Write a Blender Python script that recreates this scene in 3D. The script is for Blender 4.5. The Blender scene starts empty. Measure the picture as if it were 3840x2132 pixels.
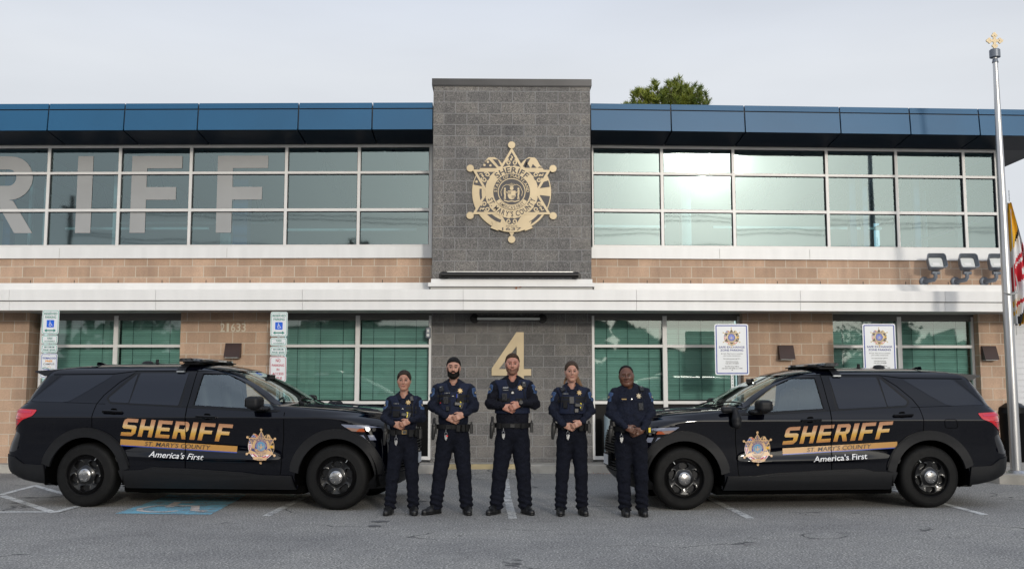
import bpy, bmesh, math, random
import numpy as np
from mathutils import Vector, Matrix, noise as mnoise
from mathutils.bvhtree import BVHTree
from mathutils.geometry import tessellate_polygon
random.seed(7)
RAD = math.radians
scene = bpy.context.scene
COL = scene.collection

# ---------------------------------------------------------------- camera
CAM_H = 1.5; YAW = RAD(1.1); TILT = RAD(5.88)
cam_d = bpy.data.cameras.new('camera'); cam_d.lens = 35; cam_d.sensor_width = 36
cam_d.clip_start = 0.1; cam_d.clip_end = 2000
cam = bpy.data.objects.new('camera', cam_d); COL.objects.link(cam)
cam.location = (0, 0, CAM_H); cam.rotation_euler = (RAD(90) + TILT, 0, -YAW)
scene.camera = cam

# ---------------------------------------------------------------- sun, sky, exposure
SUN_EL = RAD(13.2)
SUN_DIR = Vector((math.sin(RAD(15.8)) * math.cos(SUN_EL), -math.cos(RAD(15.8)) * math.cos(SUN_EL), math.sin(SUN_EL)))
sl = bpy.data.lights.new('sun', 'SUN'); sl.energy = 1.15; sl.angle = RAD(3.5); sl.color = (1.0, 0.93, 0.84)
so = bpy.data.objects.new('sun', sl); COL.objects.link(so)
so.rotation_euler = SUN_DIR.to_track_quat('Z', 'Y').to_euler()
world = bpy.data.worlds.new('World'); scene.world = world; world.use_nodes = True
def build_world():
    nt = world.node_tree; N = nt.nodes; L = nt.links; N.clear()
    out = N.new('ShaderNodeOutputWorld'); bg = N.new('ShaderNodeBackground')
    sky = N.new('ShaderNodeTexSky'); sky.sky_type = 'NISHITA'; sky.sun_disc = False
    sky.sun_elevation = SUN_EL; sky.sun_rotation = math.atan2(SUN_DIR.x, SUN_DIR.y)
    tc = N.new('ShaderNodeTexCoord')
    def math_(op, a, b=None, c=None):
        n = N.new('ShaderNodeMath'); n.operation = op
        for i, x in enumerate((a, b, c)):
            if x is None: continue
            if isinstance(x, (int, float)): n.inputs[i].default_value = x
            else: L.new(x, n.inputs[i])
        return n.outputs[0]
    dot = N.new('ShaderNodeVectorMath'); dot.operation = 'DOT_PRODUCT'
    L.new(tc.outputs['Generated'], dot.inputs[0]); dot.inputs[1].default_value = SUN_DIR
    d = math_('MAXIMUM', dot.outputs['Value'], 0.0)
    g1 = math_('MULTIPLY', math_('POWER', d, 8.0), 1.4)
    g2 = math_('MULTIPLY', math_('POWER', d, 20.0), 1.2)
    g3 = math_('MULTIPLY', math_('POWER', d, 300.0), 3.5)
    glow = math_('ADD', math_('ADD', g1, g2), g3)
    sep = N.new('ShaderNodeSeparateXYZ'); L.new(tc.outputs['Generated'], sep.inputs[0])
    ramp = N.new('ShaderNodeValToRGB'); L.new(sep.outputs['Z'], ramp.inputs[0])
    e = ramp.color_ramp.elements
    e[0].position = 0.0; e[0].color = (0.72, 0.745, 0.785, 1)
    e[1].position = 0.55; e[1].color = (0.49, 0.57, 0.74, 1)
    m = ramp.color_ramp.elements.new(0.30); m.color = (0.735, 0.765, 0.81, 1)
    m = ramp.color_ramp.elements.new(0.9); m.color = (0.70, 0.78, 0.95, 1)
    # soft stratus streaks
    mp = N.new('ShaderNodeMapping'); mp.inputs['Scale'].default_value = (1.2, 1.2, 5.0)
    L.new(tc.outputs['Generated'], mp.inputs[0])
    nz = N.new('ShaderNodeTexNoise'); nz.inputs['Scale'].default_value = 1.6; nz.inputs['Detail'].default_value = 5
    nz.inputs['Roughness'].default_value = 0.5
    L.new(mp.outputs[0], nz.inputs['Vector'])
    mr = N.new('ShaderNodeMapRange'); mr.inputs[1].default_value = 0.3; mr.inputs[2].default_value = 0.7
    mr.inputs[3].default_value = 0.93; mr.inputs[4].default_value = 1.06; L.new(nz.outputs['Fac'], mr.inputs[0])
    sc = N.new('ShaderNodeVectorMath'); sc.operation = 'SCALE'; L.new(ramp.outputs[0], sc.inputs[0]); L.new(mr.outputs[0], sc.inputs['Scale'])
    gs = N.new('ShaderNodeVectorMath'); gs.operation = 'SCALE'; gs.inputs[0].default_value = (1.0, 0.93, 0.78); L.new(glow, gs.inputs['Scale'])
    # streaked cloud in the glow
    ns = N.new('ShaderNodeVectorMath'); ns.operation = 'SCALE'; L.new(sky.outputs[0], ns.inputs[0]); ns.inputs['Scale'].default_value = 0.004
    a1 = N.new('ShaderNodeVectorMath'); a1.operation = 'ADD'; L.new(sc.outputs[0], a1.inputs[0]); L.new(gs.outputs[0], a1.inputs[1])
    a2 = N.new('ShaderNodeVectorMath'); a2.operation = 'ADD'; L.new(a1.outputs[0], a2.inputs[0]); L.new(ns.outputs[0], a2.inputs[1])
    L.new(a2.outputs[0], bg.inputs['Color']); bg.inputs['Strength'].default_value = 1.0
    L.new(bg.outputs[0], out.inputs[0])
build_world()
scene.view_settings.view_transform = 'Standard'; scene.view_settings.look = 'None'
scene.view_settings.exposure = 0.0; scene.view_settings.gamma = 1.0

# ---------------------------------------------------------------- helpers
def tag(o, label=None, cat=None, group=None, kind=None):
    if label: o['label'] = label
    if cat: o['category'] = cat
    if group: o['group'] = group
    if kind: o['kind'] = kind
    return o
def thing(name, label, cat, loc=(0, 0, 0), rz=0, group=None):
    o = bpy.data.objects.new(name, None); COL.objects.link(o); o.location = loc; o.rotation_euler = (0, 0, rz)
    o.empty_display_size = 0.2
    return tag(o, label, cat, group)
MATS = {}
def mat(name, col, rough=0.5, metal=0.0, coat=0.0, spec=None, var=0.0, vs=8.0, bump=0.0, bs=60.0, col2=None, stretch=None, emit=None, sss=0.0):
    m = bpy.data.materials.new(name); m.use_nodes = True; nt = m.node_tree; N = nt.nodes; L = nt.links
    p = N['Principled BSDF']; p.inputs['Base Color'].default_value = (*col, 1); p.inputs['Roughness'].default_value = rough
    p.inputs['Metallic'].default_value = metal; p.inputs['Coat Weight'].default_value = coat; p.inputs['Coat Roughness'].default_value = 0.03
    if spec is not None: p.inputs['Specular IOR Level'].default_value = spec
    if sss: p.inputs['Subsurface Weight'].default_value = sss; p.inputs['Subsurface Radius'].default_value = (0.01, 0.004, 0.002); p.inputs['Subsurface Scale'].default_value = 1.0
    if emit: p.inputs['Emission Color'].default_value = (*emit[:3], 1); p.inputs['Emission Strength'].default_value = emit[3]
    tc = N.new('ShaderNodeTexCoord'); vec = tc.outputs['Object']
    if stretch:
        mp = N.new('ShaderNodeMapping'); mp.inputs['Scale'].default_value = stretch; L.new(vec, mp.inputs[0]); vec = mp.outputs[0]
    if var or col2:
        nz = N.new('ShaderNodeTexNoise'); nz.inputs['Scale'].default_value = vs; nz.inputs['Detail'].default_value = 4; L.new(vec, nz.inputs['Vector'])
        cr = N.new('ShaderNodeValToRGB'); L.new(nz.outputs['Fac'], cr.inputs[0])
        c2 = col2 or tuple(min(1, c * (1 + var)) for c in col); c1 = col if col2 else tuple(c * (1 - var) for c in col)
        cr.color_ramp.elements[0].position = 0.35; cr.color_ramp.elements[0].color = (*c1, 1)
        cr.color_ramp.elements[1].position = 0.65; cr.color_ramp.elements[1].color = (*c2, 1)
        L.new(cr.outputs[0], p.inputs['Base Color'])
    if bump:
        nb = N.new('ShaderNodeTexNoise'); nb.inputs['Scale'].default_value = bs; nb.inputs['Detail'].default_value = 3; L.new(vec, nb.inputs['Vector'])
        b = N.new('ShaderNodeBump'); b.inputs['Strength'].default_value = bump; b.inputs['Distance'].default_value = 0.01
        L.new(nb.outputs['Fac'], b.inputs['Height']); L.new(b.outputs[0], p.inputs['Normal'])
    MATS[name] = m; return m
class MB:
    def __init__(s): s.v = []; s.f = []; s.m = []
    def add(s, vs, fs, mi=0):
        b = len(s.v); s.v.extend([tuple(map(float, v)) for v in vs])
        for f in fs: s.f.append(tuple(b + int(i) for i in f)); s.m.append(mi)
        return s
    def box(s, x0, x1, y0, y1, z0, z1, mi=0):
        return s.add([(x0,y0,z0),(x1,y0,z0),(x1,y1,z0),(x0,y1,z0),(x0,y0,z1),(x1,y0,z1),(x1,y1,z1),(x0,y1,z1)],
              [(0,3,2,1),(4,5,6,7),(0,1,5,4),(1,2,6,5),(2,3,7,6),(3,0,4,7)], mi)
    def rbox(s, c, h, M=None, bev=0.2, mi=0):
        # box with chamfered edges; c centre, h half sizes, M 3x3 rotation
        b = min(h) * bev; vs = []; idx = {}
        M = M or Matrix.Identity(3)
        for sx in (-1,1):
            for sy in (-1,1):
                for sz in (-1,1):
                    for ax in range(3):
                        p = [sx*(h[0]-b), sy*(h[1]-b), sz*(h[2]-b)]; p[ax] = (sx,sy,sz)[ax]*h[ax]
                        idx[(sx,sy,sz,ax)] = len(vs); vs.append(Vector(c) + M @ Vector(p))
        fs = []
        for ax in range(3):
            o1, o2 = [(1,2),(2,0),(0,1)][ax]
            for sg in (-1,1):
                q = []
                for a, b2 in ((-1,-1),(1,-1),(1,1),(-1,1)):
                    k = [0,0,0]; k[ax] = sg; k[o1] = a; k[o2] = b2; q.append(idx[(*k, ax)])
                fs.append(q if sg > 0 else q[::-1])
            for a in (-1,1):          # edges between faces o1 and o2
                for b2 in (-1,1):
                    q = []
                    for e, fx in ((-1,o1),(1,o1),(1,o2),(-1,o2)):
                        k = [0,0,0]; k[ax] = e; k[o1] = a; k[o2] = b2; q.append(idx[(*k, fx)])
                    fs.append(q if a*b2 > 0 else q[::-1])
        for sx in (-1,1):
            for sy in (-1,1):
                for sz in (-1,1):
                    q = [idx[(sx,sy,sz,a)] for a in range(3)]; fs.append(q if sx*sy*sz > 0 else q[::-1])
        return s.add(vs, fs, mi)
    def cyl(s, a, b, ra, rb=None, n=16, mi=0, caps=True):
        rb = ra if rb is None else rb; a = Vector(a); b = Vector(b); d = (b-a).normalized()
        u = d.orthogonal().normalized(); w = d.cross(u); vs = []
        for i in range(n):
            t = 2*math.pi*i/n; q = u*math.cos(t)+w*math.sin(t); vs += [a+q*ra, b+q*rb]
        fs = [(2*i, 2*((i+1)%n), 2*((i+1)%n)+1, 2*i+1) for i in range(n)]
        if caps: fs += [[2*i for i in range(n)][::-1], [2*i+1 for i in range(n)]]
        return s.add(vs, fs, mi)
    def tube(s, pts, r, n=8, mi=0):
        pts = [Vector(p) for p in pts]; rs = r if isinstance(r, (list, tuple)) else [r]*len(pts); vs = []; u = None
        for i, p in enumerate(pts):
            d = (pts[min(i+1, len(pts)-1)] - pts[max(i-1, 0)]).normalized()
            u = d.orthogonal().normalized() if u is None else (u - d*u.dot(d)).normalized()
            w = d.cross(u)
            for k in range(n):
                t = 2*math.pi*k/n; vs.append(p + (u*math.cos(t)+w*math.sin(t))*rs[i])
        fs = [(i*n+k, i*n+(k+1)%n, (i+1)*n+(k+1)%n, (i+1)*n+k) for i in range(len(pts)-1) for k in range(n)]
        fs += [list(range(n))[::-1], [(len(pts)-1)*n+k for k in range(n)]]
        return s.add(vs, fs, mi)
    def lathe(s, prof, c=(0,0,0), ax='z', n=32, mi=0):
        vs = []
        for r, h in prof:
            for k in range(n):
                t = 2*math.pi*k/n; a, b = r*math.cos(t), r*math.sin(t)
                p = {'z': (a,b,h), 'y': (a,h,b), 'x': (h,a,b)}[ax]; vs.append((p[0]+c[0], p[1]+c[1], p[2]+c[2]))
        fs = [(i*n+k, i*n+(k+1)%n, (i+1)*n+(k+1)%n, (i+1)*n+k) for i in range(len(prof)-1) for k in range(n)]
        return s.add(vs, fs, mi)
    def prism(s, loops, fr, d=0.0, mi=0, back=True):
        # loops: list of 2D loops (first outer); fr(u, v, w) -> 3D; d thickness
        if not isinstance(loops[0][0], (tuple, list)): loops = [loops]
        tri = tessellate_polygon([[Vector((p[0], p[1], 0)) for p in l] for l in loops])
        flat = [p for l in loops for p in l]
        def area(t): a, b, c = (flat[i] for i in t); return (b[0]-a[0])*(c[1]-a[1])-(b[1]-a[1])*(c[0]-a[0])
        tri = [t if area(t) > 0 else t[::-1] for t in tri]
        s.add([fr(p[0], p[1], d) for p in flat], tri, mi)
        if d:
            if back: s.add([fr(p[0], p[1], 0) for p in flat], [t[::-1] for t in tri], mi)
            for li, l in enumerate(loops):
                A = sum(l[i][0]*l[(i+1)%len(l)][1]-l[(i+1)%len(l)][0]*l[i][1] for i in range(len(l)))
                ll = l if (A > 0) == (li == 0) else l[::-1]
                n = len(ll); vs = [fr(p[0], p[1], 0) for p in ll] + [fr(p[0], p[1], d) for p in ll]
                s.add(vs, [(i, (i+1)%n, n+(i+1)%n, n+i) for i in range(n)], mi)
        return s
    def build(s, name, mats, parent=None, smooth=35, mapfn=None):
        me = bpy.data.meshes.new(name)
        vs = [mapfn(v) for v in s.v] if mapfn else s.v
        me.from_pydata(vs, [], s.f)
        mats = mats if isinstance(mats, (list, tuple)) else [mats]
        for m in mats: me.materials.append(MATS[m] if isinstance(m, str) else m)
        if len(mats) > 1: me.polygons.foreach_set('material_index', s.m)
        me.polygons.foreach_set('use_smooth', [bool(smooth)]*len(me.polygons))
        if smooth: me.set_sharp_from_angle(angle=RAD(smooth))
        me.update()
        o = bpy.data.objects.new(name, me); COL.objects.link(o)
        if parent: o.parent = parent
        return o
def fr_front(ox, y, oz):          # 2D -> vertical plane facing -y (towards the camera)
    return lambda u, v, w: (ox+u, y-w, oz+v)
def fr_ground(z): return lambda u, v, w: (u, v, z+w)
def rrect(w, h, r, n=5):
    pts = []
    for cx, cy, a0 in ((w/2-r, h/2-r, 0), (-w/2+r, h/2-r, 90), (-w/2+r, -h/2+r, 180), (w/2-r, -h/2+r, 270)):
        for i in range(n+1):
            a = RAD(a0+90*i/n); pts.append((cx+r*math.cos(a), cy+r*math.sin(a)))
    return pts
def circ(r, n=32, cx=0, cy=0, a0=0, a1=360):
    full = (a1-a0) == 360
    return [(cx+r*math.cos(RAD(a0+(a1-a0)*i/(n if full else n-1))), cy+r*math.sin(RAD(a0+(a1-a0)*i/(n if full else n-1)))) for i in range(n)]
def stroke(pts, w, w2=None):
    L, R = [], []; n = len(pts)
    for i, p in enumerate(pts):
        a = pts[max(i-1,0)]; b = pts[min(i+1,n-1)]; dx, dy = b[0]-a[0], b[1]-a[1]; d = math.hypot(dx,dy) or 1
        ww = w if w2 is None else w+(w2-w)*i/(n-1)
        L.append((p[0]-dy/d*ww/2, p[1]+dx/d*ww/2)); R.append((p[0]+dy/d*ww/2, p[1]-dx/d*ww/2))
    return L, R
def add_stroke(mb, pts, w, fr, d, mi, w2=None):
    L, R = stroke(pts, w, w2); n = len(L)
    mb.add([fr(p[0], p[1], d) for p in L]+[fr(p[0], p[1], d) for p in R], [(n+i, n+i+1, i+1, i) for i in range(n-1)], mi)
_tc = {}
def text2d(s, bold=0.0, shear=0.0, res=3):
    if 'M' in s or 'W' in s or 'w' in s: bold = min(bold, 0.004)
    k = (s, bold, shear, res)
    if k in _tc: return _tc[k]
    cu = bpy.data.curves.new('t', 'FONT'); cu.body = s; cu.size = 1; cu.offset = bold; cu.shear = shear; cu.resolution_u = res; cu.fill_mode = 'FRONT'
    ob = bpy.data.objects.new('t', cu); COL.objects.link(ob)
    dg = bpy.context.evaluated_depsgraph_get(); ev = ob.evaluated_get(dg); me = ev.to_mesh()
    vs = [(v.co.x, v.co.y) for v in me.vertices]; fs = []
    for p in me.polygons:
        q = list(p.vertices); 
        if p.normal.z < 0: q = q[::-1]
        fs.append(q)
    ev.to_mesh_clear(); bpy.data.objects.remove(ob); bpy.data.curves.remove(cu)
    _tc[k] = (vs, fs); return _tc[k]
def put_text(mb, s, cx, cy, w, h, fr, d, mi, bold=0.0, shear=0.0):
    """text scaled to the box w x h (centre cx, cy); w None keeps proportion"""
    vs, fs = text2d(s, bold, shear)
    if not vs: return
    x0, x1 = min(v[0] for v in vs), max(v[0] for v in vs); y0, y1 = min(v[1] for v in vs), max(v[1] for v in vs)
    sy = h/(y1-y0); sx = sy if w is None else w/(x1-x0)
    mb.add([fr(cx+(v[0]-(x0+x1)/2)*sx, cy+(v[1]-(y0+y1)/2)*sy, d) for v in vs], fs, mi)
def arc_text(mb, s, r, a_mid, span, h, fr, d, mi, inside=False, bold=0.0, cx=0, cy=0, sxk=1.0):
    """letters on a circle; inside=True reads along the bottom"""
    adv = []
    for ch in s:
        if ch == ' ': adv.append(0.35); continue
        vs, _ = text2d(ch, bold); adv.append(max(v[0] for v in vs)-min(v[0] for v in vs)+0.12)
    tot = sum(adv); a = 0
    for ch, ad in zip(s, adv):
        c = (a+ad/2)/tot-0.5; a += ad
        if ch == ' ': continue
        ang = RAD(a_mid-c*span) if not inside else RAD(a_mid+c*span)
        vs, fs = text2d(ch, bold); x0, x1 = min(v[0] for v in vs), max(v[0] for v in vs)
        k = h/0.72; wk = r*RAD(span)/tot*sxk
        for_up = 1 if not inside else -1
        ux, uy = (math.sin(ang), -math.cos(ang)) if not inside else (-math.sin(ang), math.cos(ang))
        vx, vy = (math.cos(ang)*for_up, math.sin(ang)*for_up)
        yo = 0.36
        px, py = cx+r*math.cos(ang), cy+r*math.sin(ang)
        if ch in "'": pass
        mb.add([fr(px+ux*(v[0]-(x0+x1)/2)*wk+vx*(v[1]-yo)*k, py+uy*(v[0]-(x0+x1)/2)*wk+vy*(v[1]-yo)*k, d) for v in vs], fs, mi)
def mirror_poly(p): return [(-x, y) for x, y in p][::-1]

# ---- implicit surfaces (smooth blends) -> surface nets
def sd_cone(P, a, b, ra, rb):
    a = np.array(a, float); b = np.array(b, float); ba = b-a; h = ((P-a)@ba/(ba@ba)).clip(0, 1)
    return np.linalg.norm(P-a-h[..., None]*ba, axis=-1)-(ra+(rb-ra)*h)
def sd_ell(P, c, r):
    r = np.array(r, float); q = (P-np.array(c, float)); k0 = np.linalg.norm(q/r, axis=-1); k1 = np.linalg.norm(q/(r*r), axis=-1)
    return k0*(k0-1)/np.maximum(k1, 1e-6)
def sd_box(P, c, h, rr, M=None):
    q = P-np.array(c, float)
    if M is not None: q = q@np.array(M)
    q = np.abs(q)-(np.array(h, float)-rr)
    return np.linalg.norm(np.maximum(q, 0), axis=-1)+np.minimum(q.max(-1), 0)-rr
def smin(a, b, k): h = (0.5+0.5*(b-a)/k).clip(0, 1); return b+(a-b)*h-k*h*(1-h)
def smax(a, b, k): return -smin(-a, -b, k)
def nets(fn, lo, hi, h):
    ax = [np.arange(lo[i], hi[i]+h, h) for i in range(3)]
    P = np.stack(np.meshgrid(*ax, indexing='ij'), -1); F = fn(P); n = F.shape
    S = np.zeros((n[0]-1, n[1]-1, n[2]-1, 3)); Cn = np.zeros(S.shape[:3]); edges = []
    for a in range(3):
        o = [x for x in range(3) if x != a]
        A = np.take(F, range(n[a]-1), a); B = np.take(F, range(1, n[a]), a); cr = (A < 0) != (B < 0)
        t = np.where(cr, A/np.where(cr, A-B, 1), 0)
        edges.append((a, o, cr, A < 0))
        for d1 in (0, 1):
            for d2 in (0, 1):
                sl = [slice(None)]*3; sl[o[0]] = slice(d1, n[o[0]]-1+d1); sl[o[1]] = slice(d2, n[o[1]]-1+d2)
                c = cr[tuple(sl)]; tt = t[tuple(sl)]
                off = np.zeros(c.shape+(3,)); off[..., a] = tt; off[..., o[0]] = d1; off[..., o[1]] = d2
                S += off*c[..., None]; Cn += c
    act = Cn > 0; idx = -np.ones(act.shape, int); idx[act] = np.arange(act.sum())
    I = np.argwhere(act); V = np.array(lo)+h*(I+S[act]/Cn[act][:, None]); Q = []
    for a, o, cr, ins in edges:
        sl = [slice(None)]*3; sl[o[0]] = slice(1, n[o[0]]-1); sl[o[1]] = slice(1, n[o[1]]-1)
        J = np.argwhere(cr[tuple(sl)]); 
        if not len(J): continue
        J[:, o[0]] += 1; J[:, o[1]] += 1; e = np.eye(3, dtype=int)
        q = np.stack([idx[tuple((J-e[o[0]]-e[o[1]]).T)], idx[tuple((J-e[o[1]]).T)], idx[tuple(J.T)], idx[tuple((J-e[o[0]]).T)]], 1)
        s = ins[tuple(J.T)]; flip = s if a != 1 else ~s
        q[~flip] = q[~flip][:, ::-1]; Q.append(q)
    return V, np.concatenate(Q)
def nets_to(mb, fn, lo, hi, h, mi=0):
    V, Q = nets(fn, lo, hi, h); mb.add(V, Q, mi); return mb
def pchip(xs, ys):
    xs = np.array(xs, float); ys = np.array(ys, float); h = np.diff(xs); d = np.diff(ys)/h; m = np.zeros(len(xs))
    for i in range(1, len(xs)-1):
        if d[i-1]*d[i] > 0:
            w1 = 2*h[i]+h[i-1]; w2 = h[i]+2*h[i-1]; m[i] = (w1+w2)/(w1/d[i-1]+w2/d[i])
    m[0] = d[0]; m[-1] = d[-1]
    def f(x):
        x = np.clip(np.asarray(x, float), xs[0], xs[-1]); i = np.clip(np.searchsorted(xs, x)-1, 0, len(h)-1); t = (x-xs[i])/h[i]
        return ys[i]*(2*t**3-3*t**2+1)+m[i]*h[i]*(t**3-2*t**2+t)+ys[i+1]*(-2*t**3+3*t**2)+m[i+1]*h[i]*(t**3-t**2)
    return f
# ---------------------------------------------------------------- materials of the place
mat('white_metal', (0.70, 0.70, 0.69), 0.38, var=0.04, vs=1.6, stretch=(3, 1, 0.5))
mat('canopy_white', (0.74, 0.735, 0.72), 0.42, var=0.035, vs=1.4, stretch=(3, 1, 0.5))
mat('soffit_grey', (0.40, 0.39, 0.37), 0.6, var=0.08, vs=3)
mat('frame_white', (0.66, 0.65, 0.63), 0.35, var=0.03, vs=5)
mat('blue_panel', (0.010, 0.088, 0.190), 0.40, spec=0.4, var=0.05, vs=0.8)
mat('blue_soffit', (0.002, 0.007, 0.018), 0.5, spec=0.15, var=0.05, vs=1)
mat('header_shaded_grey', (0.12, 0.115, 0.105), 0.5)  # grey aluminium header, canopy shade darkened into its colour
mat('joint_dark', (0.006, 0.008, 0.012), 0.6)
mat('cap_dark', (0.03, 0.03, 0.032), 0.35, metal=0.5, var=0.1, vs=3)
mat('black_panel', (0.003, 0.003, 0.0035), 0.3, spec=0.15)
mat('room_wall', (0.17, 0.20, 0.20), 0.8, var=0.08, vs=0.6)
mat('room_dark', (0.05, 0.06, 0.07), 0.8)
mat('room_floor', (0.10, 0.11, 0.11), 0.8)
mat('truss', (0.03, 0.045, 0.06), 0.6)
mat('duct', (0.6, 0.62, 0.6), 0.4)
mat('column_blue', (0.02, 0.09, 0.22), 0.5)
mat('blind', (0.52, 0.55, 0.51), 0.55, var=0.08, vs=2)
mat('gold_metal', (0.43, 0.345, 0.215), 0.40, metal=0.25, var=0.05, vs=4)
mat('emblem_dark', (0.055, 0.05, 0.052), 0.55, var=0.1, vs=10)
mat('brown_metal', (0.042, 0.022, 0.02), 0.45, var=0.12, vs=6)
mat('black_metal', (0.012, 0.011, 0.011), 0.4, metal=0.3)
mat('lamp_grey', (0.16, 0.18, 0.21), 0.4, metal=0.3, var=0.06, vs=9)
mat('lamp_lens', (0.62, 0.64, 0.62), 0.2)
mat('steel', (0.50, 0.50, 0.50), 0.33, metal=0.9, var=0.12, vs=3, stretch=(6, 6, 0.4))
mat('galv', (0.36, 0.38, 0.39), 0.45, metal=0.7, var=0.15, vs=25)
mat('sign_white', (0.70, 0.72, 0.73), 0.35)
mat('sign_green', (0.0, 0.19, 0.145), 0.4)
mat('sign_teal', (0.0, 0.36, 0.25), 0.4)
mat('sign_blue', (0.0, 0.10, 0.62), 0.35)
mat('sign_navy', (0.012, 0.022, 0.20), 0.4)
mat('sign_border_blue', (0.01, 0.04, 0.30), 0.4)
mat('sign_red', (0.44, 0.03, 0.07), 0.4)
mat('sign_orange', (0.75, 0.30, 0.02), 0.4)
mat('sign_black', (0.02, 0.02, 0.022), 0.4)
mat('numeral', (0.58, 0.52, 0.41), 0.4, metal=0.4)
mat('vinyl_grey', (0.31, 0.315, 0.315), 0.45, var=0.04, vs=2)
mat('rope', (0.35, 0.35, 0.34), 0.7)
mat('flag_gold', (0.72, 0.40, 0.015), 0.7); mat('flag_black', (0.012, 0.012, 0.014), 0.7)
mat('flag_red', (0.50, 0.015, 0.03), 0.7); mat('flag_white', (0.70, 0.70, 0.70), 0.7)
mat('bollard_grey', (0.16, 0.21, 0.24), 0.45, var=0.12, vs=8)
mat('siding', (0.62, 0.63, 0.65), 0.6); mat('shingle', (0.14, 0.145, 0.14), 0.8, var=0.3, vs=30)
mat('pine_needles', (0.06, 0.10, 0.010), 0.6, col2=(0.22, 0.25, 0.03), vs=2.2)
mat('bark', (0.07, 0.05, 0.035), 0.85, var=0.3, vs=20)
mat('leaf_mix', (0.022, 0.035, 0.014), 0.7, col2=(0.06, 0.07, 0.03), vs=0.8)
mat('roof_brown', (0.10, 0.08, 0.07), 0.8, var=0.2, vs=8); mat('house_wall', (0.30, 0.27, 0.24), 0.8)
mat('wire', (0.01, 0.01, 0.01), 0.6)

def node_mat(name):
    m = bpy.data.materials.new(name); m.use_nodes = True; MATS[name] = m
    return m, m.node_tree.nodes, m.node_tree.links, m.node_tree.nodes['Principled BSDF']
def ramp_(N, L, src, stops):
    r = N.new('ShaderNodeValToRGB'); L.new(src, r.inputs[0]); e = r.color_ramp.elements
    while len(e) < len(stops): e.new(0.5)
    for i, (p, c) in enumerate(stops): e[i].position = p; e[i].color = (*c, 1) if len(c) == 3 else c
    return r.outputs[0]
def mix_(N, L, bt, fac, a, b):
    m = N.new('ShaderNodeMix'); m.data_type = 'RGBA'; m.blend_type = bt; ins = [m.inputs[0], m.inputs[6], m.inputs[7]]
    for i, x in zip(ins, (fac, a, b)):
        if isinstance(x, (int, float)): i.default_value = x
        elif isinstance(x, tuple): i.default_value = (*x, 1)
        else: L.new(x, i)
    return m.outputs[2]
def noise_(N, L, vec, sc, det=3, rough=0.5):
    n = N.new('ShaderNodeTexNoise'); n.inputs['Scale'].default_value = sc; n.inputs['Detail'].default_value = det; n.inputs['Roughness'].default_value = rough
    L.new(vec, n.inputs['Vector']); return n.outputs['Fac']
def block_mat(name, c1, c2, mortar, speck, rough, zoff=0.0, xoff=0.0, msize=0.006):
    m, N, L, p = node_mat(name)
    g = N.new('ShaderNodeNewGeometry'); s = N.new('ShaderNodeSeparateXYZ'); L.new(g.outputs['Position'], s.inputs[0])
    a = N.new('ShaderNodeMath'); a.operation = 'ADD'; L.new(s.outputs[0], a.inputs[0]); L.new(s.outputs[1], a.inputs[1])
    a2 = N.new('ShaderNodeMath'); a2.operation = 'ADD'; L.new(a.outputs[0], a2.inputs[0]); a2.inputs[1].default_value = xoff+40.64-0.4064*45
    z2 = N.new('ShaderNodeMath'); z2.operation = 'ADD'; L.new(s.outputs[2], z2.inputs[0]); z2.inputs[1].default_value = zoff
    cb = N.new('ShaderNodeCombineXYZ'); L.new(a2.outputs[0], cb.inputs[0]); L.new(z2.outputs[0], cb.inputs[1])
    b = N.new('ShaderNodeTexBrick'); L.new(cb.outputs[0], b.inputs['Vector']); b.inputs['Scale'].default_value = 1
    b.inputs['Brick Width'].default_value = 0.4064; b.inputs['Row Height'].default_value = 0.2036; b.inputs['Mortar Size'].default_value = msize
    b.inputs['Mortar Smooth'].default_value = 0.15; b.inputs['Bias'].default_value = 0; b.offset = 0.5
    b.inputs['Color1'].default_value = (*c1, 1); b.inputs['Color2'].default_value = (*c2, 1); b.inputs['Mortar'].default_value = (*mortar, 1)
    pos = g.outputs['Position']
    fine = noise_(N, L, pos, 120 if speck else 60, 2, 0.6); mid = noise_(N, L, pos, 2.5, 4)
    if speck:
        sp = ramp_(N, L, fine, [(0.34, (0.2, 0.2, 0.2)), (0.47, (0.75, 0.75, 0.75)), (0.56, (1.15, 1.14, 1.12)), (0.66, (2.5, 2.45, 2.35))])
    else:
        sp = ramp_(N, L, fine, [(0.3, (0.86, 0.86, 0.86)), (0.7, (1.1, 1.1, 1.1))])
    md = ramp_(N, L, mid, [(0.3, (0.82, 0.80, 0.79) if speck else (0.9, 0.9, 0.9)), (0.7, (1.13, 1.10, 1.06) if speck else (1.07, 1.06, 1.05))])
    c = mix_(N, L, 'MULTIPLY', 1.0, b.outputs['Color'], md)
    mp = N.new('ShaderNodeMapping'); mp.inputs['Scale'].default_value = (3.0, 3.0, 0.28); L.new(pos, mp.inputs[0])
    stk = ramp_(N, L, noise_(N, L, mp.outputs[0], 1.3, 5, 0.6), [(0.30, (0.84, 0.84, 0.85)), (0.60, (1.05, 1.05, 1.04))])
    c = mix_(N, L, 'MULTIPLY', 1.0, c, stk)
    c3 = mix_(N, L, 'MULTIPLY', 1.0, c, sp)
    cc = mix_(N, L, 'MIX', b.outputs['Fac'], c3, mortar)
    L.new(cc, p.inputs['Base Color']); p.inputs['Roughness'].default_value = rough
    ad = N.new('ShaderNodeMath'); ad.operation = 'MULTIPLY_ADD'; L.new(b.outputs['Fac'], ad.inputs[0]); ad.inputs[1].default_value = -1.2
    L.new(fine, ad.inputs[2])
    bp = N.new('ShaderNodeBump'); bp.inputs['Strength'].default_value = 0.6 if speck else 0.35; bp.inputs['Distance'].default_value = 0.006
    L.new(ad.outputs[0], bp.inputs['Height']); L.new(bp.outputs[0], p.inputs['Normal'])
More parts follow.
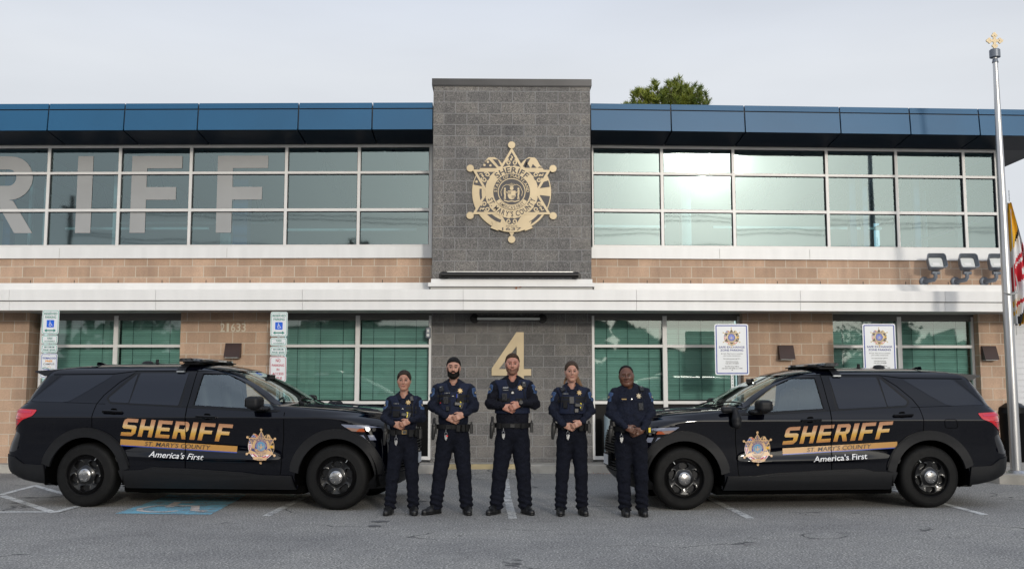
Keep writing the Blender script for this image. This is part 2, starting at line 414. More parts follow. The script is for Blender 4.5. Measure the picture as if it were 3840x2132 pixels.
block_mat('tan_block', (0.385, 0.26, 0.18), (0.50, 0.345, 0.245), (0.52, 0.47, 0.38), False, 0.85, zoff=-0.05)
block_mat('grey_block', (0.132, 0.132, 0.134), (0.178, 0.173, 0.168), (0.235, 0.235, 0.235), True, 0.8, zoff=-0.03, msize=0.006)
def asphalt():
    m, N, L, p = node_mat('asphalt')
    g = N.new('ShaderNodeNewGeometry'); pos = g.outputs['Position']
    f = noise_(N, L, pos, 48, 4, 0.8); v = N.new('ShaderNodeTexVoronoi'); v.inputs['Scale'].default_value = 110; L.new(pos, v.inputs['Vector'])
    big = noise_(N, L, pos, 0.45, 5, 0.6); md = noise_(N, L, pos, 6, 3)
    c = ramp_(N, L, f, [(0.34, (0.03, 0.03, 0.032)), (0.46, (0.185, 0.181, 0.174)), (0.55, (0.295, 0.288, 0.272)), (0.66, (0.74, 0.72, 0.67))])
    c = mix_(N, L, 'MULTIPLY', 0.85, c, ramp_(N, L, v.outputs['Color'], [(0.1, (0.72, 0.72, 0.72)), (0.8, (1.25, 1.24, 1.2))]))
    c = mix_(N, L, 'MULTIPLY', 1.0, c, ramp_(N, L, big, [(0.3, (0.72, 0.72, 0.74)), (0.5, (0.97, 0.97, 0.97)), (0.7, (1.20, 1.19, 1.16))]))
    c = mix_(N, L, 'MULTIPLY', 1.0, c, ramp_(N, L, md, [(0.35, (0.92, 0.92, 0.92)), (0.7, (1.06, 1.06, 1.06))]))
    # tar cracks and short scuffs
    mp = N.new('ShaderNodeMapping'); mp.inputs['Scale'].default_value = (0.5, 1.1, 1); L.new(pos, mp.inputs[0])
    wp = N.new('ShaderNodeVectorMath'); wp.operation = 'ADD'; L.new(mp.outputs[0], wp.inputs[0])
    nn = N.new('ShaderNodeTexNoise'); nn.inputs['Scale'].default_value = 1.3; nn.inputs['Detail'].default_value = 6; L.new(pos, nn.inputs['Vector']); L.new(nn.outputs['Color'], wp.inputs[1])
    vc = N.new('ShaderNodeTexVoronoi'); vc.feature = 'DISTANCE_TO_EDGE'; vc.inputs['Scale'].default_value = 0.55; L.new(wp.outputs[0], vc.inputs['Vector'])
    gate = ramp_(N, L, noise_(N, L, pos, 0.9, 2), [(0.52, (0, 0, 0)), (0.60, (1, 1, 1))])
    ck = ramp_(N, L, vc.outputs['Distance'], [(0.003, (1, 1, 1)), (0.010, (0, 0, 0))])
    fac = mix_(N, L, 'MULTIPLY', 1.0, gate, ck)
    c = mix_(N, L, 'MIX', mix_(N, L, 'MULTIPLY', 1.0, fac, (0.9, 0.9, 0.9)), c, (0.03, 0.03, 0.032))
    L.new(c, p.inputs['Base Color']); p.inputs['Roughness'].default_value = 0.85
    bp = N.new('ShaderNodeBump'); bp.inputs['Strength'].default_value = 0.7; bp.inputs['Distance'].default_value = 0.008
    L.new(f, bp.inputs['Height']); L.new(bp.outputs[0], p.inputs['Normal'])
asphalt()
def paint(name, col, wear):
    m, N, L, p = node_mat(name); g = N.new('ShaderNodeNewGeometry'); pos = g.outputs['Position']
    f = noise_(N, L, pos, 48, 4, 0.8); b = noise_(N, L, pos, 5, 4)
    s = N.new('ShaderNodeMath'); s.operation = 'MULTIPLY_ADD'; L.new(b, s.inputs[0]); s.inputs[1].default_value = 0.5; L.new(f, s.inputs[2])
    k = ramp_(N, L, s.outputs[0], [(wear-0.06, (1, 1, 1)), (wear+0.05, (0, 0, 0))])
    c = mix_(N, L, 'MIX', k, col, (0.19, 0.19, 0.19)); L.new(c, p.inputs['Base Color']); p.inputs['Roughness'].default_value = 0.8
    return m
paint('line_paint', (0.66, 0.66, 0.63), 0.70); paint('line_paint_worn', (0.60, 0.60, 0.57), 0.745)
paint('blue_paint', (0.17, 0.45, 0.58), 0.725); paint('symbol_paint', (0.64, 0.57, 0.52), 0.70)
mat('oil', (0.075, 0.075, 0.077), 0.7, col2=(0.13, 0.13, 0.13), vs=40)
mat('concrete', (0.36, 0.34, 0.30), 0.85, var=0.15, vs=4, bump=0.3, bs=60)
mat('yellow_kerb', (0.42, 0.34, 0.19), 0.8, var=0.15, vs=6)
def glass(name, tint, refl, rough=0.0, bumpy=0.0, gc=(0.90, 1, 0.99)):
    m = bpy.data.materials.new(name); m.use_nodes = True; nt = m.node_tree; N = nt.nodes; L = nt.links; N.clear(); MATS[name] = m
    o = N.new('ShaderNodeOutputMaterial'); mx = N.new('ShaderNodeMixShader'); t = N.new('ShaderNodeBsdfTransparent'); g = N.new('ShaderNodeBsdfGlossy')
    t.inputs[0].default_value = (*tint, 1); g.inputs['Roughness'].default_value = rough; g.inputs['Color'].default_value = (*gc, 1)
    f = N.new('ShaderNodeFresnel'); f.inputs[0].default_value = 1.5
    mr = N.new('ShaderNodeMapRange'); mr.inputs[1].default_value = 0.0; mr.inputs[2].default_value = 1.0; mr.inputs[3].default_value = refl; mr.inputs[4].default_value = 1.0
    L.new(f.outputs[0], mr.inputs[0]); L.new(mr.outputs[0], mx.inputs[0]); L.new(t.outputs[0], mx.inputs[1]); L.new(g.outputs[0], mx.inputs[2]); L.new(mx.outputs[0], o.inputs[0])
    if bumpy:
        ge = N.new('ShaderNodeNewGeometry'); nz = N.new('ShaderNodeTexNoise'); nz.inputs['Scale'].default_value = 1.1; nz.inputs['Detail'].default_value = 1.5
        L.new(ge.outputs['Position'], nz.inputs['Vector']); b = N.new('ShaderNodeBump'); b.inputs['Strength'].default_value = 1; b.inputs['Distance'].default_value = bumpy
        L.new(nz.outputs['Fac'], b.inputs['Height']); L.new(b.outputs[0], g.inputs['Normal']); L.new(b.outputs[0], f.inputs['Normal'])
glass('glass_upper', (0.42, 0.64, 0.70), 0.16, rough=0.03, bumpy=0.0016, gc=(0.72, 0.90, 0.93))
glass('glass_lower', (0.55, 0.78, 0.75), 0.07, rough=0.02, bumpy=0.001)
glass('car_glass', (0.82, 0.92, 0.90), 0.12)

# ---------------------------------------------------------------- building
D = 18.206; XL = -1.13; XR = 1.82; KB = math.tan(RAD(1.8))
def bend(v):
    x, y, z = v
    if x > XR: y += (x-XR)*KB
    elif x < XL: y += (XL-x)*KB
    return (x, y, z)
XEND = 9.62; XLEFT = -13.0
bld = thing('building', 'two storey sheriff station of tan block with blue roof edge and white canopy', 'building', (0.35, D, 0.15))
bld_inv = Vector((0.35, D, 0.15))
def B(mb, name, mats, parent=None, smooth=0):
    return mb.build(name, mats, bld if parent is None else parent, smooth, mapfn=lambda v: tuple(Vector(bend(v))-bld_inv))
# tower of dark block
TY = D-0.87; KT = TY/D
def tz(z): return CAM_H+(z-CAM_H)*KT
m = MB(); m.box(-1.12, 1.81, D-0.03, D+3, 0.13, 3.15); m.box(-1.12*KT, 1.815*KT, TY, D+3, tz(3.34), tz(7.12)); B(m, 'tower_wall', 'grey_block')
m = MB(); m.box(-1.15*KT, 1.845*KT, TY-0.03, D+3.03, tz(7.12), tz(7.245)); m.box(-1.14*KT, 1.835*KT, TY-0.02, D+3.02, tz(7.105), tz(7.12)); B(m, 'tower_cap', 'cap_dark')
# upper tan block band, lower piers
m = MB(); m.box(XLEFT, -1.125, D-0.0, D+0.3, 3.36, 3.86); m.box(1.815, XEND, D-0.0, D+0.3, 3.36, 3.86); m.box(XEND-0.3, XEND, D+0.3, D+9, 3.36, 3.86)
m.box(XLEFT, -8.42, D-0.2, D+0.3, 0.12, 2.86); m.box(-5.66, -3.87, D-0.2, D+0.3, 0.12, 2.86); m.box(4.56, 6.24, D-0.2, D+0.3, 0.12, 2.86); m.box(8.98, XEND-0.06, D-0.2, D+9, 0.12, 2.86)
B(m, 'block_wall', 'tan_block')
m = MB()
for x in [-12.6+i*0.813 for i in range(29)]:
    if -1.3 < x < 1.9 or x > 9.4: continue
    m.box(x-0.006, x+0.006, D-0.004, D+0.01, 3.405, 3.46)
B(m, 'weep_holes', 'joint_dark')['kind'] = 'stuff'
# sill bands
m = MB()
for a, b in ((XLEFT, -1.125), (1.815, XEND+0.02)):
    m.box(a, b, D-0.05, D+0.02, 3.86, 4.065)
m.box(XEND-0.02, XEND+0.05, D+0.02, D+9, 3.86, 4.065)
m.box(-1.16, -1.125, D-0.045, D+0.02, 4.07, 6.0)
B(m, 'sill_band', 'white_metal')
m = MB()
for a, b in ((XLEFT, -1.125), (1.815, XEND)):
    m.box(a, b, D-0.04, D+0.3, 5.972, 6.10); m.box(a, b, D-0.055, D-0.035, 5.972, 5.985)
m.box(XEND-0.2, XEND-0.01, D+0.3, D+9, 5.972, 6.10)
B(m, 'window_header', 'soffit_grey')
for x in (-8.0, -4.9, 4.2, 5.9): 
    m = MB(); m.box(x-0.003, x+0.003, D-0.054, D-0.05, 3.87, 4.05); B(m, 'sill_joint', 'soffit_grey')
# roof fascia of blue panels with reveal joints (each seam a dark gap) and sloping soffit
def roof_wing(xs, x0, x1, right):
    yF = D-0.86; yB = D-0.04
    cuts = [x0]+[x for x in xs if x0 < x < x1]+[x1]; g = 0.012
    fa = MB(); so_ = MB(); ba = MB()
    for a, b in zip(cuts[:-1], cuts[1:]):
        a += g; b -= g
        for (z0, z1, l0, l1) in ((6.055, 6.43, 0.0, 0.035), (6.452, 6.555, 0.037, 0.05)):
            v = [(a, yF+l0, z0), (b, yF+l0, z0), (b, yF+l1, z1), (a, yF+l1, z1), (a, yF+0.2, z0), (b, yF+0.2, z0), (b, yF+0.2, z1), (a, yF+0.2, z1)]
            fa.add(v, [(0,1,2,3), (3,2,6,7), (1,5,6,2), (4,0,3,7), (0,4,5,1)])
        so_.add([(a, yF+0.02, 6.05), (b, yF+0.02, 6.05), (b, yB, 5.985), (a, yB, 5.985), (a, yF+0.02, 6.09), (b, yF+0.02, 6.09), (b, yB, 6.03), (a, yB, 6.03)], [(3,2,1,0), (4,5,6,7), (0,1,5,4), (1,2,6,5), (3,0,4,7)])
    ba.box(x0, x1, yF+0.06, D+9.2, 6.10, 6.50)
    if right:
        for (z0, z1) in ((6.055, 6.43), (6.452, 6.555)):
            fa.box(x1-0.2, x1-0.002, yF+0.21, D+9.2, z0, z1)
        so_.add([(XEND-0.05, yB, 5.985), (x1-0.02, yF+0.02, 6.05), (x1-0.02, D+9.2, 6.05), (XEND-0.05, D+9.2, 5.985)], [(3,2,1,0)])
    return fa, so_, ba
sx = [-12.1, -10.8, -9.37, -7.97, -6.60, -5.28, -3.48, -2.16, 3.19, 4.53, 6.28, 7.57, 8.86, 10.2]
for a, b, r in ((XLEFT, -1.128*KT, False), (1.823*KT, 10.65, True)):
    fa, so_, ba = roof_wing(sx, a, b, r)
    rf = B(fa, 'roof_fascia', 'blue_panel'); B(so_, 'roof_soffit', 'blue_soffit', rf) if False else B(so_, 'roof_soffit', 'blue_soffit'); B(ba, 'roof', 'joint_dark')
# entrance canopy
m = MB(); CY = D-1.0
for a, b in ((XLEFT, -8.43), (-8.425, -5.87), (-5.865, -3.31), (-3.305, -0.52), (-0.515, 2.5), (2.505, 5.4), (5.405, 8.0), (8.005, XEND+0.75)):
    m.box(a, b, CY, CY+0.06, 3.0, 3.187); m.box(a, b, CY+0.025, CY+0.085, 2.83, 2.985)
m.box(XLEFT, XEND+0.72, CY+0.03, CY+0.3, 2.986, 2.999, 1)
B(m, 'canopy_fascia', ['canopy_white', 'joint_dark'])
m = MB(); m.add([(XLEFT, CY+0.06, 3.18), (XEND+0.7, CY+0.06, 3.18), (XEND+0.7, D-0.1, 3.22), (XLEFT, D-0.1, 3.22)], [(0,1,2,3)])
for a, b in ((XLEFT, -1.16), (1.85, XEND+0.1)):
    m.box(a, b, D-0.14, D-0.002, 3.22, 3.30); m.box(a, b, D-0.11, D-0.003, 3.30, 3.36); m.box(a, b, D-0.07, D-0.004, 3.36, 3.40)
K2 = KT*0.995; m.box(-1.15*K2, 1.84*K2, TY-0.03, D-0.031, 3.17, tz(3.33), 1); m.box(-1.19*K2, 1.87*K2, TY-0.08, TY+0.05, tz(3.33), tz(3.40)); m.box(-1.14*K2, 1.835*K2, TY-0.05, TY+0.05, tz(3.40), tz(3.47))
B(m, 'canopy_flashing', ['canopy_white', 'soffit_grey'])
m = MB()
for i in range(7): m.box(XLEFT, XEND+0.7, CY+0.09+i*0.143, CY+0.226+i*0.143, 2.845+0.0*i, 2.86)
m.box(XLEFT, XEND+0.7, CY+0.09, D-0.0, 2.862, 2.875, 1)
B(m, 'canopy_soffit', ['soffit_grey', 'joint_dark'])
# upper window bays, each its own window with panes and letters between
mulL = [-12.27, -10.95, -9.61, -8.282, -6.951, -5.622, -3.843, -2.49, -1.16]; mulR = [1.836, 3.148, 4.50, 6.281, 7.618, 8.927, 9.56]
ROWS = [(4.11, 4.733), (4.785, 5.436), (5.481, 5.935)]
def upper_window(a, b):
    f = MB(); e = 0.027; y0 = D-0.035; y1 = D+0.05
    f.box(a, a+e, y0, y1, 4.067, 5.971); f.box(b-e, b, y0, y1, 4.067, 5.971)
    for z0, z1 in ((4.067, 4.11), (4.733, 4.785), (5.436, 5.481), (5.935, 5.971)): f.box(a+e, b-e, y0+0.004, y1, z0, z1)
    w = B(f, 'window', 'frame_white')
    g = MB()
    for z0, z1 in ROWS:
        rj = [random.uniform(-0.0035, 0.0035) for _ in range(3)]; g.add([(a+e, D+0.022, z0), (b-e, D+0.022+rj[0], z0), (b-e, D+0.022+rj[0]+rj[1], z1), (a+e, D+0.022+rj[1], z1)], [(0,1,2,3)])
    o = B(g, 'pane', 'glass_upper', w)
    gk = MB(); t = 0.010
    for z0, z1 in ROWS:
        gk.box(a+e, a+e+t, D-0.01, D+0.018, z0, z1); gk.box(b-e-t, b-e, D-0.01, D+0.018, z0, z1); gk.box(a+e+t, b-e-t, D-0.01, D+0.018, z1-t, z1); gk.box(a+e+t, b-e-t, D-0.01, D+0.018, z0, z0+t*0.6)
    B(gk, 'gasket', 'joint_dark', w)
    return w
for ms in (mulL, mulR):
    for a, b in zip(ms[:-1], ms[1:]): upper_window(a, b)
m = MB(); m.box(9.56, XEND, D-0.05, D+0.06, 4.067, 5.975); m.box(XEND-0.05, XEND, D+0.06, D+0.14, 4.067, 5.975); B(m, 'corner_post', 'frame_white')
# side window band of the corner
f = MB()
for y in (D+1.6, D+3.2, D+4.8, D+6.4, D+8.0): f.box(XEND-0.07, XEND, y, y+0.06, 4.067, 5.97)
for z in (4.07, 4.74, 5.44, 5.92): f.box(XEND-0.065, XEND-0.005, D+0.14, D+9, z, z+0.05)
w = B(f, 'side_window', 'frame_white'); g = MB(); g.add([(XEND-0.03, D+0.14, 4.1), (XEND-0.03, D+9, 4.1), (XEND-0.03, D+9, 5.93), (XEND-0.03, D+0.14, 5.93)], [(0,1,2,3)]); B(g, 'pane', 'glass_upper', w)
# lettering on the upper glass (big frosted letters R I F F)
def letter(poly, holes=None):
    mb = MB(); ls = [poly]+([holes] if holes else [])
    mb.prism(ls, lambda u, v, w_: (u, D+0.012-w_, v), 0.003); B(mb, 'window_letter', 'vinyl_grey')
zt, zb = 5.79, 4.34
arcR = [( -9.02+0.43*math.cos(RAD(a)), 5.375+0.415*math.sin(RAD(a))) for a in range(90, -91, -15)]
arcr = [( -9.04+0.14*math.cos(RAD(a)), 5.385+0.155*math.sin(RAD(a))) for a in range(90, -91, -18)]
letter([(-9.62, zt)]+arcR+[(-8.94, 4.945), (-8.55, zb), (-8.89, zb), (-9.25, 4.93), (-9.32, 4.93), (-9.32, zb), (-9.62, zb)][::1], [(-9.32, 5.54)]+arcr+[(-9.32, 5.23)])
letter([(-7.755, zt), (-7.47, zt), (-7.47, zb), (-7.755, zb)])
def F_(x): return [(x, zt), (x+0.94, zt), (x+0.94, zt-0.235), (x+0.285, zt-0.235), (x+0.285, 5.20), (x+0.84, 5.20), (x+0.84, 4.96), (x+0.285, 4.96), (x+0.285, zb), (x, zb)]
letter(F_(-6.74)); letter(F_(-5.135))
# lower windows with blinds behind green glass
def lower_window(a, mid, b):
    f = MB(); y0, y1 = D-0.02, D+0.06; e = 0.045
    f.box(a, a+e, y0, y1, 0.2, 2.80); f.box(b-e, b, y0, y1, 0.2, 2.80); f.box(mid-0.04, mid+0.04, y0-0.003, y1, 0.2, 2.80)
    for p, q in ((a+e, mid-0.04), (mid+0.04, b-e)):
        f.box(p, q, y0+0.004, y1, 2.72, 2.80, 1); f.box(p, q, y0+0.004, y1, 2.224, 2.274); f.box(p, q, y0+0.004, y1, 1.195, 1.25); f.box(p, q, y0+0.004, y1, 0.2, 0.26)
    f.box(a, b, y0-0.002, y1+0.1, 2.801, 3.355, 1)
    w = B(f, 'window', ['frame_white', 'header_shaded_grey'])
    g = MB()
    for p, q in ((a+e, mid-0.04), (mid+0.04, b-e)):
        for z0, z1 in ((1.25, 2.224), (2.274, 2.72)): g.add([(p, D+0.03, z0), (q, D+0.03, z0), (q, D+0.03, z1), (p, D+0.03, z1)], [(0,1,2,3)])
    B(g, 'pane', 'glass_lower', w)
    k = MB()
    for p, q in ((a+e, mid-0.04), (mid+0.04, b-e)): k.box(p, q, D+0.02, D+0.05, 0.26, 1.195)
    B(k, 'spandrel', 'black_panel', w)
    s = MB(); ya = D+0.13
    for p, q in ((a+e+0.02, mid-0.06), (mid+0.06, b-e-0.02)):
        z = 1.27; i = 0
        while z < 2.76:
            tl = 0.011+0.004*math.sin(i*2.1+a)+ (0.006 if random.random() < 0.12 else 0)
            dz = random.uniform(-0.0015, 0.0015); dz2 = random.uniform(-0.0015, 0.0015)
            s.add([(p, ya-tl, z+dz), (q, ya-tl, z+dz2), (q, ya+tl, z+0.0385+dz2), (p, ya+tl, z+0.0385+dz)], [(0,1,2,3)])
            z += 0.0405; i += 1
        for x in (p+0.22, (p+q)/2, q-0.22): s.box(x-0.004, x+0.004, ya-0.03, ya-0.027, 1.27, 2.76, 1)
    B(s, 'blind', ['blind', 'truss'], w)
    r = MB(); r.add([(a, D+0.7, 1.2), (b, D+0.7, 1.2), (b, D+0.7, 2.8), (a, D+0.7, 2.8)], [(0,1,2,3)]); B(r, 'room_back', 'room_dark', w)
for t in ((-8.30, -6.906, -5.66), (-3.87, -2.469, -1.122), (1.812, 3.157, 4.555), (6.24, 7.559, 8.975)): lower_window(*t)
# interior of the upper floor, seen through the glass
m = MB()
for a, b in ((XLEFT, -1.13), (1.82, XEND-0.1)):
    m.add([(a, D+6, 3.5), (b, D+6, 3.5), (b, D+6, 6.6), (a, D+6, 6.6)], [(0,1,2,3)])
m.add([(-1.13, D+0.3, 3.5), (-1.13, D+6, 3.5), (-1.13, D+6, 6.6), (-1.13, D+0.3, 6.6)], [(0,1,2,3)]); m.add([(1.82, D+0.3, 3.5), (1.82, D+6, 3.5), (1.82, D+6, 6.6), (1.82, D+0.3, 6.6)], [(3,2,1,0)])
B(m, 'room_wall', 'room_wall')
m = MB(); m.box(XLEFT, XEND-0.35, D+0.32, D+6, 3.5, 3.62); B(m, 'room_floor', 'room_floor')
m = MB(); m.box(XLEFT, XEND-0.3, D+0.32, D+6, 6.02, 6.09); B(m, 'room_ceiling', 'room_wall')
def truss(x):
    m = MB(); zt_, zb_ = 5.98, 5.55
    m.cyl((x, D+0.4, zt_), (x, D+6, zt_), 0.03, n=6); m.cyl((x, D+0.8, zb_), (x, D+5.8, zb_), 0.03, n=6); n = 12
    for i in range(n):
        ya_ = D+0.5+i*5.2/n; yb_ = ya_+5.2/n; m.cyl((x, ya_, zt_ if i % 2 else zb_), (x, yb_, zb_ if i % 2 else zt_), 0.014, n=5)
    B(m, 'roof_truss', 'truss')
for x in (-12, -10.3, -8.7, -7.1, -5.5, -3.3, -1.9, 2.6, 4.2, 5.9, 7.5, 8.9): truss(x)
m = MB()
for a, b, y, z in ((-8.9, -5.9, D+2.2, 4.75), (-4.4, -1.6, D+2.4, 4.75), (2.0, 3.6, D+2.2, 4.8), (4.6, 8.2, D+2.2, 4.8), (-8.5, -5.0, D+4.2, 5.2)):
    m = MB(); m.box(a, b, y, y+0.07, z, z+0.05); B(m, 'ceiling_light', 'duct')
for a, b in ((-5.0, -1.4), (7.2, 9.2)):
    m = MB(); m.cyl((a, D+3.6, 4.35), (b, D+3.6, 4.35), 0.28, n=20); B(m, 'duct', 'duct', smooth=35)
for q, mt in (((-5.35, -5.15, D+1.1, D+1.3, 5.72), 'duct'), ((3.9, 4.1, D+2, D+2.2, 6.0), 'duct'), ((-9.3, -9.24, D+1.4, D+1.5, 6.0), 'duct'), ((-9.0, -8.94, D+1.4, D+1.5, 6.0), 'duct'), ((-7.6, -7.54, D+1.4, D+1.5, 6.0), 'duct'),
              ((-5.14, -4.85, D+1.2, D+1.5, 5.6), 'column_blue'), ((-9.7, -9.55, D+1.2, D+1.4, 6.0), 'column_blue'), ((7.15, 7.28, D+1.2, D+1.35, 6), 'column_blue'), ((7.42, 7.52, D+1.2, D+1.35, 6), 'column_blue'), ((8.55, 8.68, D+1.4, D+1.5, 6), 'column_blue')):
    m = MB(); m.box(*q[:4], 3.6, q[4]); B(m, 'interior_column', mt)
# ---------------------------------------------------------------- ground
def ground():
    m = MB()
    m.add([(-150, -150, 0), (150, -150, 0), (150, 160, 0), (-150, 160, 0)], [(0,1,2,3)])
    tag(m.build('asphalt_ground', 'asphalt', None, 0), kind='structure')
    # asphalt wedge rising to the flush yellow lip at the tower
    m = MB(); m.add([(-0.95, D-1.6, 0.004), (0.72, D-1.6, 0.004), (0.62, D-0.56, 0.075), (-0.85, D-0.56, 0.075), (-0.95, D-0.55, 0.0), (0.72, D-0.55, 0.0)], [(0,1,2,3), (0,3,4), (1,5,2)])
    tag(m.build('asphalt_ramp', 'asphalt', None, 0), kind='structure')
    m = MB(); k = D-0.56
    for a, b in ((-13, -9.1), (-9.09, -6.0), (-5.99, -3.0), (-2.99, -0.87), (0.64, 3.4), (3.41, 6.4), (6.41, 7.5)):
        kb = lambda x: k+(max(XL-x, 0)+max(x-XR, 0))*KB
        m.add([(a, kb(a), 0), (b, kb(b), 0), (b, kb(b)+0.015, 0.135), (a, kb(a)+0.015, 0.135), (b, kb(b)+0.03, 0.15), (a, kb(a)+0.03, 0.15), (b, D+1, 0.15), (a, D+1, 0.15)], [(0,1,2,3), (3,2,4,5), (5,4,6,7)])
    m.add([(7.5, D-0.4, 0), (7.9, 15.6, 0), (7.9, 15.6, 0.15), (7.5, D-0.4, 0.15)], [(0,1,2,3)])
    m.add([(7.9, 15.6, 0), (9.6, 14.6, 0), (9.6, 14.6, 0.12), (7.9, 15.6, 0.15)], [(0,1,2,3)])
    m.add([(7.5, D-0.4, 0.15), (7.9, 15.6, 0.15), (9.6, 14.6, 0.12), (20, 14.6, 0.12), (20, D+8, 0.15), (7.5, D+1, 0.15)], [(0,1,2,3,4,5)])
    m.add([(-0.87, k+0.01, 0.155), (0.64, k+0.01, 0.155), (0.64, D+0.2, 0.155), (-0.87, D+0.2, 0.155)], [(0,1,2,3)])
    tag(m.build('pavement', 'concrete', None, 0), kind='structure')
    m = MB(); m.add([(-0.86, k-0.002, 0.06), (0.63, k-0.002, 0.06), (0.63, k+0.01, 0.158), (-0.86, k+0.01, 0.158), (0.63, k+0.10, 0.159), (-0.86, k+0.10, 0.159)], [(0,1,2,3), (3,2,4,5)])
    tag(m.build('kerb', 'yellow_kerb', None, 0), kind='structure')
ground()
def px_ground(px, py, z=0.0):
    """where a point of the asphalt lies on the ground"""
    f = 2504.4; ct, st, cy, sy = math.cos(TILT), math.sin(TILT), math.cos(YAW), math.sin(YAW)
    Fv = Vector((sy*ct, cy*ct, st)); Rv = Vector((cy, -sy, 0)); Uv = Rv.cross(Fv)
    d = Fv+Rv*((px-1288)/f)+Uv*((715-py)/f); t = (z-CAM_H)/d.z; return (d.x*t, d.y*t)
def line(name, pts, w, matn, label):
    mb = MB(); add_stroke(mb, pts, w, fr_ground(0.004), 0, 0)
    return tag(mb.build(name, matn, None, 0), kind='structure')
G = px_ground
line('parking_line', [G(0, 1244), G(94, 1219.5)], 0.10, 'line_paint', '')
line('parking_line', [G(5, 1246), G(138, 1289)], 0.11, 'line_paint', '')
mb = MB(); add_stroke(mb, [G(-300, 1285), G(0, 1287), G(148, 1287)], 0.10, fr_ground(0.0045), 0, 0); add_stroke(mb, [G(138, 1288.5), G(200, 1272)], 0.10, fr_ground(0.008), 0, 0)
tag(mb.build('parking_line', 'line_paint', None, 0), kind='structure')
line('parking_line', [G(93, 1222), G(230, 1262)], 0.10, 'line_paint', '')
line('parking_line', [G(670, 1297), G(760, 1252), G(842, 1215)], 0.10, 'line_paint_worn', '')
line('parking_line', [G(1290, 1303.5), G(1276, 1250), G(1272, 1195)], 0.10, 'line_paint_worn', '')
line('parking_line', [G(1888, 1303), G(1780, 1250), G(1725, 1220)], 0.10, 'line_paint_worn', '')
line('parking_line', [G(2478, 1294), G(2380, 1268), G(2250, 1232)], 0.10, 'line_paint', '')
mb = MB(); mb.prism([[G(290, 1291), G(529, 1293.7), G(600, 1256), G(620, 1243), G(425, 1243), G(388, 1258)]][0], fr_ground(0.004), 0)
tag(mb.build('accessible_bay_paint', 'blue_paint', None, 0), kind='structure')
mb = MB()
S_ = lambda *q: [G(x*0.2604, 1173.9+0.2604*y) for x, y in q]
add_stroke(mb, S_((1570, 372), (1450, 385), (1350, 405), (1350, 425), (1450, 437), (1600, 436), (1720, 425)), 0.075, fr_ground(0.008), 0, 0)
add_stroke(mb, S_((1570, 376), (1660, 372)), 0.06, fr_ground(0.0084), 0, 0)
add_stroke(mb, S_((1630, 392), (1720, 342), (1860, 345)), 0.11, fr_ground(0.009), 0, 0)
add_stroke(mb, S_((1700, 378), (1890, 380), (1880, 425), (1990, 432)), 0.11, fr_ground(0.0095), 0, 0)
tag(mb.build('wheelchair_symbol_paint', 'symbol_paint', None, 0), kind='structure')
mb = MB()
for cx, cy, rx, ry in ((942, 1322, 0.075, 0.06), (955, 1311, 0.11, 0.06), (1060, 1260, 0.10, 0.05)):
    x, y = G(cx, cy); mb.prism([(x+rx*math.cos(t*0.4)*(1+0.25*math.sin(t*2.3+cx)), y+ry*math.sin(t*0.4)*(1+0.25*math.cos(t*1.7))) for t in range(16)], fr_ground(0.0045), 0)
tag(mb.build('oil_stain', 'oil', None, 0), kind='structure')
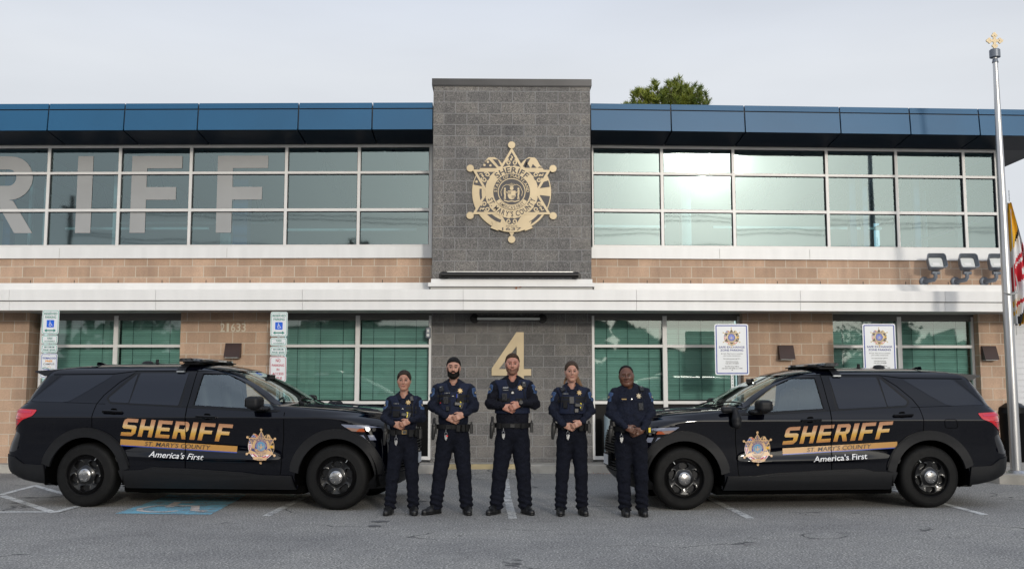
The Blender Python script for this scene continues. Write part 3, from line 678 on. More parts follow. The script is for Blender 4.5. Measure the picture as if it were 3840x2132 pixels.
# ---------------------------------------------------------------- sheriff star (used on the tower, the cars and the signs)
def star_design(mb, fr, d0, dd, C, detail=2):
    """unit design: star tips at 0.512, height about 1.1. C: material index dict"""
    def hexpts(R, r): return [((R if i % 2 == 0 else r)*math.cos(RAD(90+30*i)), (R if i % 2 == 0 else r)*math.sin(RAD(90+30*i))) for i in range(12)]
    P = mb.prism; d = d0
    # flags behind: a disc with lobes
    disc = [(0.457*math.cos(RAD(a)), 0.457*math.sin(RAD(a))) for a in range(-225, 46, 6)]
    top = [(0.30, 0.37), (0.27, 0.405), (0.20, 0.41), (0.14, 0.37), (0, 0.2), (-0.14, 0.37), (-0.20, 0.41), (-0.27, 0.405), (-0.30, 0.37)]
    P(disc+top, fr, d, C['gold'], back=False)
    def dark(poly, key='dark', k=1): mb.prism(poly, fr, 0, C[key]) if False else mb.add([fr(p[0], p[1], d+dd*k) for p in poly], [t if ((poly[t[1]][0]-poly[t[0]][0])*(poly[t[2]][1]-poly[t[0]][1])-(poly[t[1]][1]-poly[t[0]][1])*(poly[t[2]][0]-poly[t[0]][0])) > 0 else t[::-1] for t in tessellate_polygon([[Vector((*p, 0)) for p in poly]])], C[key])
    ring = lambda r0, r1, a0, a1, n=8: [(r1*math.cos(RAD(a0+(a1-a0)*i/n)), r1*math.sin(RAD(a0+(a1-a0)*i/n))) for i in range(n+1)]+[(r0*math.cos(RAD(a1-(a1-a0)*i/n)), r0*math.sin(RAD(a1-(a1-a0)*i/n))) for i in range(n+1)]
    dark([(-0.36, 0.28), (-0.29, 0.37), (-0.26, 0.38), (-0.17, 0.28)], 'canton')
    dark([(-0.22, 0.385), (-0.16, 0.38), (-0.12, 0.30), (-0.15, 0.30)], 'stripe')
    dark(ring(0.33, 0.452, 172, 262), 'lbase', .5); dark(ring(0.33, 0.452, 278, 345), 'lbase', .5)
    dark(ring(0.345, 0.372, 174, 205), 'stripe'); dark(ring(0.402, 0.430, 174, 226), 'cstripe'); dark(ring(0.34, 0.448, 150, 169), 'canton')
    mb.add([fr(-.405+p[0], .12+p[1], d+dd*2) for p in circ(.016, 6)], [tuple(range(6))], C['star_w'])
    for sx_, sy_ in ((-.315, .315), (-.245, .31), (-.275, .352)): mb.add([fr(sx_+p[0], sy_+p[1], d+dd*2) for p in circ(.015, 6)], [tuple(range(6))], C['star_w'])
    dark(ring(0.33, 0.445, 8, 18), 'bl'); dark(ring(0.33, 0.445, -28, -6), 'bl'); dark(ring(0.30, 0.40, -6, 6), 'yl')
    for i in range(3): dark([(0.15+i*0.075, 0.285), (0.17+i*0.075, 0.36-i*0.03), (0.215+i*0.075, 0.285)], 'bl')
    dark([(0.13, 0.30), (0.17, 0.385), (0.22, 0.40), (0.16, 0.29)], 'bl')
    for a0, a1, r0, r1, key in ((222, 250, .345, .385, 'stripe'), (236, 262, .41, .44, 'cstripe'), (282, 304, .345, .385, 'cstripe'), (300, 328, .40, .435, 'stripe')):
        dark(ring(r0, r1, a0, a1), key)
    # scroll with SINCE / year
    d += dd
    P([(-0.27, -0.33), (-0.16, -0.345), (-0.1, -0.36), (0.1, -0.36), (0.16, -0.345), (0.27, -0.33), (0.235, -0.40), (0.27, -0.41), (0.12, -0.48), (0, -0.462), (-0.12, -0.48), (-0.27, -0.41), (-0.235, -0.40)], fr, d+dd, C['gold'], back=False) if False else None
    d += dd
    P(hexpts(0.522, 0.300), fr, d, C['gold'], back=False)
    for i in range(6):
        a = 90+60*i; ca, sa = math.cos(RAD(a)), math.sin(RAD(a))
        T = lambda u, v: (u*ca-v*sa, u*sa+v*ca)
        mb.add([fr(*T(0.468, 0), d+dd), fr(*T(0.255, 0.123), d+dd), fr(*T(0.255, -0.123), d+dd)], [(0,1,2)], C['dark'])
        mb.add([fr(*T(0.552, 0), d+dd)]+[fr(*(lambda q: (q[0]+T(0.552, 0)[0], q[1]+T(0.552, 0)[1]))((0.042*math.cos(t*math.pi/9), 0.042*math.sin(t*math.pi/9))), d+dd) for t in range(18)], [(0, 1+t, 1+(t+1) % 18) for t in range(18)], C['gold'])
        mb.prism([(T(0.552, 0)[0]+0.042*math.cos(t*math.pi/9), T(0.552, 0)[1]+0.042*math.sin(t*math.pi/9)) for t in range(18)], fr, d+dd*0.9, C['gold'], back=False)
        if detail:
            for s in (-1, 1):
                sp = [T(0.345+0.040*(1-t/14)*math.cos(t*0.62)+0.008*t/14, s*(0.033+0.028*(1-t/16)*math.sin(t*0.62))) for t in range(15)]
                add_stroke(mb, sp, 0.016, fr, d+dd*2, C['gold'], 0.008)
                sp = [T(0.30-0.01*t/6, s*(0.02+0.075*t/6)) for t in range(7)]; add_stroke(mb, sp, 0.022, fr, d+dd*2.1, C['gold'], 0.006)
            sp = [T(0.37+0.055*t/6, 0.012*math.sin(t*1.2)) for t in range(7)]; add_stroke(mb, sp, 0.020, fr, d+dd*2.05, C['gold'], 0.008)
    d += dd*2
    P(circ(0.302, 48), fr, d, C['ring'], back=False)
    add = lambda poly, key, k: mb.add([fr(p[0], p[1], d+dd*k) for p in poly]+[fr(0, 0, d+dd*k)], [(len(poly), i, (i+1) % len(poly)) for i in range(len(poly))], C[key])
    add(circ(0.212, 48), 'inner', 1); mb.prism([circ(0.157, 40), circ(0.150, 40)[::-1]], fr, 0, C['gold']) if False else None
    add(circ(0.160, 40), 'gold', 2); add(circ(0.150, 40), 'disc', 3)
    arc_text(mb, 'SHERIFF', 0.257, 90, 95, 0.068, fr, d+dd*1.2, C['dark'], bold=0.022)
    arc_text(mb, "ST. MARY'S COUNTY", 0.257, 270, 148, 0.062, fr, d+dd*1.2, C['dark'], inside=True, bold=0.02)
    if detail:
        dark(ring(0.163, 0.209, 212, 328, 16), 'gold', 3.2)
        arc_text(mb, 'STATE OF MARYLAND', 0.186, 90, 185, 0.036, fr, d+dd*4.2, C['gold'], bold=0.015)
        arc_text(mb, "AMERICA'S FIRST", 0.186, 270, 96, 0.036, fr, d+dd*4.2, C['dark'], inside=True, bold=0.01)
    # seal: quartered shield, helm, two figures and draped mantle
    k = d+dd*4
    sh = [(-0.045, 0.012), (0.045, 0.012), (0.045, -0.05), (0.03, -0.08), (0, -0.092), (-0.03, -0.08), (-0.045, -0.05)]
    mb.add([fr(*p, k) for p in sh], [(6,5,4,3,2,1,0)], C['gold'])
    for q in ([(-0.04, 0.006), (-0.002, 0.006), (-0.002, -0.035), (-0.04, -0.035)], [(0.002, -0.04), (0.04, -0.04), (0.028, -0.075), (0.002, -0.085)]):
        for j in range(3):
            x0 = q[0][0]+0.013*j; mb.add([fr(x0, q[0][1]-0.004, k+dd), fr(x0+0.006, q[0][1]-0.004, k+dd), fr(x0+0.006, q[0][1]-0.034, k+dd), fr(x0, q[0][1]-0.034, k+dd)], [(3,2,1,0)], C['disc'])
    mb.add([fr(p[0], p[1], k) for p in circ(0.022, 12, 0, 0.04)]+[fr(0, 0.04, k)], [(12, i, (i+1) % 12) for i in range(12)], C['gold'])
    for j in range(5): add_stroke(mb, [(0.008*(j-2), 0.06), (0.016*(j-2), 0.105-0.006*abs(j-2))], 0.007, fr, k, C['gold'], 0.003)
    for s in (-1, 1):
        add_stroke(mb, [(s*0.078, 0.022), (s*0.080, -0.02), (s*0.074, -0.05)], 0.024, fr, k, C['gold'], 0.018)
        add_stroke(mb, [(s*0.074, -0.05), (s*0.070, -0.088)], 0.009, fr, k, C['gold']); add_stroke(mb, [(s*0.080, -0.05), (s*0.086, -0.088)], 0.009, fr, k, C['gold'])
        mb.add([fr(p[0], p[1], k) for p in circ(0.012, 8, s*0.078, 0.036)]+[fr(s*0.078, 0.036, k)], [(8, i, (i+1) % 8) for i in range(8)], C['gold'])
        add_stroke(mb, [(s*0.02, 0.075), (s*0.06, 0.085), (s*0.10, 0.06), (s*0.125, 0.0), (s*0.115, -0.05)], 0.006, fr, k, C['gold'])
        add_stroke(mb, [(s*0.078, 0.0), (s*0.045, -0.01)], 0.009, fr, k*1, C['gold'])
    add_stroke(mb, [(-0.09, -0.10), (-0.04, -0.115), (0, -0.108), (0.04, -0.115), (0.09, -0.10)], 0.012, fr, k, C['gold'])
    # ribbon
    k = d+dd*1.5
    rb = [(-0.265, -0.335), (-0.18, -0.355), (-0.18, -0.38), (0, -0.402)]; 
    body = [(-0.178, -0.345), (-0.09, -0.372), (0, -0.38), (0.09, -0.372), (0.178, -0.345), (0.165, -0.435), (0.085, -0.462), (0, -0.47), (-0.085, -0.462), (-0.165, -0.435)]
    for s in (-1, 1):
        t = [(s*0.165, -0.37), (s*0.23, -0.34), (s*0.215, -0.385), (s*0.245, -0.42), (s*0.15, -0.455)]; t = t if s < 0 else t
        mb.prism(t, fr, k, C['gold'], back=False)
    mb.prism(body, fr, k+dd, C['gold'], back=False)
    put_text(mb, 'SINCE', 0, -0.398, 0.13, 0.018, fr, k+dd*2, C['dark']); put_text(mb, '1637', 0, -0.432, 0.22, 0.034, fr, k+dd*2, C['dark'], bold=0.01)

# wall emblem
SX, SY = 0.342, 5.09; K = 1.91/1.19
SX, SY, K = SX*KT, tz(SY), K*KT
t = thing('wall_emblem', 'big gold six-pointed sheriff star emblem dated 1637 on the dark block tower', 'emblem', (SX, TY, SY))
mb = MB(); star_design(mb, lambda u, v, w: (u*K, -w, v*K), 0.035, 0.004, dict(gold=0, ring=0, dark=1, inner=1, disc=1, canton=1, stripe=1, stripe2=1, bl=1, yl=0, lbase=0, cstripe=0, star_w=0), 2)
mb.build('star', ['gold_metal', 'emblem_dark'], t, 0)

# big 4
t = thing('wall_numeral', 'large flat gold number 4 on the tower wall under the canopy', 'number sign', (0, D-0.03, 0))
mb = MB()
P4 = [(1262, 940), (1237, 928), (1299, 835), (1317.5, 835), (1317.5, 927.5), (1336, 927.5), (1336, 944), (1317.5, 944), (1317.5, 975), (1299.7, 975), (1299.7, 944), (1237, 944)]
def onwall(px, py, y=D-0.03):
    f = 2504.4; ct, st, cy, sy = math.cos(TILT), math.sin(TILT), math.cos(YAW), math.sin(YAW)
    Fv = Vector((sy*ct, cy*ct, st)); Rv = Vector((cy, -sy, 0)); Uv = Rv.cross(Fv)
    d = Fv+Rv*((px-1288)/f)+Uv*((715-py)/f); q = y/d.y; return (d.x*q, CAM_H+d.z*q)
x0, zt4 = onwall(1237, 835); x1, zc1 = onwall(1336, 944); _, zc0 = onwall(1336, 927.5); s0, zb4 = onwall(1299.7, 975); s1 = onwall(1317.5, 944)[0]; d0 = onwall(1299, 835)[0]
out = [(x0, zc1), (s0, zc1), (s0, zb4), (s1, zb4), (s1, zc1), (x1, zc1), (x1, zc0), (s1, zc0), (s1, zt4), (d0, zt4), (x0, zc0+0.01)]
inn = [(x0+0.13, zc0), (s0, zc0), (s0, zc0+0.62*(zt4-zc0))]
mb.prism([out, inn], lambda u, v, w: (u, -w, v), 0.03); mb.build('numeral', 'gold_metal', t, 0)

# street number
t = thing('house_number', 'small metal street number 21633 on the tan block pier', 'number sign', (0, 0, 0))
a = onwall(549, 826, D-0.2); b = onwall(616, 826, D-0.2)
mb = MB(); yb = D-0.2+abs(XL-a[0])*KB
X0, X1 = a[0]*1.0, b[0]*1.0; n = '21633'
for i, ch in enumerate(n):
    mb2 = MB(); w_ = (X1-X0)/5; cx = X0+w_*(i+0.5)
    put_text(mb2, ch, 0, 0, w_*(0.8 if ch != '1' else 0.42), 0.15, lambda u, v, w: (u, v, w), 0, 0, bold=0.008)
    vs = [(v[0]+cx, yb+0.0-0.018-0.0*cx, v[1]+2.575) for v in mb2.v]; nb = len(vs)
    mb3 = MB(); mb3.add(vs, mb2.f); 
    bm = bmesh.new(); vv = [bm.verts.new(v) for v in vs]
    for f in mb2.f:
        try: bm.faces.new([vv[k] for k in f])
        except ValueError: pass
    bmesh.ops.remove_doubles(bm, verts=bm.verts, dist=1e-5)
    r = bmesh.ops.extrude_face_region(bm, geom=bm.faces[:]); bmesh.ops.translate(bm, verts=[e for e in r['geom'] if isinstance(e, bmesh.types.BMVert)], vec=(0, 0.014, 0))
    bmesh.ops.recalc_face_normals(bm, faces=bm.faces[:])
    me = bpy.data.meshes.new('digit'); bm.to_mesh(me); bm.free(); me.materials.append(MATS['numeral']); o = bpy.data.objects.new('digit', me); COL.objects.link(o); o.parent = t

def wall_thing(px, py, y): x, z = onwall(px, py, y); return x, z
# sconces (brown wedge wall lights)
def wall_light(px0, px1, py0, py1, label):
    xm, zm = onwall((px0+px1)/2, (py0+py1)/2, D-0.3); h = (py1-py0)/137/1.0; w = (px1-px0)/139
    k = max(XL-xm, xm-XR, 0)*KB
    t = thing('wall_light', label, 'wall light', (xm, D-0.2+k, zm), 0, 'brown wedge lights on the tan piers')
    mb = MB(); a, b = 0.05, 0.16
    v = [(-w/2, -a, h/2), (w/2, -a, h/2), (w/2, -b, -h/2), (-w/2, -b, -h/2), (-w/2, 0, h/2), (w/2, 0, h/2), (w/2, 0, -h/2), (-w/2, 0, -h/2)]
    mb.add(v, [(3,2,1,0), (0,1,5,4), (1,2,6,5), (4,7,3,0), (7,6,2,3)]); mb.build('housing', 'brown_metal', t, 0)
    mb = MB(); mb.box(-w/2+0.02, w/2-0.02, -b+0.02, -0.02, -h/2-0.012, -h/2-0.002); mb.build('lamp_lens', 'lamp_lens', t, 0)
wall_light(561, 600, 862, 897, 'brown wedge wall light below the street number')
wall_light(1965, 2003, 867, 902, 'brown wedge wall light on the tan pier above the right-hand car')
wall_light(2490, 2526, 868, 903, 'brown wedge wall light half hidden by the flagpole')

# bar lights on the tower
def bar_light(xa, xb, z, r, y, label, off, lens):
    t = thing('bar_light', label, 'wall light', ((xa+xb)/2, y, z)); L = (xb-xa)/2
    mb = MB(); mb.cyl((-L+0.09, -off, 0), (L-0.09, -off, 0), r, n=20); mb.build('tube', lens, t)
    for s in (-1, 1):
        mb = MB(); mb.cyl((s*(L-0.07), 0, -0.01), (s*(L-0.07), -0.02, -0.01), 0.085, n=24); mb.cyl((s*(L-0.07), -0.02, -0.01), (s*(L-0.09), -off, 0), 0.035, n=12); mb.cyl((s*(L-0.10), -off, 0), (s*(L-0.045), -off, 0), r*1.15, n=20)
        mb.build('bracket', 'black_metal', t)
    return t
x0, z0 = onwall(1105, 691, TY-0.12); x1, _ = onwall(1461, 691, TY-0.12); t1 = bar_light(x0, x1, z0, 0.046, TY, 'long black tube light on the tower wall just above the canopy', 0.14, 'black_metal')
mb = MB(); mb.box(-(x1-x0)/2+0.14, (x1-x0)/2-0.14, -0.155, -0.11, 0.047, 0.058); mb.build('top_strip', 'steel', t1, 0)
x0, z0 = onwall(1184, 800, D-0.12); x1, _ = onwall(1374, 800, D-0.12); t2 = bar_light(x0, x1, z0+0.012, 0.032, D-0.03, 'short tube light under the canopy above the gold 4', 0.11, 'black_metal')
mb = MB(); mb.cyl((-(x1-x0)/2+0.12, -0.125, -0.018), ((x1-x0)/2-0.12, -0.125, -0.018), 0.026, n=16); mb.build('lamp_lens', 'lamp_lens', t2)
# meter / junction box on tower edge
x0, z0 = onwall(1077, 836, D-0.1)
t = thing('strobe_box', 'grey alarm strobe box on the left edge of the tower', 'alarm box', (x0, D-0.02, z0))
mb = MB(); mb.rbox((0, -0.05, 0), (0.045, 0.05, 0.10), bev=0.3); mb.build('box', 'lamp_grey', t, 0); mb = MB(); mb.box(-0.02, 0.02, -0.108, -0.101, 0.01, 0.06); mb.cyl((0.0, -0.100, -0.045), (0.0, -0.106, -0.045), 0.026, n=16); mb.build('strobe_lens', 'lamp_lens', t, 0)

# flood lights
def flood(px, label):
    x, z = onwall(px, 703, D-0.1); yw = D+max(x-XR, 0)*KB
    t = thing('flood_light', label, 'flood light', (x, yw, z), 0, 'grey flood lights above the canopy')
    mb = MB(); mb.lathe([(0.0, -0.045), (0.06, -0.045), (0.085, -0.03), (0.088, 0)], ax='y', n=24); mb.tube([(0, -0.03, 0), (0.03, -0.14, 0.0), (0.10, -0.22, 0.01), (0.115, -0.25, 0.05), (0.115, -0.25, 0.12)], [0.045, 0.042, 0.04, 0.035, 0.035], 12)
    mb.cyl((0.05, -0.25, 0.135), (0.19, -0.25, 0.135), 0.036, n=16); mb.build('arm', 'lamp_grey', t)
    hd = Matrix.Rotation(RAD(-20), 3, 'X'); c = Vector((0.105, -0.26, 0.295))
    mb = MB()
    prof = [(-0.02, 0.13, 0.115, 0.0), (0.16, 0.165, 0.15, 0.012)]
    def ringp(y, w, h, dz, n=6):
        r = rrect(2*w, 2*h, 0.05, n); return [c+hd@Vector((p[0], -y, p[1]+dz)) for p in r]
    secs = [ringp(-0.10, 0.07, 0.06, 0), ringp(-0.08, 0.11, 0.10, 0), ringp(0.0, 0.145, 0.115, 0), ringp(0.14, 0.175, 0.145, 0.008), ringp(0.145, 0.165, 0.135, 0.008), ringp(0.04, 0.135, 0.105, 0.0)]
    n = len(secs[0]); vs = [p for s in secs for p in s]
    fs = [(i*n+k, i*n+(k+1) % n, (i+1)*n+(k+1) % n, (i+1)*n+k) for i in range(len(secs)-1) for k in range(n)]+[list(range(n))[::-1]]
    mb.add(vs, fs); mb.build('housing', 'lamp_grey', t, 40)
    mb = MB(); mb.prism(rrect(0.26, 0.20, 0.04), lambda u, v, w: tuple(c+hd@Vector((u, -0.045-w, v))), 0.008); mb.prism(rrect(0.13, 0.05, 0.01), lambda u, v, w: tuple(c+hd@Vector((u, -0.054-w, v-0.03))), 0.004, 1); mb.build('lamp_lens', ['lamp_lens', 'white_metal'], t, 0)
flood(2341, 'leftmost grey flood light above the canopy, on the tan block band'); flood(2422, 'middle grey flood light above the canopy, on the tan block band'); flood(2497, 'grey flood light partly hidden behind the flagpole')
# dome cameras under the canopy end
for i, (x, lab) in enumerate(((9.85, 'dark dome camera under the canopy end beside the flagpole'), (10.25, 'outermost dome camera under the canopy end'))):
    t = thing('dome_camera', lab, 'camera', (x, D-0.3, 2.83)); mb = MB(); mb.lathe([(0.0, 0.03), (0.11, 0.03), (0.12, -0.03), (0.09, -0.05), (0, -0.05)]); mb.build('housing', 'lamp_grey', t)
    mb = MB(); mb.lathe([(0.075, -0.05), (0.072, -0.09), (0.045, -0.125), (0.0, -0.135)]); mb.build('dome', 'black_metal', t)

# ---------------------------------------------------------------- signs on posts
SY_ = 17.2
def sgn(px0, px1, py0, py1):
    a = onwall(px0, (py0+py1)/2, SY_); b = onwall(px1, (py0+py1)/2, SY_); c = onwall((px0+px1)/2, py0, SY_); d = onwall((px0+px1)/2, py1, SY_)
    return (a[0]+b[0])/2, (c[1]+d[1])/2, b[0]-a[0], c[1]-d[1]
SM = ['sign_white', 'sign_green', 'sign_teal', 'sign_blue', 'sign_navy', 'sign_border_blue', 'sign_red', 'sign_orange', 'sign_black', 'flag_gold', 'emblem_dark', 'flag_red', 'gold_metal', 'galv']
def panel(t, ref, px, kind):
    cx, cz, w, h = sgn(*px); ox, oz = cx-ref[0], cz-ref[1]
    mb = MB(); F = lambda u, v, q: (ox+u, -0.035-q, oz+v)
    mb.prism(rrect(w, h, 0.035), F, 0.003, 0); col = dict(reserved=2, van=2, fine=2, nopark=6, tobacco=5, safe=5)[kind]; b0 = 0.012 if kind != 'safe' else 0.02; bw = 0.007 if kind != 'safe' else 0.018
    o = rrect(w-2*b0, h-2*b0, 0.03 if kind != 'safe' else 0.02); i = rrect(w-2*b0-2*bw, h-2*b0-2*bw, 0.024 if kind != 'safe' else 0.008)
    mb.add([F(*p, 0.0045) for p in o]+[F(*p, 0.0045) for p in i], [(k, (k+1) % len(o), len(o)+(k+1) % len(o), len(o)+k) for k in range(len(o))], col)
    q = 0.0048
    def T(s, y, fw, fh, m, bold=0.02, sh=0.0): put_text(mb, s, 0, y*h, fw*w, fh*h, F, q, m, bold, sh)
    for yb in (0.455, -0.455) if kind != 'safe' else (0.44,): mb.add([F(p[0], p[1]+yb*h*0.93, q+0.003) for p in circ(0.007, 8)], [list(range(8))], 13)
    if kind == 'reserved':
        T('RESERVED', 0.34, 0.76, 0.10, 1); T('PARKING', 0.195, 0.64, 0.10, 1)
        s = 0.15*h; mb.prism(rrect(2*s, 2*s, 0.01), lambda u, v, w_: F(u, v-0.07*h, 0.0045+w_), 0.0005, 3)
        ic = lambda u, v, w_: F(u*s/0.16, v*s/0.16-0.07*h, 0.006+w_)
        add_stroke(mb, [(0.045*math.cos(RAD(a))-0.01+0.0, 0.065*math.sin(RAD(a))-0.045) for a in range(95, 345, 20)], 0.018, ic, 0, 0)
        add_stroke(mb, [(-0.02, 0.06), (-0.02, -0.02), (0.045, -0.02), (0.075, -0.085), (0.105, -0.08)], 0.022, ic, 0, 0); add_stroke(mb, [(-0.02, 0.03), (0.04, 0.03)], 0.016, ic, 0.0002, 0)
        mb.add([ic(p[0]-0.02, p[1]+0.092, 0) for p in circ(0.022, 10)], [list(range(10))], 0)
        y = -0.35*h; mb.add([F(-0.2*w, y+0.01, q), F(0.2*w, y+0.01, q), F(0.2*w, y-0.01, q), F(-0.2*w, y-0.01, q)], [(3,2,1,0)], 1)
        for s_ in (-1, 1): mb.add([F(s_*0.2*w, y+0.028, q), F(s_*0.34*w, y, q), F(s_*0.2*w, y-0.028, q)], [(0,2,1) if s_ > 0 else (0,1,2)], 1)
    elif kind == 'van': T('VAN', 0.13, 0.32, 0.28, 1); T('ACCESSIBLE', -0.2, 0.64, 0.16, 1)
    elif kind == 'fine': T('MAXIMUM', 0.17, 0.60, 0.22, 1); T('FINE $500', -0.19, 0.74, 0.24, 1)
    elif kind == 'nopark':
        for s, y, fw, fh in (('NO', 0.33, 0.28, 0.125), ('PARKING', 0.145, 0.74, 0.10), ('IN', -0.02, 0.16, 0.10), ('ACCESS', -0.185, 0.68, 0.10), ('AISLE', -0.355, 0.50, 0.10)): T(s, y, fw, fh, 6)
    elif kind == 'tobacco':
        T('TOBACCO', 0.31, 0.80, 0.075, 5, 0.04); T('FREE', 0.19, 0.42, 0.075, 7, 0.04); T('CAMPUS', 0.07, 0.66, 0.075, 8, 0.03)
        add_stroke(mb, [(-0.38*w, -0.10*h), (-0.2*w, -0.07*h), (0, -0.12*h), (0.2*w, -0.13*h), (0.36*w, -0.12*h)], 0.012, F, q, 1, 0.005)
        add_stroke(mb, [(-0.36*w, -0.15*h), (-0.1*w, -0.145*h), (0.22*w, -0.19*h), (0.0, -0.22*h), (-0.3*w, -0.235*h)], 0.010, F, q, 5, 0.018)
        add_stroke(mb, [(0.03*w+0.025*math.cos(RAD(a)), -0.09*h+0.025*math.sin(RAD(a))) for a in range(0, 200, 25)], 0.005, F, q, 7)
    elif kind == 'safe':
        k = 0.40*h/1.19*1.0; star_design(mb, lambda u, v, w_: F(u*k, v*k+0.235*h, w_), 0.0042, 0.0003, dict(gold=12, ring=12, dark=10, inner=5, disc=3, canton=5, stripe=11, stripe2=0, bl=8, yl=9, lbase=0, cstripe=11, star_w=0), 0)
        T('SAFE EXCHANGE', 0.045, 0.76, 0.040, 4, 0.02); T('ZONE PARKING', -0.015, 0.68, 0.040, 4, 0.02)
        T('Be Safe. Meet here to complete', -0.085, 0.64, 0.033, 10, 0.0, 0.25); T('your online transactions.', -0.125, 0.52, 0.033, 10, 0.0, 0.25)
        T('For emergencies call 911.', -0.185, 0.50, 0.027, 8); T('Non-Emergencies', -0.24, 0.36, 0.027, 8); T('Call (301) 475-8008', -0.278, 0.38, 0.027, 8)
        T("Sheriff's Duty Officer", -0.335, 0.42, 0.027, 8); T('Call (301) 475-4200 ext. 71900', -0.373, 0.60, 0.027, 8)
        mb.add([F(p[0], p[1]*0.7-0.405*h, q) for p in circ(0.010, 10)], [list(range(10))], 10)
    mb.build('sign_panel', SM, t, 0)
def sign_post(label, cat_px, panels, top_extra=0.0):
    cx, cz, w, h = sgn(*panels[0][0]); x = cx
    t = thing('parking_sign', label, 'parking sign', (x, SY_, 0.0), 0, 'signs on galvanised posts before the wall')
    zt_ = cz+h/2-0.03
    mb = MB()
    for s in (-1, 1): mb.box(s*0.018-0.006, s*0.018+0.006, -0.03, 0.0, 0, zt_)
    mb.box(-0.024, -0.012, -0.0, 0.004, 0, zt_); mb.box(-0.012, 0.012, -0.032, -0.026, 0, zt_)
    for i in range(int(zt_/0.05)): mb.box(-0.006, 0.006, -0.0335, -0.0315, 0.03+i*0.05, 0.045+i*0.05, 1)
    mb.build('post', ['galv', 'joint_dark'], t, 0)
    for px, kind in panels: panel(t, (x, 0), px, kind)
sign_post('white and green reserved parking sign stack with a tobacco free panel below', None, [((108, 151, 779, 840), 'reserved'), ((107, 147.5, 842.5, 864), 'van'), ((106, 147, 865.5, 886.5), 'fine'), ((104, 146, 888.5, 950), 'tobacco')])
sign_post('white and green reserved parking sign stack with a red no parking panel below', None, [((681.5, 724.5, 784, 846), 'reserved'), ((681, 723, 849, 869), 'van'), ((680.5, 722, 871, 893), 'fine'), ((679.5, 721.5, 895.5, 959.5), 'nopark')])
sign_post('white safe exchange zone sign clear of the car roof, in front of the blinds', None, [((1797, 1882, 814.5, 942.5), 'safe')])
sign_post('white safe exchange zone sign whose bottom is hidden by the car roof', None, [((2169, 2252, 814, 941), 'safe')])

# ---------------------------------------------------------------- flagpole with limp flag
bx, by = 8.30, 15.85
t = thing('flagpole', 'tall brushed steel flagpole with a gold cross finial by the right car', 'flagpole', (bx, by, 0.13))
yq = by
zt_ = onwall(2497, 143, yq)[1]-0.13
xt_ = onwall(2497, 143, yq)[0]-bx; 
mb = MB(); prof = [(0.0, 0.0)]; H_ = zt_
mb.lathe([(0.083, 0.03), (0.082, 1.0), (0.078, 2.4), (0.071, 3.6), (0.070, 3.62), (0.066, 4.3), (0.054, 5.4), (0.044, 6.3), (0.037, H_)], n=28); mb.build('pole', 'steel', t)
mb = MB(); mb.lathe([(0.20, 0.0), (0.20, 0.015), (0.15, 0.03), (0.11, 0.055), (0.10, 0.06)], n=32); mb.build('base_collar', 'steel', t)
mb = MB(); mb.lathe([(0.02, H_-0.02), (0.085, H_-0.01), (0.085, H_+0.11), (0.07, H_+0.125), (0.0, H_+0.13)], n=24); mb.lathe([(0.05, H_-0.10), (0.05, H_-0.09), (0.03, H_)], n=20); mb.build('truck_cap', 'lamp_grey', t)
mb = MB(); cz = H_+0.27
for a in (0, 90, 180, 270):
    c, s = math.cos(RAD(a)), math.sin(RAD(a))
    Rr = lambda u, v, w, c=c, s=s: (u*c-v*s, -w, cz+u*s+v*c)
    mb.prism([(0, -0.022), (0.075, -0.022), (0.075, 0.022), (0, 0.022)], Rr, 0.02+0.0001*a/90)
    for u, v, r in ((0.115, 0, 0.027), (0.088, 0.027, 0.023), (0.088, -0.027, 0.023)): mb.prism(circ(r, 14, u, v), Rr, 0.022+0.0003*abs(v)/0.027+0.0001*a/90)
mb.cyl((0, -0.01, H_+0.12), (0, -0.01, cz-0.12), 0.012, n=10); mb.build('finial_cross', 'gold_metal', t, 0)
mb = MB(); mb.tube([(0.12, -0.02, 4.25), (0.115, -0.02, 3.0), (0.11, -0.02, 2.2)], 0.006, 6); 
mb.tube([(0.05, -0.10, 2.86), (0.12, -0.085, 2.88), (0.17, -0.02, 2.98), (0.17, 0.02, 3.12), (0.15, 0.02, 3.2)], 0.013, 8)
mb.tube([(-0.09, -0.06, 2.885), (0.0, -0.115, 2.85), (0.06, -0.10, 2.862)], 0.013, 8)
mb.build('halyard', 'rope', t)
# flag: folded cloth, columns of colour
t = thing('flag', 'limp folded flag with black, gold, red and white pattern hanging beside the pole', 'flag', (bx+0.02, by, 4.5))
mb = MB(); nz_, nx_ = 60, 44; Z0 = -0.02; Hf = 1.98
def fz(i): return Z0-Hf*i/nz_
for i in range(nz_+1):
    tz = i/nz_; wd = 0.05+0.225*math.sin(min(1, tz*1.25)*math.pi*0.72) * (1 if tz < 0.80 else max(0.35, 1-(tz-0.80)*2.6))
    for j in range(nx_+1):
        u = j/nx_; ph = u*math.pi*5.2+tz*1.6
        x = 0.085+wd*(0.5-0.5*math.cos(u*math.pi*1.0))*(0.94+0.06*math.sin(ph)); y = 0.02+0.055*math.sin(ph)*(0.35+tz)+0.02*math.sin(tz*9+u*6)
        z = fz(i)-0.08*u*math.sin(tz*3.1)-0.05*math.cos(ph)*0.3
        mb.v.append((x, y, z))
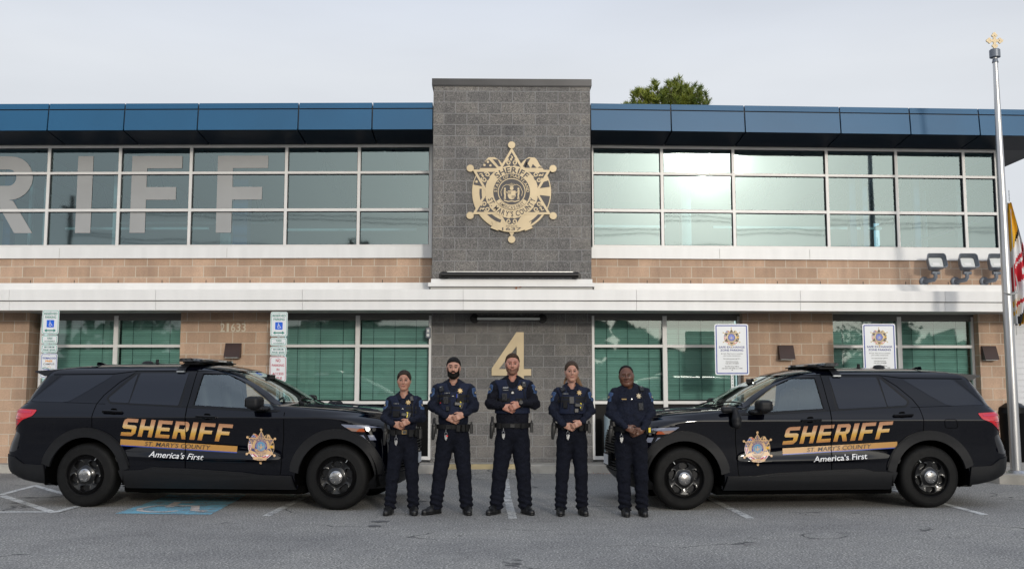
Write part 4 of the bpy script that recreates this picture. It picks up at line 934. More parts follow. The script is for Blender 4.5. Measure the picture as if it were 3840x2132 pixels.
for i in range(nz_):
    for j in range(nx_):
        tz = (i+0.5)/nz_; u = (j+0.5)/nx_; s = tz*2.0+u*0.55
        if s < 0.14: c = 1
        elif s < 0.86: c = 0 if s < 0.80-0.3*(u-0.5) else 1
        elif s < 1.12: c = 3
        elif s < 1.55: c = 2 if not (1.20 < s < 1.25 and u > 0.3) and not (abs(s-1.42) < 0.05 and 0.6 < u < 0.85) else 3
        elif s < 1.86: c = 3 if not (abs(s-1.74) < 0.05 and u < 0.35) else 0
        elif s < 1.93: c = 2 if u > 0.4 else 0
        elif s < 2.12: c = 3
        elif s < 2.3: c = 1
        else: c = 0
        k = i*(nx_+1)+j; mb.f.append((k, k+1, k+nx_+2, k+nx_+1)); mb.m.append(c)
mb.build('flag_cloth', ['flag_gold', 'flag_black', 'flag_red', 'flag_white'], t, 60)
mb = MB()
for i in range(6): mb.tube([(0.085+0.008*math.cos(a*0.9)*(1 if i % 2 else 0.3), -0.02+0.008*math.cos(a*0.9)*(0.3 if i % 2 else 1), 0.02+i*0.03+0.018*math.sin(a*0.9)) for a in range(8)], 0.0035, 5)
mb.build('chain', 'galv', t)

# ---------------------------------------------------------------- bollard, neighbours at the right edge
bxx, byy = G(1520, 1172, 0.15)
x0, z0 = onwall(1529, 1036, 17.75)
t = thing('bollard', 'blue-grey steel bollard standing before the dark lower glass', 'bollard', (x0+0.01, 17.75, 0.15))
mb = MB(); mb.lathe([(0.08, 0), (0.08, 0.80), (0.076, 0.84), (0.06, 0.875), (0.03, 0.89), (0, 0.893)], n=28); mb.build('bollard_post', 'bollard_grey', t)
t = thing('garage_building', 'white sided low building with grey shingle roof behind the station corner', 'building', (14, 27, 0))
mb = MB()
for i in range(22): mb.add([(-2.5, 0, 0.1+i*0.16), (8, 0, 0.1+i*0.16), (8, 0.02, 0.26+i*0.16), (-2.5, 0.02, 0.26+i*0.16)], [(0,1,2,3)])
mb.box(-2.5, 8, 0.03, 7, 0, 3.5); mb.box(-2.7, -2.45, 0.0, 0.1, 0, 3.4); mb.build('wall', 'siding', t, 0)
mb = MB(); mb.add([(-3, -0.6, 3.55), (8.5, -0.6, 3.55), (8.5, 3.5, 5.6), (-3, 3.5, 5.6)], [(0,1,2,3)]); mb.box(-3, 8.5, -0.62, -0.58, 3.40, 3.56, 1); mb.build('roof', ['shingle', 'white_metal'], t, 0)
t = thing('pickup_truck', 'black truck at the right edge behind the flagpole', 'truck', (12.5, 21.5, 0))
mb = MB()
prof = [(-0.95, 0.45), (-1.0, 0.9), (-0.96, 1.25), (-0.8, 1.55), (0.4, 1.6), (0.9, 1.15), (2.3, 1.05), (2.5, 0.8), (2.5, 0.4)]
mb.prism(prof[::-1], lambda u, v, w: (u+0.4, -w, v), 1.9); mb.build('body', 'black_panel', t, 30)
mb = MB(); mb.prism([(-0.7, 1.2), (-0.66, 1.48), (0.35, 1.5), (0.7, 1.18)][::-1], lambda u, v, w: (u+0.4, -1.9-w, v), 0.01); mb.build('side_window', 'room_dark', t, 0)
mb = MB(); mb.box(-0.62, -0.56, -1.8, -0.2, 1.0, 1.06); mb.box(-0.66, 0.3, -1.93, -1.90, 0.74, 0.8); mb.build('trim', 'galv', t, 0)
for x in (-0.1, 2.1):
    mb = MB(); mb.lathe([(0.0, 0.0), (0.22, 0.0), (0.24, -0.03), (0.36, -0.05), (0.39, 0.0), (0.39, 0.2)], (x, -1.88, 0.39), 'y', 28); mb.build('wheel', 'black_metal', t)
t = thing('litter_bin', 'tall black bin at the right frame edge on the pavement', 'bin', (9.55, 18.3, 0.15))
mb = MB(); mb.lathe([(0.22, 0), (0.26, 0.1), (0.27, 0.85), (0.29, 0.88), (0.27, 0.98), (0.15, 1.06), (0, 1.08)], n=28); mb.build('bin_body', 'black_panel', t)
# small leaves and dead leaf cluster on the canopy edge
t = thing('dry_leaves', 'small cluster of dry orange leaves stuck on the canopy flashing', 'leaves', (0, 0, 0))
mat('dry_leaf', (0.30, 0.11, 0.05), 0.7); x0, z0 = onwall(1303, 723, TY-0.05); mb = MB()
for i in range(12):
    a = random.uniform(0, 6.28); cx_, cz_ = x0+random.uniform(-0.04, 0.04), z0+random.uniform(-0.07, 0.07)
    mb.add([(cx_+0.03*math.cos(a+k*1.57)*(1 if k % 2 else 0.4), TY-0.04-random.uniform(0, 0.02), cz_+0.03*math.sin(a+k*1.57)*(1 if k % 2 else 0.4)) for k in range(4)], [(0,1,2,3)])
mb.build('leaf', 'dry_leaf', t, 0)

mb = MB(); rl = random.Random(9)
for i in range(46):
    px_ = rl.choice([1505, 1512, 1530, 1095, 2440, 300]) + rl.gauss(0, 14); x, y = G(px_, 1190.5+rl.uniform(0, 2.5)); a = rl.uniform(0, 6.28); r = rl.uniform(.012, .03)
    y -= 0.01 if abs(x) < 3 else -abs(x)*0.012
    mb.add([(x+r*math.cos(a+k*1.57)*(1 if k % 2 else .45), y+r*math.sin(a+k*1.57)*(1 if k % 2 else .45), .008+rl.uniform(0, .015)) for k in range(4)], [(0,1,2,3)])
o_ = mb.build('fallen_leaves', 'dry_leaf', None, 0); tag(o_, 'scattered small brown leaves on the asphalt along the kerb', 'leaves', kind='stuff')
# ---------------------------------------------------------------- pine behind the roof
def pine():
    X, Y = 3.95, 30.0; rnd = random.Random(5)
    def P(px, py): 
        x, z = onwall(px, py, Y); return x, z
    cx, zt0 = P(1703, 196)
    t = thing('pine_tree', 'long-needled pine crown showing above the blue roof right of the tower', 'tree', (cx, Y, 0))
    mb = MB(); mb.tube([(0, 0, 0), (0.1, 0, 5), (0.0, 0.1, zt0-2), (0, 0, zt0-0.3)], [0.28, 0.22, 0.1, 0.03], 10)
    tips = []
    # tufts traced from the silhouette plus the mass below
    sil = [(1580, 250), (1592, 238), (1600, 236), (1611, 232), (1615, 240), (1628, 226), (1640, 210), (1647, 214), (1650, 230), (1637, 244), (1660, 236), (1668, 222), (1676, 210), (1688, 208), (1696, 202), (1703, 200), (1712, 205), (1720, 214), (1730, 210), (1736, 222), (1742, 226), (1748, 236), (1756, 240), (1762, 250)]
    for px, py in sil:
        for k in range(3): x, z = P(px+rnd.uniform(-3, 3), py+rnd.uniform(2, 9)); tips.append(Vector((x-cx, rnd.uniform(-0.5, 0.5), z)))
    for _ in range(1500):
        px = rnd.uniform(1566, 1758); lim = np.interp(px, [1560, 1590, 1640, 1655, 1665, 1703, 1740, 1775, 1790], [262, 247, 224, 238, 226, 206, 226, 250, 270]); py = lim+4+rnd.uniform(0, 1)**0.6*130
        if px < 1650 and rnd.random() < 0.45 and py < 262: continue
        x, z = P(px, py); w = min(1, (py-190)/80); tips.append(Vector((x-cx, rnd.uniform(-1.8, 1.8)*w, z)))
    nb = MB()
    for tp in tips:
        root = Vector((tp.x*0.55, tp.y*0.5, tp.z-0.55)); mid = (tp+root)/2+Vector((0, 0, -0.1))
        mb.tube([root, mid, tp], [0.014, 0.010, 0.006], 4)
        ax = (tp-mid).normalized()*0.55+Vector((0, 0, 0.6)); ax.normalize()
        for _ in range(34):
            a = rnd.uniform(0, 6.28); b = rnd.uniform(0.15, 1.25); o = ax.orthogonal().normalized(); o2 = ax.cross(o)
            dr = (ax*math.cos(b)+(o*math.cos(a)+o2*math.sin(a))*math.sin(b)); ln = rnd.uniform(0.10, 0.19); s = tp-ax*rnd.uniform(0, 0.10)
            sd = dr.cross(Vector((rnd.uniform(-1, 1), rnd.uniform(-1, 1), rnd.uniform(-1, 1)))).normalized()*0.013
            nb.add([s-sd, s+sd, s+dr*ln+sd*0.25, s+dr*ln-sd*0.25], [(0,1,2,3)])
    mb.build('trunk', 'bark', t); nb.build('crown', 'pine_needles', t, 0)
pine()

# ---------------------------------------------------------------- across the car park (behind the camera; shows in glass and paint)
def leafy(x, y, h, r, label, seed):
    rnd = random.Random(seed); t = thing('tree', label, 'tree', (x, y, 0), 0, 'trees across the car park')
    mb = MB(); mb.tube([(0, 0, 0), (0.2, 0.1, h*0.35), (0, 0, h*0.8)], [0.3, 0.22, 0.06], 8)
    for i in range(9):
        a = i*2.4; mb.tube([(0.1, 0, h*(0.3+0.05*i)), (r*0.7*math.cos(a), r*0.7*math.sin(a), h*(0.45+0.055*i))], [0.09, 0.02], 6)
    mb.build('trunk', 'bark', t)
    c = MB(); cl = [(Vector((rnd.gauss(0, r*0.4), rnd.gauss(0, r*0.4), h*0.62+rnd.gauss(0, h*0.16))), rnd.uniform(0.25, 0.5)*r) for _ in range(26)]
    for p, q in cl:
        for _ in range(90):
            d = Vector((rnd.gauss(0, 1), rnd.gauss(0, 1), rnd.gauss(0, 1))).normalized()*q*rnd.uniform(0.5, 1); s = rnd.uniform(0.07, 0.16)
            u = Vector((rnd.gauss(0, 1), rnd.gauss(0, 1), rnd.gauss(0, 1))).normalized(); v = u.orthogonal().normalized()
            o = p+d; c.add([o-u*s-v*s*0.6, o+u*s-v*s*0.6, o+u*s+v*s*0.6, o-u*s+v*s*0.6], [(0,1,2,3)])
    c.build('crown', 'leaf_mix', t, 0)
for i, (x, y, h, r) in enumerate(((-22, -34, 7.5, 3), (-15.5, -38, 8.5, 3.4), (-4, -40, 7, 3), (3, -42, 6.5, 3), (-30, -36, 9, 4), (34, -40, 8, 4), (-9.5, -16, 8.5, 1.6))):
    leafy(x, y, h, r, ['round tree', 'broad tree', 'low tree', 'squat tree', 'tall wide tree', 'far tree', 'slender tree'][i]+' standing across the car park, seen only as a reflection', i+11)
t = thing('house', 'brown roofed house across the car park, seen as a reflection', 'house', (-12, -30, 0))
mb = MB(); mb.box(-7, 7, -4, 4, 0, 2.8); mb.build('wall', 'house_wall', t, 0); mb = MB(); mb.add([(-7.6, 4.6, 2.7), (7.6, 4.6, 2.7), (6, 0, 5.6), (-6, 0, 5.6), (7.6, -4.6, 2.7), (-7.6, -4.6, 2.7)], [(0,1,2,3), (1,4,2), (5,0,3), (4,5,3,2)]); mb.build('roof', 'roof_brown', t, 0)
mb = MB(); mb.box(-1.5, -0.6, 0.5, 1.5, 4.4, 6.4); mb.build('chimney', 'roof_brown', t, 0)
mb = MB(); rnd = random.Random(3)  # unseen tree belt, added so the car paint reflects a darker horizon
for i in range(2600):
    x = rnd.uniform(-110, 110); h = 5.5+1.8*math.sin(x*0.13)+1.2*math.sin(x*0.41+1)+rnd.uniform(-1.2, 0.6); z = rnd.uniform(0.2, 1)*h; s_ = rnd.uniform(0.5, 1.2); y = -62+rnd.uniform(-5, 5)
    u = Vector((rnd.gauss(0, 1), rnd.gauss(0, 1), rnd.gauss(0, 1))).normalized(); v = u.orthogonal().normalized(); o = Vector((x, y, z)); mb.add([o-u*s_-v*s_, o+u*s_-v*s_, o+u*s_+v*s_, o-u*s_+v*s_], [(0,1,2,3)])
for i in range(110): mb.box(-111+2*i, -109+2*i, -64-(i % 2)*0.1, -63.5, 0, 3.6+1.2*math.sin(i*0.7))
tag(mb.build('added_far_wood', 'leaf_mix', None, 0), 'dark far wood beyond the car park, seen only in reflections', 'wood', kind='stuff')  # added tree belt behind the camera, there to darken reflections
poles = []
for i, x in enumerate((-26, 46)):
    t = thing('utility_pole', ['first', 'second', 'third'][i]+' wooden utility pole of the line across the car park', 'utility pole', (x, -18, 0), 0, 'utility poles across the car park')
    mb = MB(); mb.tube([(0, 0, 0), (0, 0, 12.2)], [0.16, 0.11], 10); mb.build('pole', 'bark', t); mb = MB(); mb.box(-0.07, 0.07, -1.1, 1.1, 11.2, 11.35); mb.build('crossarm', 'bark', t, 0)
t = thing('power_lines', 'sagging black utility wires strung between the poles across the car park', 'wires', (0, -18, 0))
for yo, z, sag in ((1, 11.35, 0.9), (0.3, 11.3, 1.0), (-0.4, 9.9, 0.8), (0.1, 9.7, 1.2), (0, 8.1, 0.7), (0.1, 8.0, 0.95)):
    mb = MB()
    for a, b in ((-26, 46),):
        mb.tube([(a+(b-a)*k/16, yo, z-sag*4*(k/16)*(1-k/16)) for k in range(17)], 0.028, 4)
    mb.build('wire', 'wire', t)
# ---------------------------------------------------------------- patrol cars
mat('car_paint', (0.0010, 0.0013, 0.0036), 0.6, coat=1.0, spec=0.0)
mat('win_trim', (0.004, 0.004, 0.0045), 0.4, spec=0.3)
mat('car_trim', (0.009, 0.0095, 0.011), 0.5, spec=0.25, var=0.08, vs=20)
mat('car_gloss', (0.002, 0.002, 0.003), 0.10, coat=0.25)
mat('car_tint', (0.006, 0.008, 0.014), 0.03, coat=0.6)
mat('car_gap', (0.001, 0.001, 0.001), 0.9, spec=0.05)
mat('rubber', (0.0055, 0.0055, 0.0055), 0.65, spec=0.2, var=0.2, vs=14, bump=0.25, bs=90)
mat('rim_black', (0.005, 0.005, 0.0055), 0.28, coat=0.5, spec=0.3)
mat('chrome', (0.42, 0.41, 0.40), 0.24, metal=1.0)
mat('tail_red', (0.50, 0.004, 0.012), 0.12, coat=1.0); mat('tail_dark', (0.13, 0.002, 0.004), 0.12, coat=1.0)
mat('lens_clear', (0.20, 0.22, 0.29), 0.12, coat=0.6); mat('lens_orange', (0.40, 0.075, 0.012), 0.15, coat=1.0); mat('lens_peach', (0.30, 0.19, 0.15), 0.15, coat=1.0)
mat('seat_black', (0.03, 0.032, 0.034), 0.7)
mat('decal_gold', (0.46, 0.235, 0.055), 0.28, coat=0.8); mat('decal_white', (0.75, 0.75, 0.75), 0.3, coat=0.6); mat('decal_blue', (0.02, 0.05, 0.30), 0.3, coat=0.6)
mat('decal_pale', (0.62, 0.40, 0.20), 0.28, coat=0.8); mat('decal_navy', (0.03, 0.035, 0.14), 0.3, coat=0.6); mat('decal_sky', (0.06, 0.28, 0.50), 0.3, coat=0.6)
MATS['car_paint'].node_tree.nodes['Principled BSDF'].inputs['Coat IOR'].default_value = 1.48
for n_ in ('car_tint', 'car_gloss'): MATS[n_].node_tree.nodes['Principled BSDF'].inputs['Specular IOR Level'].default_value = 0.25
def grad_gold():
    m, N, L, p = node_mat('decal_gold_fade'); tc = N.new('ShaderNodeTexCoord'); s = N.new('ShaderNodeSeparateXYZ'); L.new(tc.outputs['Object'], s.inputs[0])
    a = N.new('ShaderNodeMath'); a.operation = 'MULTIPLY_ADD'; L.new(s.outputs[0], a.inputs[0]); a.inputs[1].default_value = 0.052; L.new(s.outputs[2], a.inputs[2])
    mr = N.new('ShaderNodeMapRange'); L.new(a.outputs[0], mr.inputs[0]); mr.inputs[1].default_value = 0.905; mr.inputs[2].default_value = 1.105
    c = ramp_(N, L, mr.outputs[0], [(0.0, (0.40, 0.17, 0.04)), (0.35, (0.62, 0.35, 0.06)), (0.62, (0.66, 0.46, 0.24)), (0.75, (0.55, 0.30, 0.16)), (1.0, (0.42, 0.21, 0.11))])
    L.new(c, p.inputs['Base Color']); p.inputs['Roughness'].default_value = 0.25; p.inputs['Coat Weight'].default_value = 0.8
grad_gold()
KX = 0.984
cw = pchip([.20,.26,.35,.46,.56,.60,.66,.74,.9,1.04,1.10,1.125,1.18,1.24,1.30,1.45,1.60,1.66,1.70,1.735,1.76,1.775,1.783],
           [.86,.90,.945,.958,.962,.963,.963,.963,.972,.984,.988,.976,.950,.918,.885,.812,.735,.695,.645,.54,.37,.2,.02])
cxf = pchip([.20,.24,.33,.40,.46,.63,.78,.90,.99,1.05,1.10,1.15,1.19,1.225,1.245,1.27,1.39,1.53,1.635,1.70,1.735,1.76,1.775,1.783],
            [3.62,3.72,3.84,3.90,3.925,3.935,3.925,3.90,3.87,3.83,3.78,3.68,3.50,3.10,2.68,2.56,2.36,2.11,1.87,1.70,1.55,1.35,1.10,.80])
cxr = pchip([.20,.26,.30,.34,.41,.51,.65,.75,.94,1.10,1.19,1.235,1.29,1.39,1.50,1.62,1.67,1.70,1.735,1.76,1.775,1.783],
            [-.45,-.64,-.90,-1.02,-1.14,-1.175,-1.185,-1.165,-1.10,-1.10,-1.09,-1.05,-1.00,-.945,-.875,-.80,-.77,-.68,-.42,-.15,.25,.60])
clf = pchip([.2,.8,1.0,1.08,1.14,1.2,1.245,1.3,1.6,1.7,1.783], [.50,.50,.55,.72,1.0,.95,.62,.50,.45,.6,.5])
clr = pchip([.2,.8,1.25,1.4,1.65,1.783], [.38,.38,.36,.30,.24,.3])
def ridge(x, z):
    e = np.clip((x-.45)/.5, 0, 1)*np.clip((2.5-x)/.12, 0, 1); zc = .60-.012*(x-1.5)
    return .034*e*np.where(z > zc, np.exp(-((z-zc)/.055)**2), np.exp(-((z-zc)/.020)**2))-.012*np.exp(-((x-1.3)/1.0)**2)*np.exp(-((z-.86)/.13)**2)+.010*np.exp(-((z-(1.00+.03*x))/.02)**2)*np.clip((2.9-x)/.4, 0, 1)*0
def carS(x, z, off=0.0):
    x = np.asarray(x, float); z = np.asarray(z, float); w = cw(z)
    t = np.clip((x-(cxf(z)-clf(z)))/clf(z), 0, 0.999); y = w*(1-t**2.8)**(1/2.8)
    t = np.clip(((cxr(z)+clr(z))-x)/clr(z), 0, 0.999); y2 = w*(1-t**3.2)**(1/3.2)
    y = np.minimum(y, y2); return y+ridge(x, z)*(y/w)+off
def carX(y, z, off=0.0):
    r = np.clip(abs(y)/cw(z), 0, 0.995); return cxf(z)-clf(z)+clf(z)*(1-r**2.8)**(1/2.8)+off
def inpoly(x, z, poly):
    r = np.zeros(np.shape(x), bool); n = len(poly)
    for i in range(n):
        (x1, z1), (x2, z2) = poly[i], poly[(i+1) % n]
        c = ((z1 > z) != (z2 > z)) & (x < (x2-x1)*(z-z1)/((z2-z1) if z2 != z1 else 1e-9)+x1); r ^= c
    return r
def smooth_poly(poly, r=0.02, n=3):
    out = []
    for i, p in enumerate(poly):
        a = Vector(poly[i-1]); b = Vector(p); c = Vector(poly[(i+1) % len(poly)])
        d1 = (a-b); d2 = (c-b); q = min(r, d1.length*0.4, d2.length*0.4); p1 = b+d1.normalized()*q; p2 = b+d2.normalized()*q
        for k in range(n+1): t = k/n; out.append(tuple(p1*(1-t)**2+b*2*t*(1-t)+p2*t*t))
    return out
def cpanel(mb, poly, off, mi=0, sides=(-1, 1), skirt=True, step=0.07, holes=None, fn=None):
    """a side-view outline laid onto the body surface, standing off by 'off'"""
    loops = [poly]+(holes or []); tri = tessellate_polygon([[Vector((p[0], p[1], 0)) for p in l] for l in loops]); flat = [p for l in loops for p in l]
    bm = bmesh.new(); vs = [bm.verts.new((p[0], 0, p[1])) for p in flat]
    for t in tri:
        a, b, c = (flat[i] for i in t)
        if abs((b[0]-a[0])*(c[1]-a[1])-(b[1]-a[1])*(c[0]-a[0])) < 1e-9: continue
        if (b[0]-a[0])*(c[1]-a[1])-(b[1]-a[1])*(c[0]-a[0]) < 0: t = t[::-1]
        try: bm.faces.new([vs[i] for i in t])
        except ValueError: pass
    if step:
        xs = [p[0] for p in flat]; zs = [p[1] for p in flat]
        for ax, lo, hi in ((0, min(xs), max(xs)), (2, min(zs), max(zs))):
            k = math.ceil(lo/step)*step
            while k < hi:
                co = [0,0,0]; no = [0,0,0]; co[ax] = k; no[ax] = 1
                bmesh.ops.bisect_plane(bm, geom=bm.verts[:]+bm.edges[:]+bm.faces[:], plane_co=co, plane_no=no, dist=1e-5); k += step
    bm.verts.ensure_lookup_table(); bm.verts.index_update()
    X = np.array([v.co.x for v in bm.verts]); Z = np.array([v.co.z for v in bm.verts]); Y = (fn or carS)(X, Z)+off
    F = [[v.index for v in f.verts] for f in bm.faces]; E = [(l.vert.index, l.link_loop_next.vert.index) for e in bm.edges if e.is_boundary for l in e.link_loops]
    bm.free()
    for s in sides:
        v = [(x, s*y, z) for x, y, z in zip(X, Y, Z)]; f = F if s < 0 else [q[::-1] for q in F]; mb.add(v, f, mi)
        if skirt and off > 0.004:
            n = len(mb.v); v2 = []; f2 = []
            for a, b in E:
                k = len(v2); v2 += [v[a], v[b], (v[b][0], s*(abs(v[b][1])-off-0.01), v[b][2]), (v[a][0], s*(abs(v[a][1])-off-0.01), v[a][2])]
                f2.append((k+3, k+2, k+1, k) if s < 0 else (k, k+1, k+2, k+3))
            mb.add(v2, f2, mi)
def cline(mb, pts, w, off, mi=0, sides=(-1, 1)):
    q = []
    for a, b in zip(pts[:-1], pts[1:]):
        n = max(1, int(math.dist(a, b)/0.04)); q += [(a[0]+(b[0]-a[0])*k/n, a[1]+(b[1]-a[1])*k/n) for k in range(n)]
    q.append(pts[-1]); L, R = stroke(q, w); n = len(L); V = L+R
    Y = carS([p[0] for p in V], [p[1] for p in V])+off
    for s in sides:
        f = [(n+i, n+i+1, i+1, i) for i in range(n-1)]; mb.add([(p[0], s*y, p[1]) for p, y in zip(V, Y)], f if s < 0 else [x[::-1] for x in f], mi)
def arcpts(cx, cz, r, a0, a1, n=24): return [(cx+r*math.cos(RAD(a0+(a1-a0)*i/n)), cz+r*math.sin(RAD(a0+(a1-a0)*i/n))) for i in range(n+1)]
WB = 3.17; WR = 0.39
FWIN = [(1.345, 1.236), (1.375, 1.635), (1.66, 1.632), (1.785, 1.605), (2.02, 1.465), (2.26, 1.30), (2.40, 1.185), (2.05, 1.197)]
def block_word(mb, word, x0, z0, W, Hh, fr, d, mi):
    st = .27; c = .10
    GL = {'S': ([(0, 0), (.72, 0), (.80-.0, .02), (1, .18), (1, .56), (.86, .62), (.30, .64), (.30, .80), (1, .80), (1, 1.0), (.22, 1), (.06, .93), (0, .82), (0, .50), (.10, .42), (.70, .40), (.70, .22), (0, .20)], None),
          'H': ([(0, 0), (.30, 0), (.30, .40), (.70, .40), (.70, 0), (1, 0), (1, 1), (.70, 1), (.70, .62), (.30, .62), (.30, 1), (0, 1)], None),
          'E': ([(0, 0), (1, 0), (1, .20), (.30, .20), (.30, .40), (.90, .40), (.90, .60), (.30, .60), (.30, .80), (1, .80), (1, 1), (0, 1)], None),
          'R': ([(0, 0), (.30, 0), (.30, .38), (.48, .38), (.68, 0), (1, 0), (.80, .40), (.94, .46), (1, .56), (1, .84), (.92, .95), (.80, 1), (0, 1)], [(.30, .57), (.70, .57), (.70, .81), (.30, .81)]),
          'I': ([(0, 0), (1, 0), (1, 1), (0, 1)], None),
          'F': ([(0, 0), (.30, 0), (.30, .38), (.88, .38), (.88, .58), (.30, .58), (.30, .80), (1, .80), (1, 1), (0, 1)], None)}
    ws = [.36 if ch == 'I' else 1.0 for ch in word]; gap = .22; tot = sum(ws)+gap*(len(word)-1); k = (W-.27*Hh)/tot; x = x0
    for ch, w in zip(word, ws):
        out, hole = GL[ch]; T = lambda p: (x+p[0]*w*k+.27*Hh*p[1], z0+p[1]*Hh)
        mb.prism([[T(p) for p in out]]+([[T(p) for p in hole]] if hole else []), lambda u, v, q: fr(u, v, d), 0, mi); x += (w+gap)*k
def make_car(label, loc, rz, scale, group):
    t = thing('patrol_suv', label, 'police car', loc, rz, group); t.scale = (scale,)*3
    # body shell: horizontal sections stacked, each a rounded plan outline
    zs = np.concatenate([np.arange(0.24, 0.54, 0.02), np.arange(.54, .74, .0125), np.arange(.74, 1.04, .02), np.arange(1.04, 1.30, 0.0125), np.arange(1.30, 1.66, 0.02), np.arange(1.66, 1.775, 0.008), [1.779, 1.783]])
    nf, ns, nr = 26, 130, 26; rows = []
    for z in zs:
        xf, xr, lf, lr, w = (float(f(z)) for f in (cxf, cxr, clf, clr, cw))
        th = np.linspace(math.pi/2, 0, nf+1); xs = xf-lf+lf*np.sin(th)**(2/2.8); ys = w*np.cos(th)**(2/2.8)
        xm = np.linspace(xf-lf, xr+lr, ns+1)[1:-1]
        th2 = np.linspace(0, math.pi/2, nr+1); xs2 = xr+lr-lr*np.sin(th2)**(2/3.2); ys2 = w*np.cos(th2)**(2/3.2)
        X = np.concatenate([xs, xm, xs2]); Y = np.concatenate([ys, np.full(ns-1, w), ys2]); Y = Y+ridge(X, z)*Y/w; rows.append(np.stack([X, Y, np.full(len(X), z)], 1))
    R_ = np.array(rows); nz, n = R_.shape[:2]; C_ = (R_[:-1, :-1]+R_[1:, 1:])/2; cx_, cy_, cz_ = C_[..., 0], C_[..., 1], C_[..., 2]
    kill = np.zeros(cx_.shape, bool)
    for wx in (0, WB): kill |= (np.hypot(cx_-wx, cz_-0.385) < 0.50) & (cy_ > 0.55)
    kill |= inpoly(cx_, cz_, [(1.86+(p[0]-1.86)*1.05, 1.40+(p[1]-1.40)*1.09) for p in FWIN]) & (cy_ > 0.4)
    kill |= (cz_ > 1.262) & (cz_ < 1.69) & (cx_ > 1.5) & (cy_ < cw(cz_)*0.90-0.015) & (cx_ > cxf(cz_)-0.30)
    mb = MB()
    for s in (1, -1):
        V = R_.reshape(-1, 3)*np.array([1, s, 1]); fs = []
        for i in range(nz-1):
            for j in range(n-1):
                if kill[i, j]: continue
                a = i*n+j; q = (a, a+1, a+n+1, a+n); fs.append(q[::-1] if s > 0 else q)
        mb.add(V, fs)
    mb.v = [tuple(v) for v in mb.v]
    mb.box(0.52, 2.6, -0.80, 0.80, 0.24, 0.29)
    body = mb.build('body', 'car_paint', t, 50)
    mb = MB(); mb.rbox((1.6, 0, .225), (1.15, .84, .05), bev=.4); mb.rbox((-.55, 0, .30), (.25, .55, .08), bev=.4); mb.rbox((0, 0, .36), (.10, .72, .10), bev=.5); mb.rbox((WB, 0, .32), (.30, .62, .12), bev=.4); mb.cyl((.4, -.45, .26), (1.9, -.45, .24), .045, n=10); mb.build('underbody', 'car_gap', t, 0)
    # spoiler on the rear edge of the roof
    mb = MB(); ys = np.linspace(-0.685, 0.685, 17); vs = []
    for y in ys:
        k = 1-(abs(y)/0.685)**5*0.12; dz = -0.020*(abs(y)/0.685)**3
        vs += [(-0.10, y*0.86, 1.770+dz*1.9), (-0.70, y, 1.706+dz), (-0.70-0.205*k, y, 1.682+dz*0.4), (-0.695-0.205*k, y, 1.670+dz*0.4), (-0.74, y, 1.607), (-0.35, y*0.985, 1.607)]
    fs = [(i*6+k, i*6+(k+1) % 6, (i+1)*6+(k+1) % 6, (i+1)*6+k) for i in range(16) for k in range(6)]+[(5,4,3,2,1,0), tuple(96+k for k in range(6))]
    mb.add(vs, fs); mb.build('spoiler', 'car_paint', t, 40)
    # dark glass laid in the body side
    for s in (-1, 1):
        mb = MB(); cpanel(mb, smooth_poly([(-.457, 1.617), (.21, 1.62), (-.09, 1.412), (-.285, 1.29), (-.36, 1.280), (-.79, 1.294)][::-1], .03), 0.003, 0, skirt=False, sides=(s,)); mb.build('quarter_window', 'car_tint', t, 60)
    for s in (-1, 1):
        mb = MB(); cpanel(mb, smooth_poly([(-.68, 1.605), (-.50, 1.615), (-.82, 1.294), (-.955, 1.302)][::-1], .01), 0.003, 0, skirt=False, sides=(s,)); mb.build('rear_pillar', 'car_gloss', t, 60)
    for s in (-1, 1):
        mb = MB(); cpanel(mb, smooth_poly([(.552, 1.645), (1.185, 1.645), (1.15, 1.242), (.51, 1.270)][::-1], .012), 0.0055, 0, skirt=False, sides=(s,)); mb.build('rear_door_window', 'car_tint', t, 60)
    for s in (-1, 1):
        mb = MB(); cpanel(mb, smooth_poly([(.522, 1.64), (.50, 1.272), (.262, 1.285), (.222, 1.333)][::-1], .02), 0.0055, 0, skirt=False, sides=(s,)); mb.build('rear_quarterlight', 'car_tint', t, 60)
    # black window surround and pillars
    mb = MB()
    outer = smooth_poly([(.49, 1.668), (1.70, 1.662), (1.81, 1.63), (2.05, 1.485), (2.30, 1.315), (2.475, 1.170), (2.05, 1.178), (1.15, 1.222), (.25, 1.264), (.185, 1.335)][::-1], .03)
    cpanel(mb, outer, 0.002, 0, skirt=False, holes=[FWIN])
    cpanel(mb, [(1.19, 1.232), (1.19, 1.655), (1.365, 1.650), (1.335, 1.228)][::1][::-1], 0.004, 1, skirt=False)
    cpanel(mb, [(1.345, 1.236), (2.05, 1.197), (2.40, 1.185), (2.39, 1.20), (2.05, 1.212), (1.345, 1.25)], 0.004, 1, skirt=False)
    mb.build('window_trim', ['win_trim', 'car_gloss'], t, 60)
    for s in (-1, 1):
        mb = MB(); cpanel(mb, FWIN, -0.012, 0, skirt=False, sides=(s,)); mb.build('front_window', 'car_glass', t, 60)
    # windscreen and its black band
    mb = MB(); zz = np.linspace(1.255, 1.70, 16); uu = np.linspace(-1, 1, 25)
    def wsgrid(u0, u1, z0, z1, off, nu=20, nz_=14, k=0.90):
        U = np.linspace(u0, u1, nu); Z_ = np.linspace(z0, z1, nz_); vs = []
        for z in Z_:
            for u in U: y = u*k*float(cw(z)); vs.append((float(carX(y, z))+off*0.8, y, z+off*0.6))
        return vs, [(i*nu+j, i*nu+j+1, (i+1)*nu+j+1, (i+1)*nu+j) for i in range(nz_-1) for j in range(nu-1)]
    v, f = wsgrid(-1, 1, 1.262, 1.695, -0.004); mb.add(v, f); mb.build('windscreen', 'car_glass', t, 60)
    mb = MB()
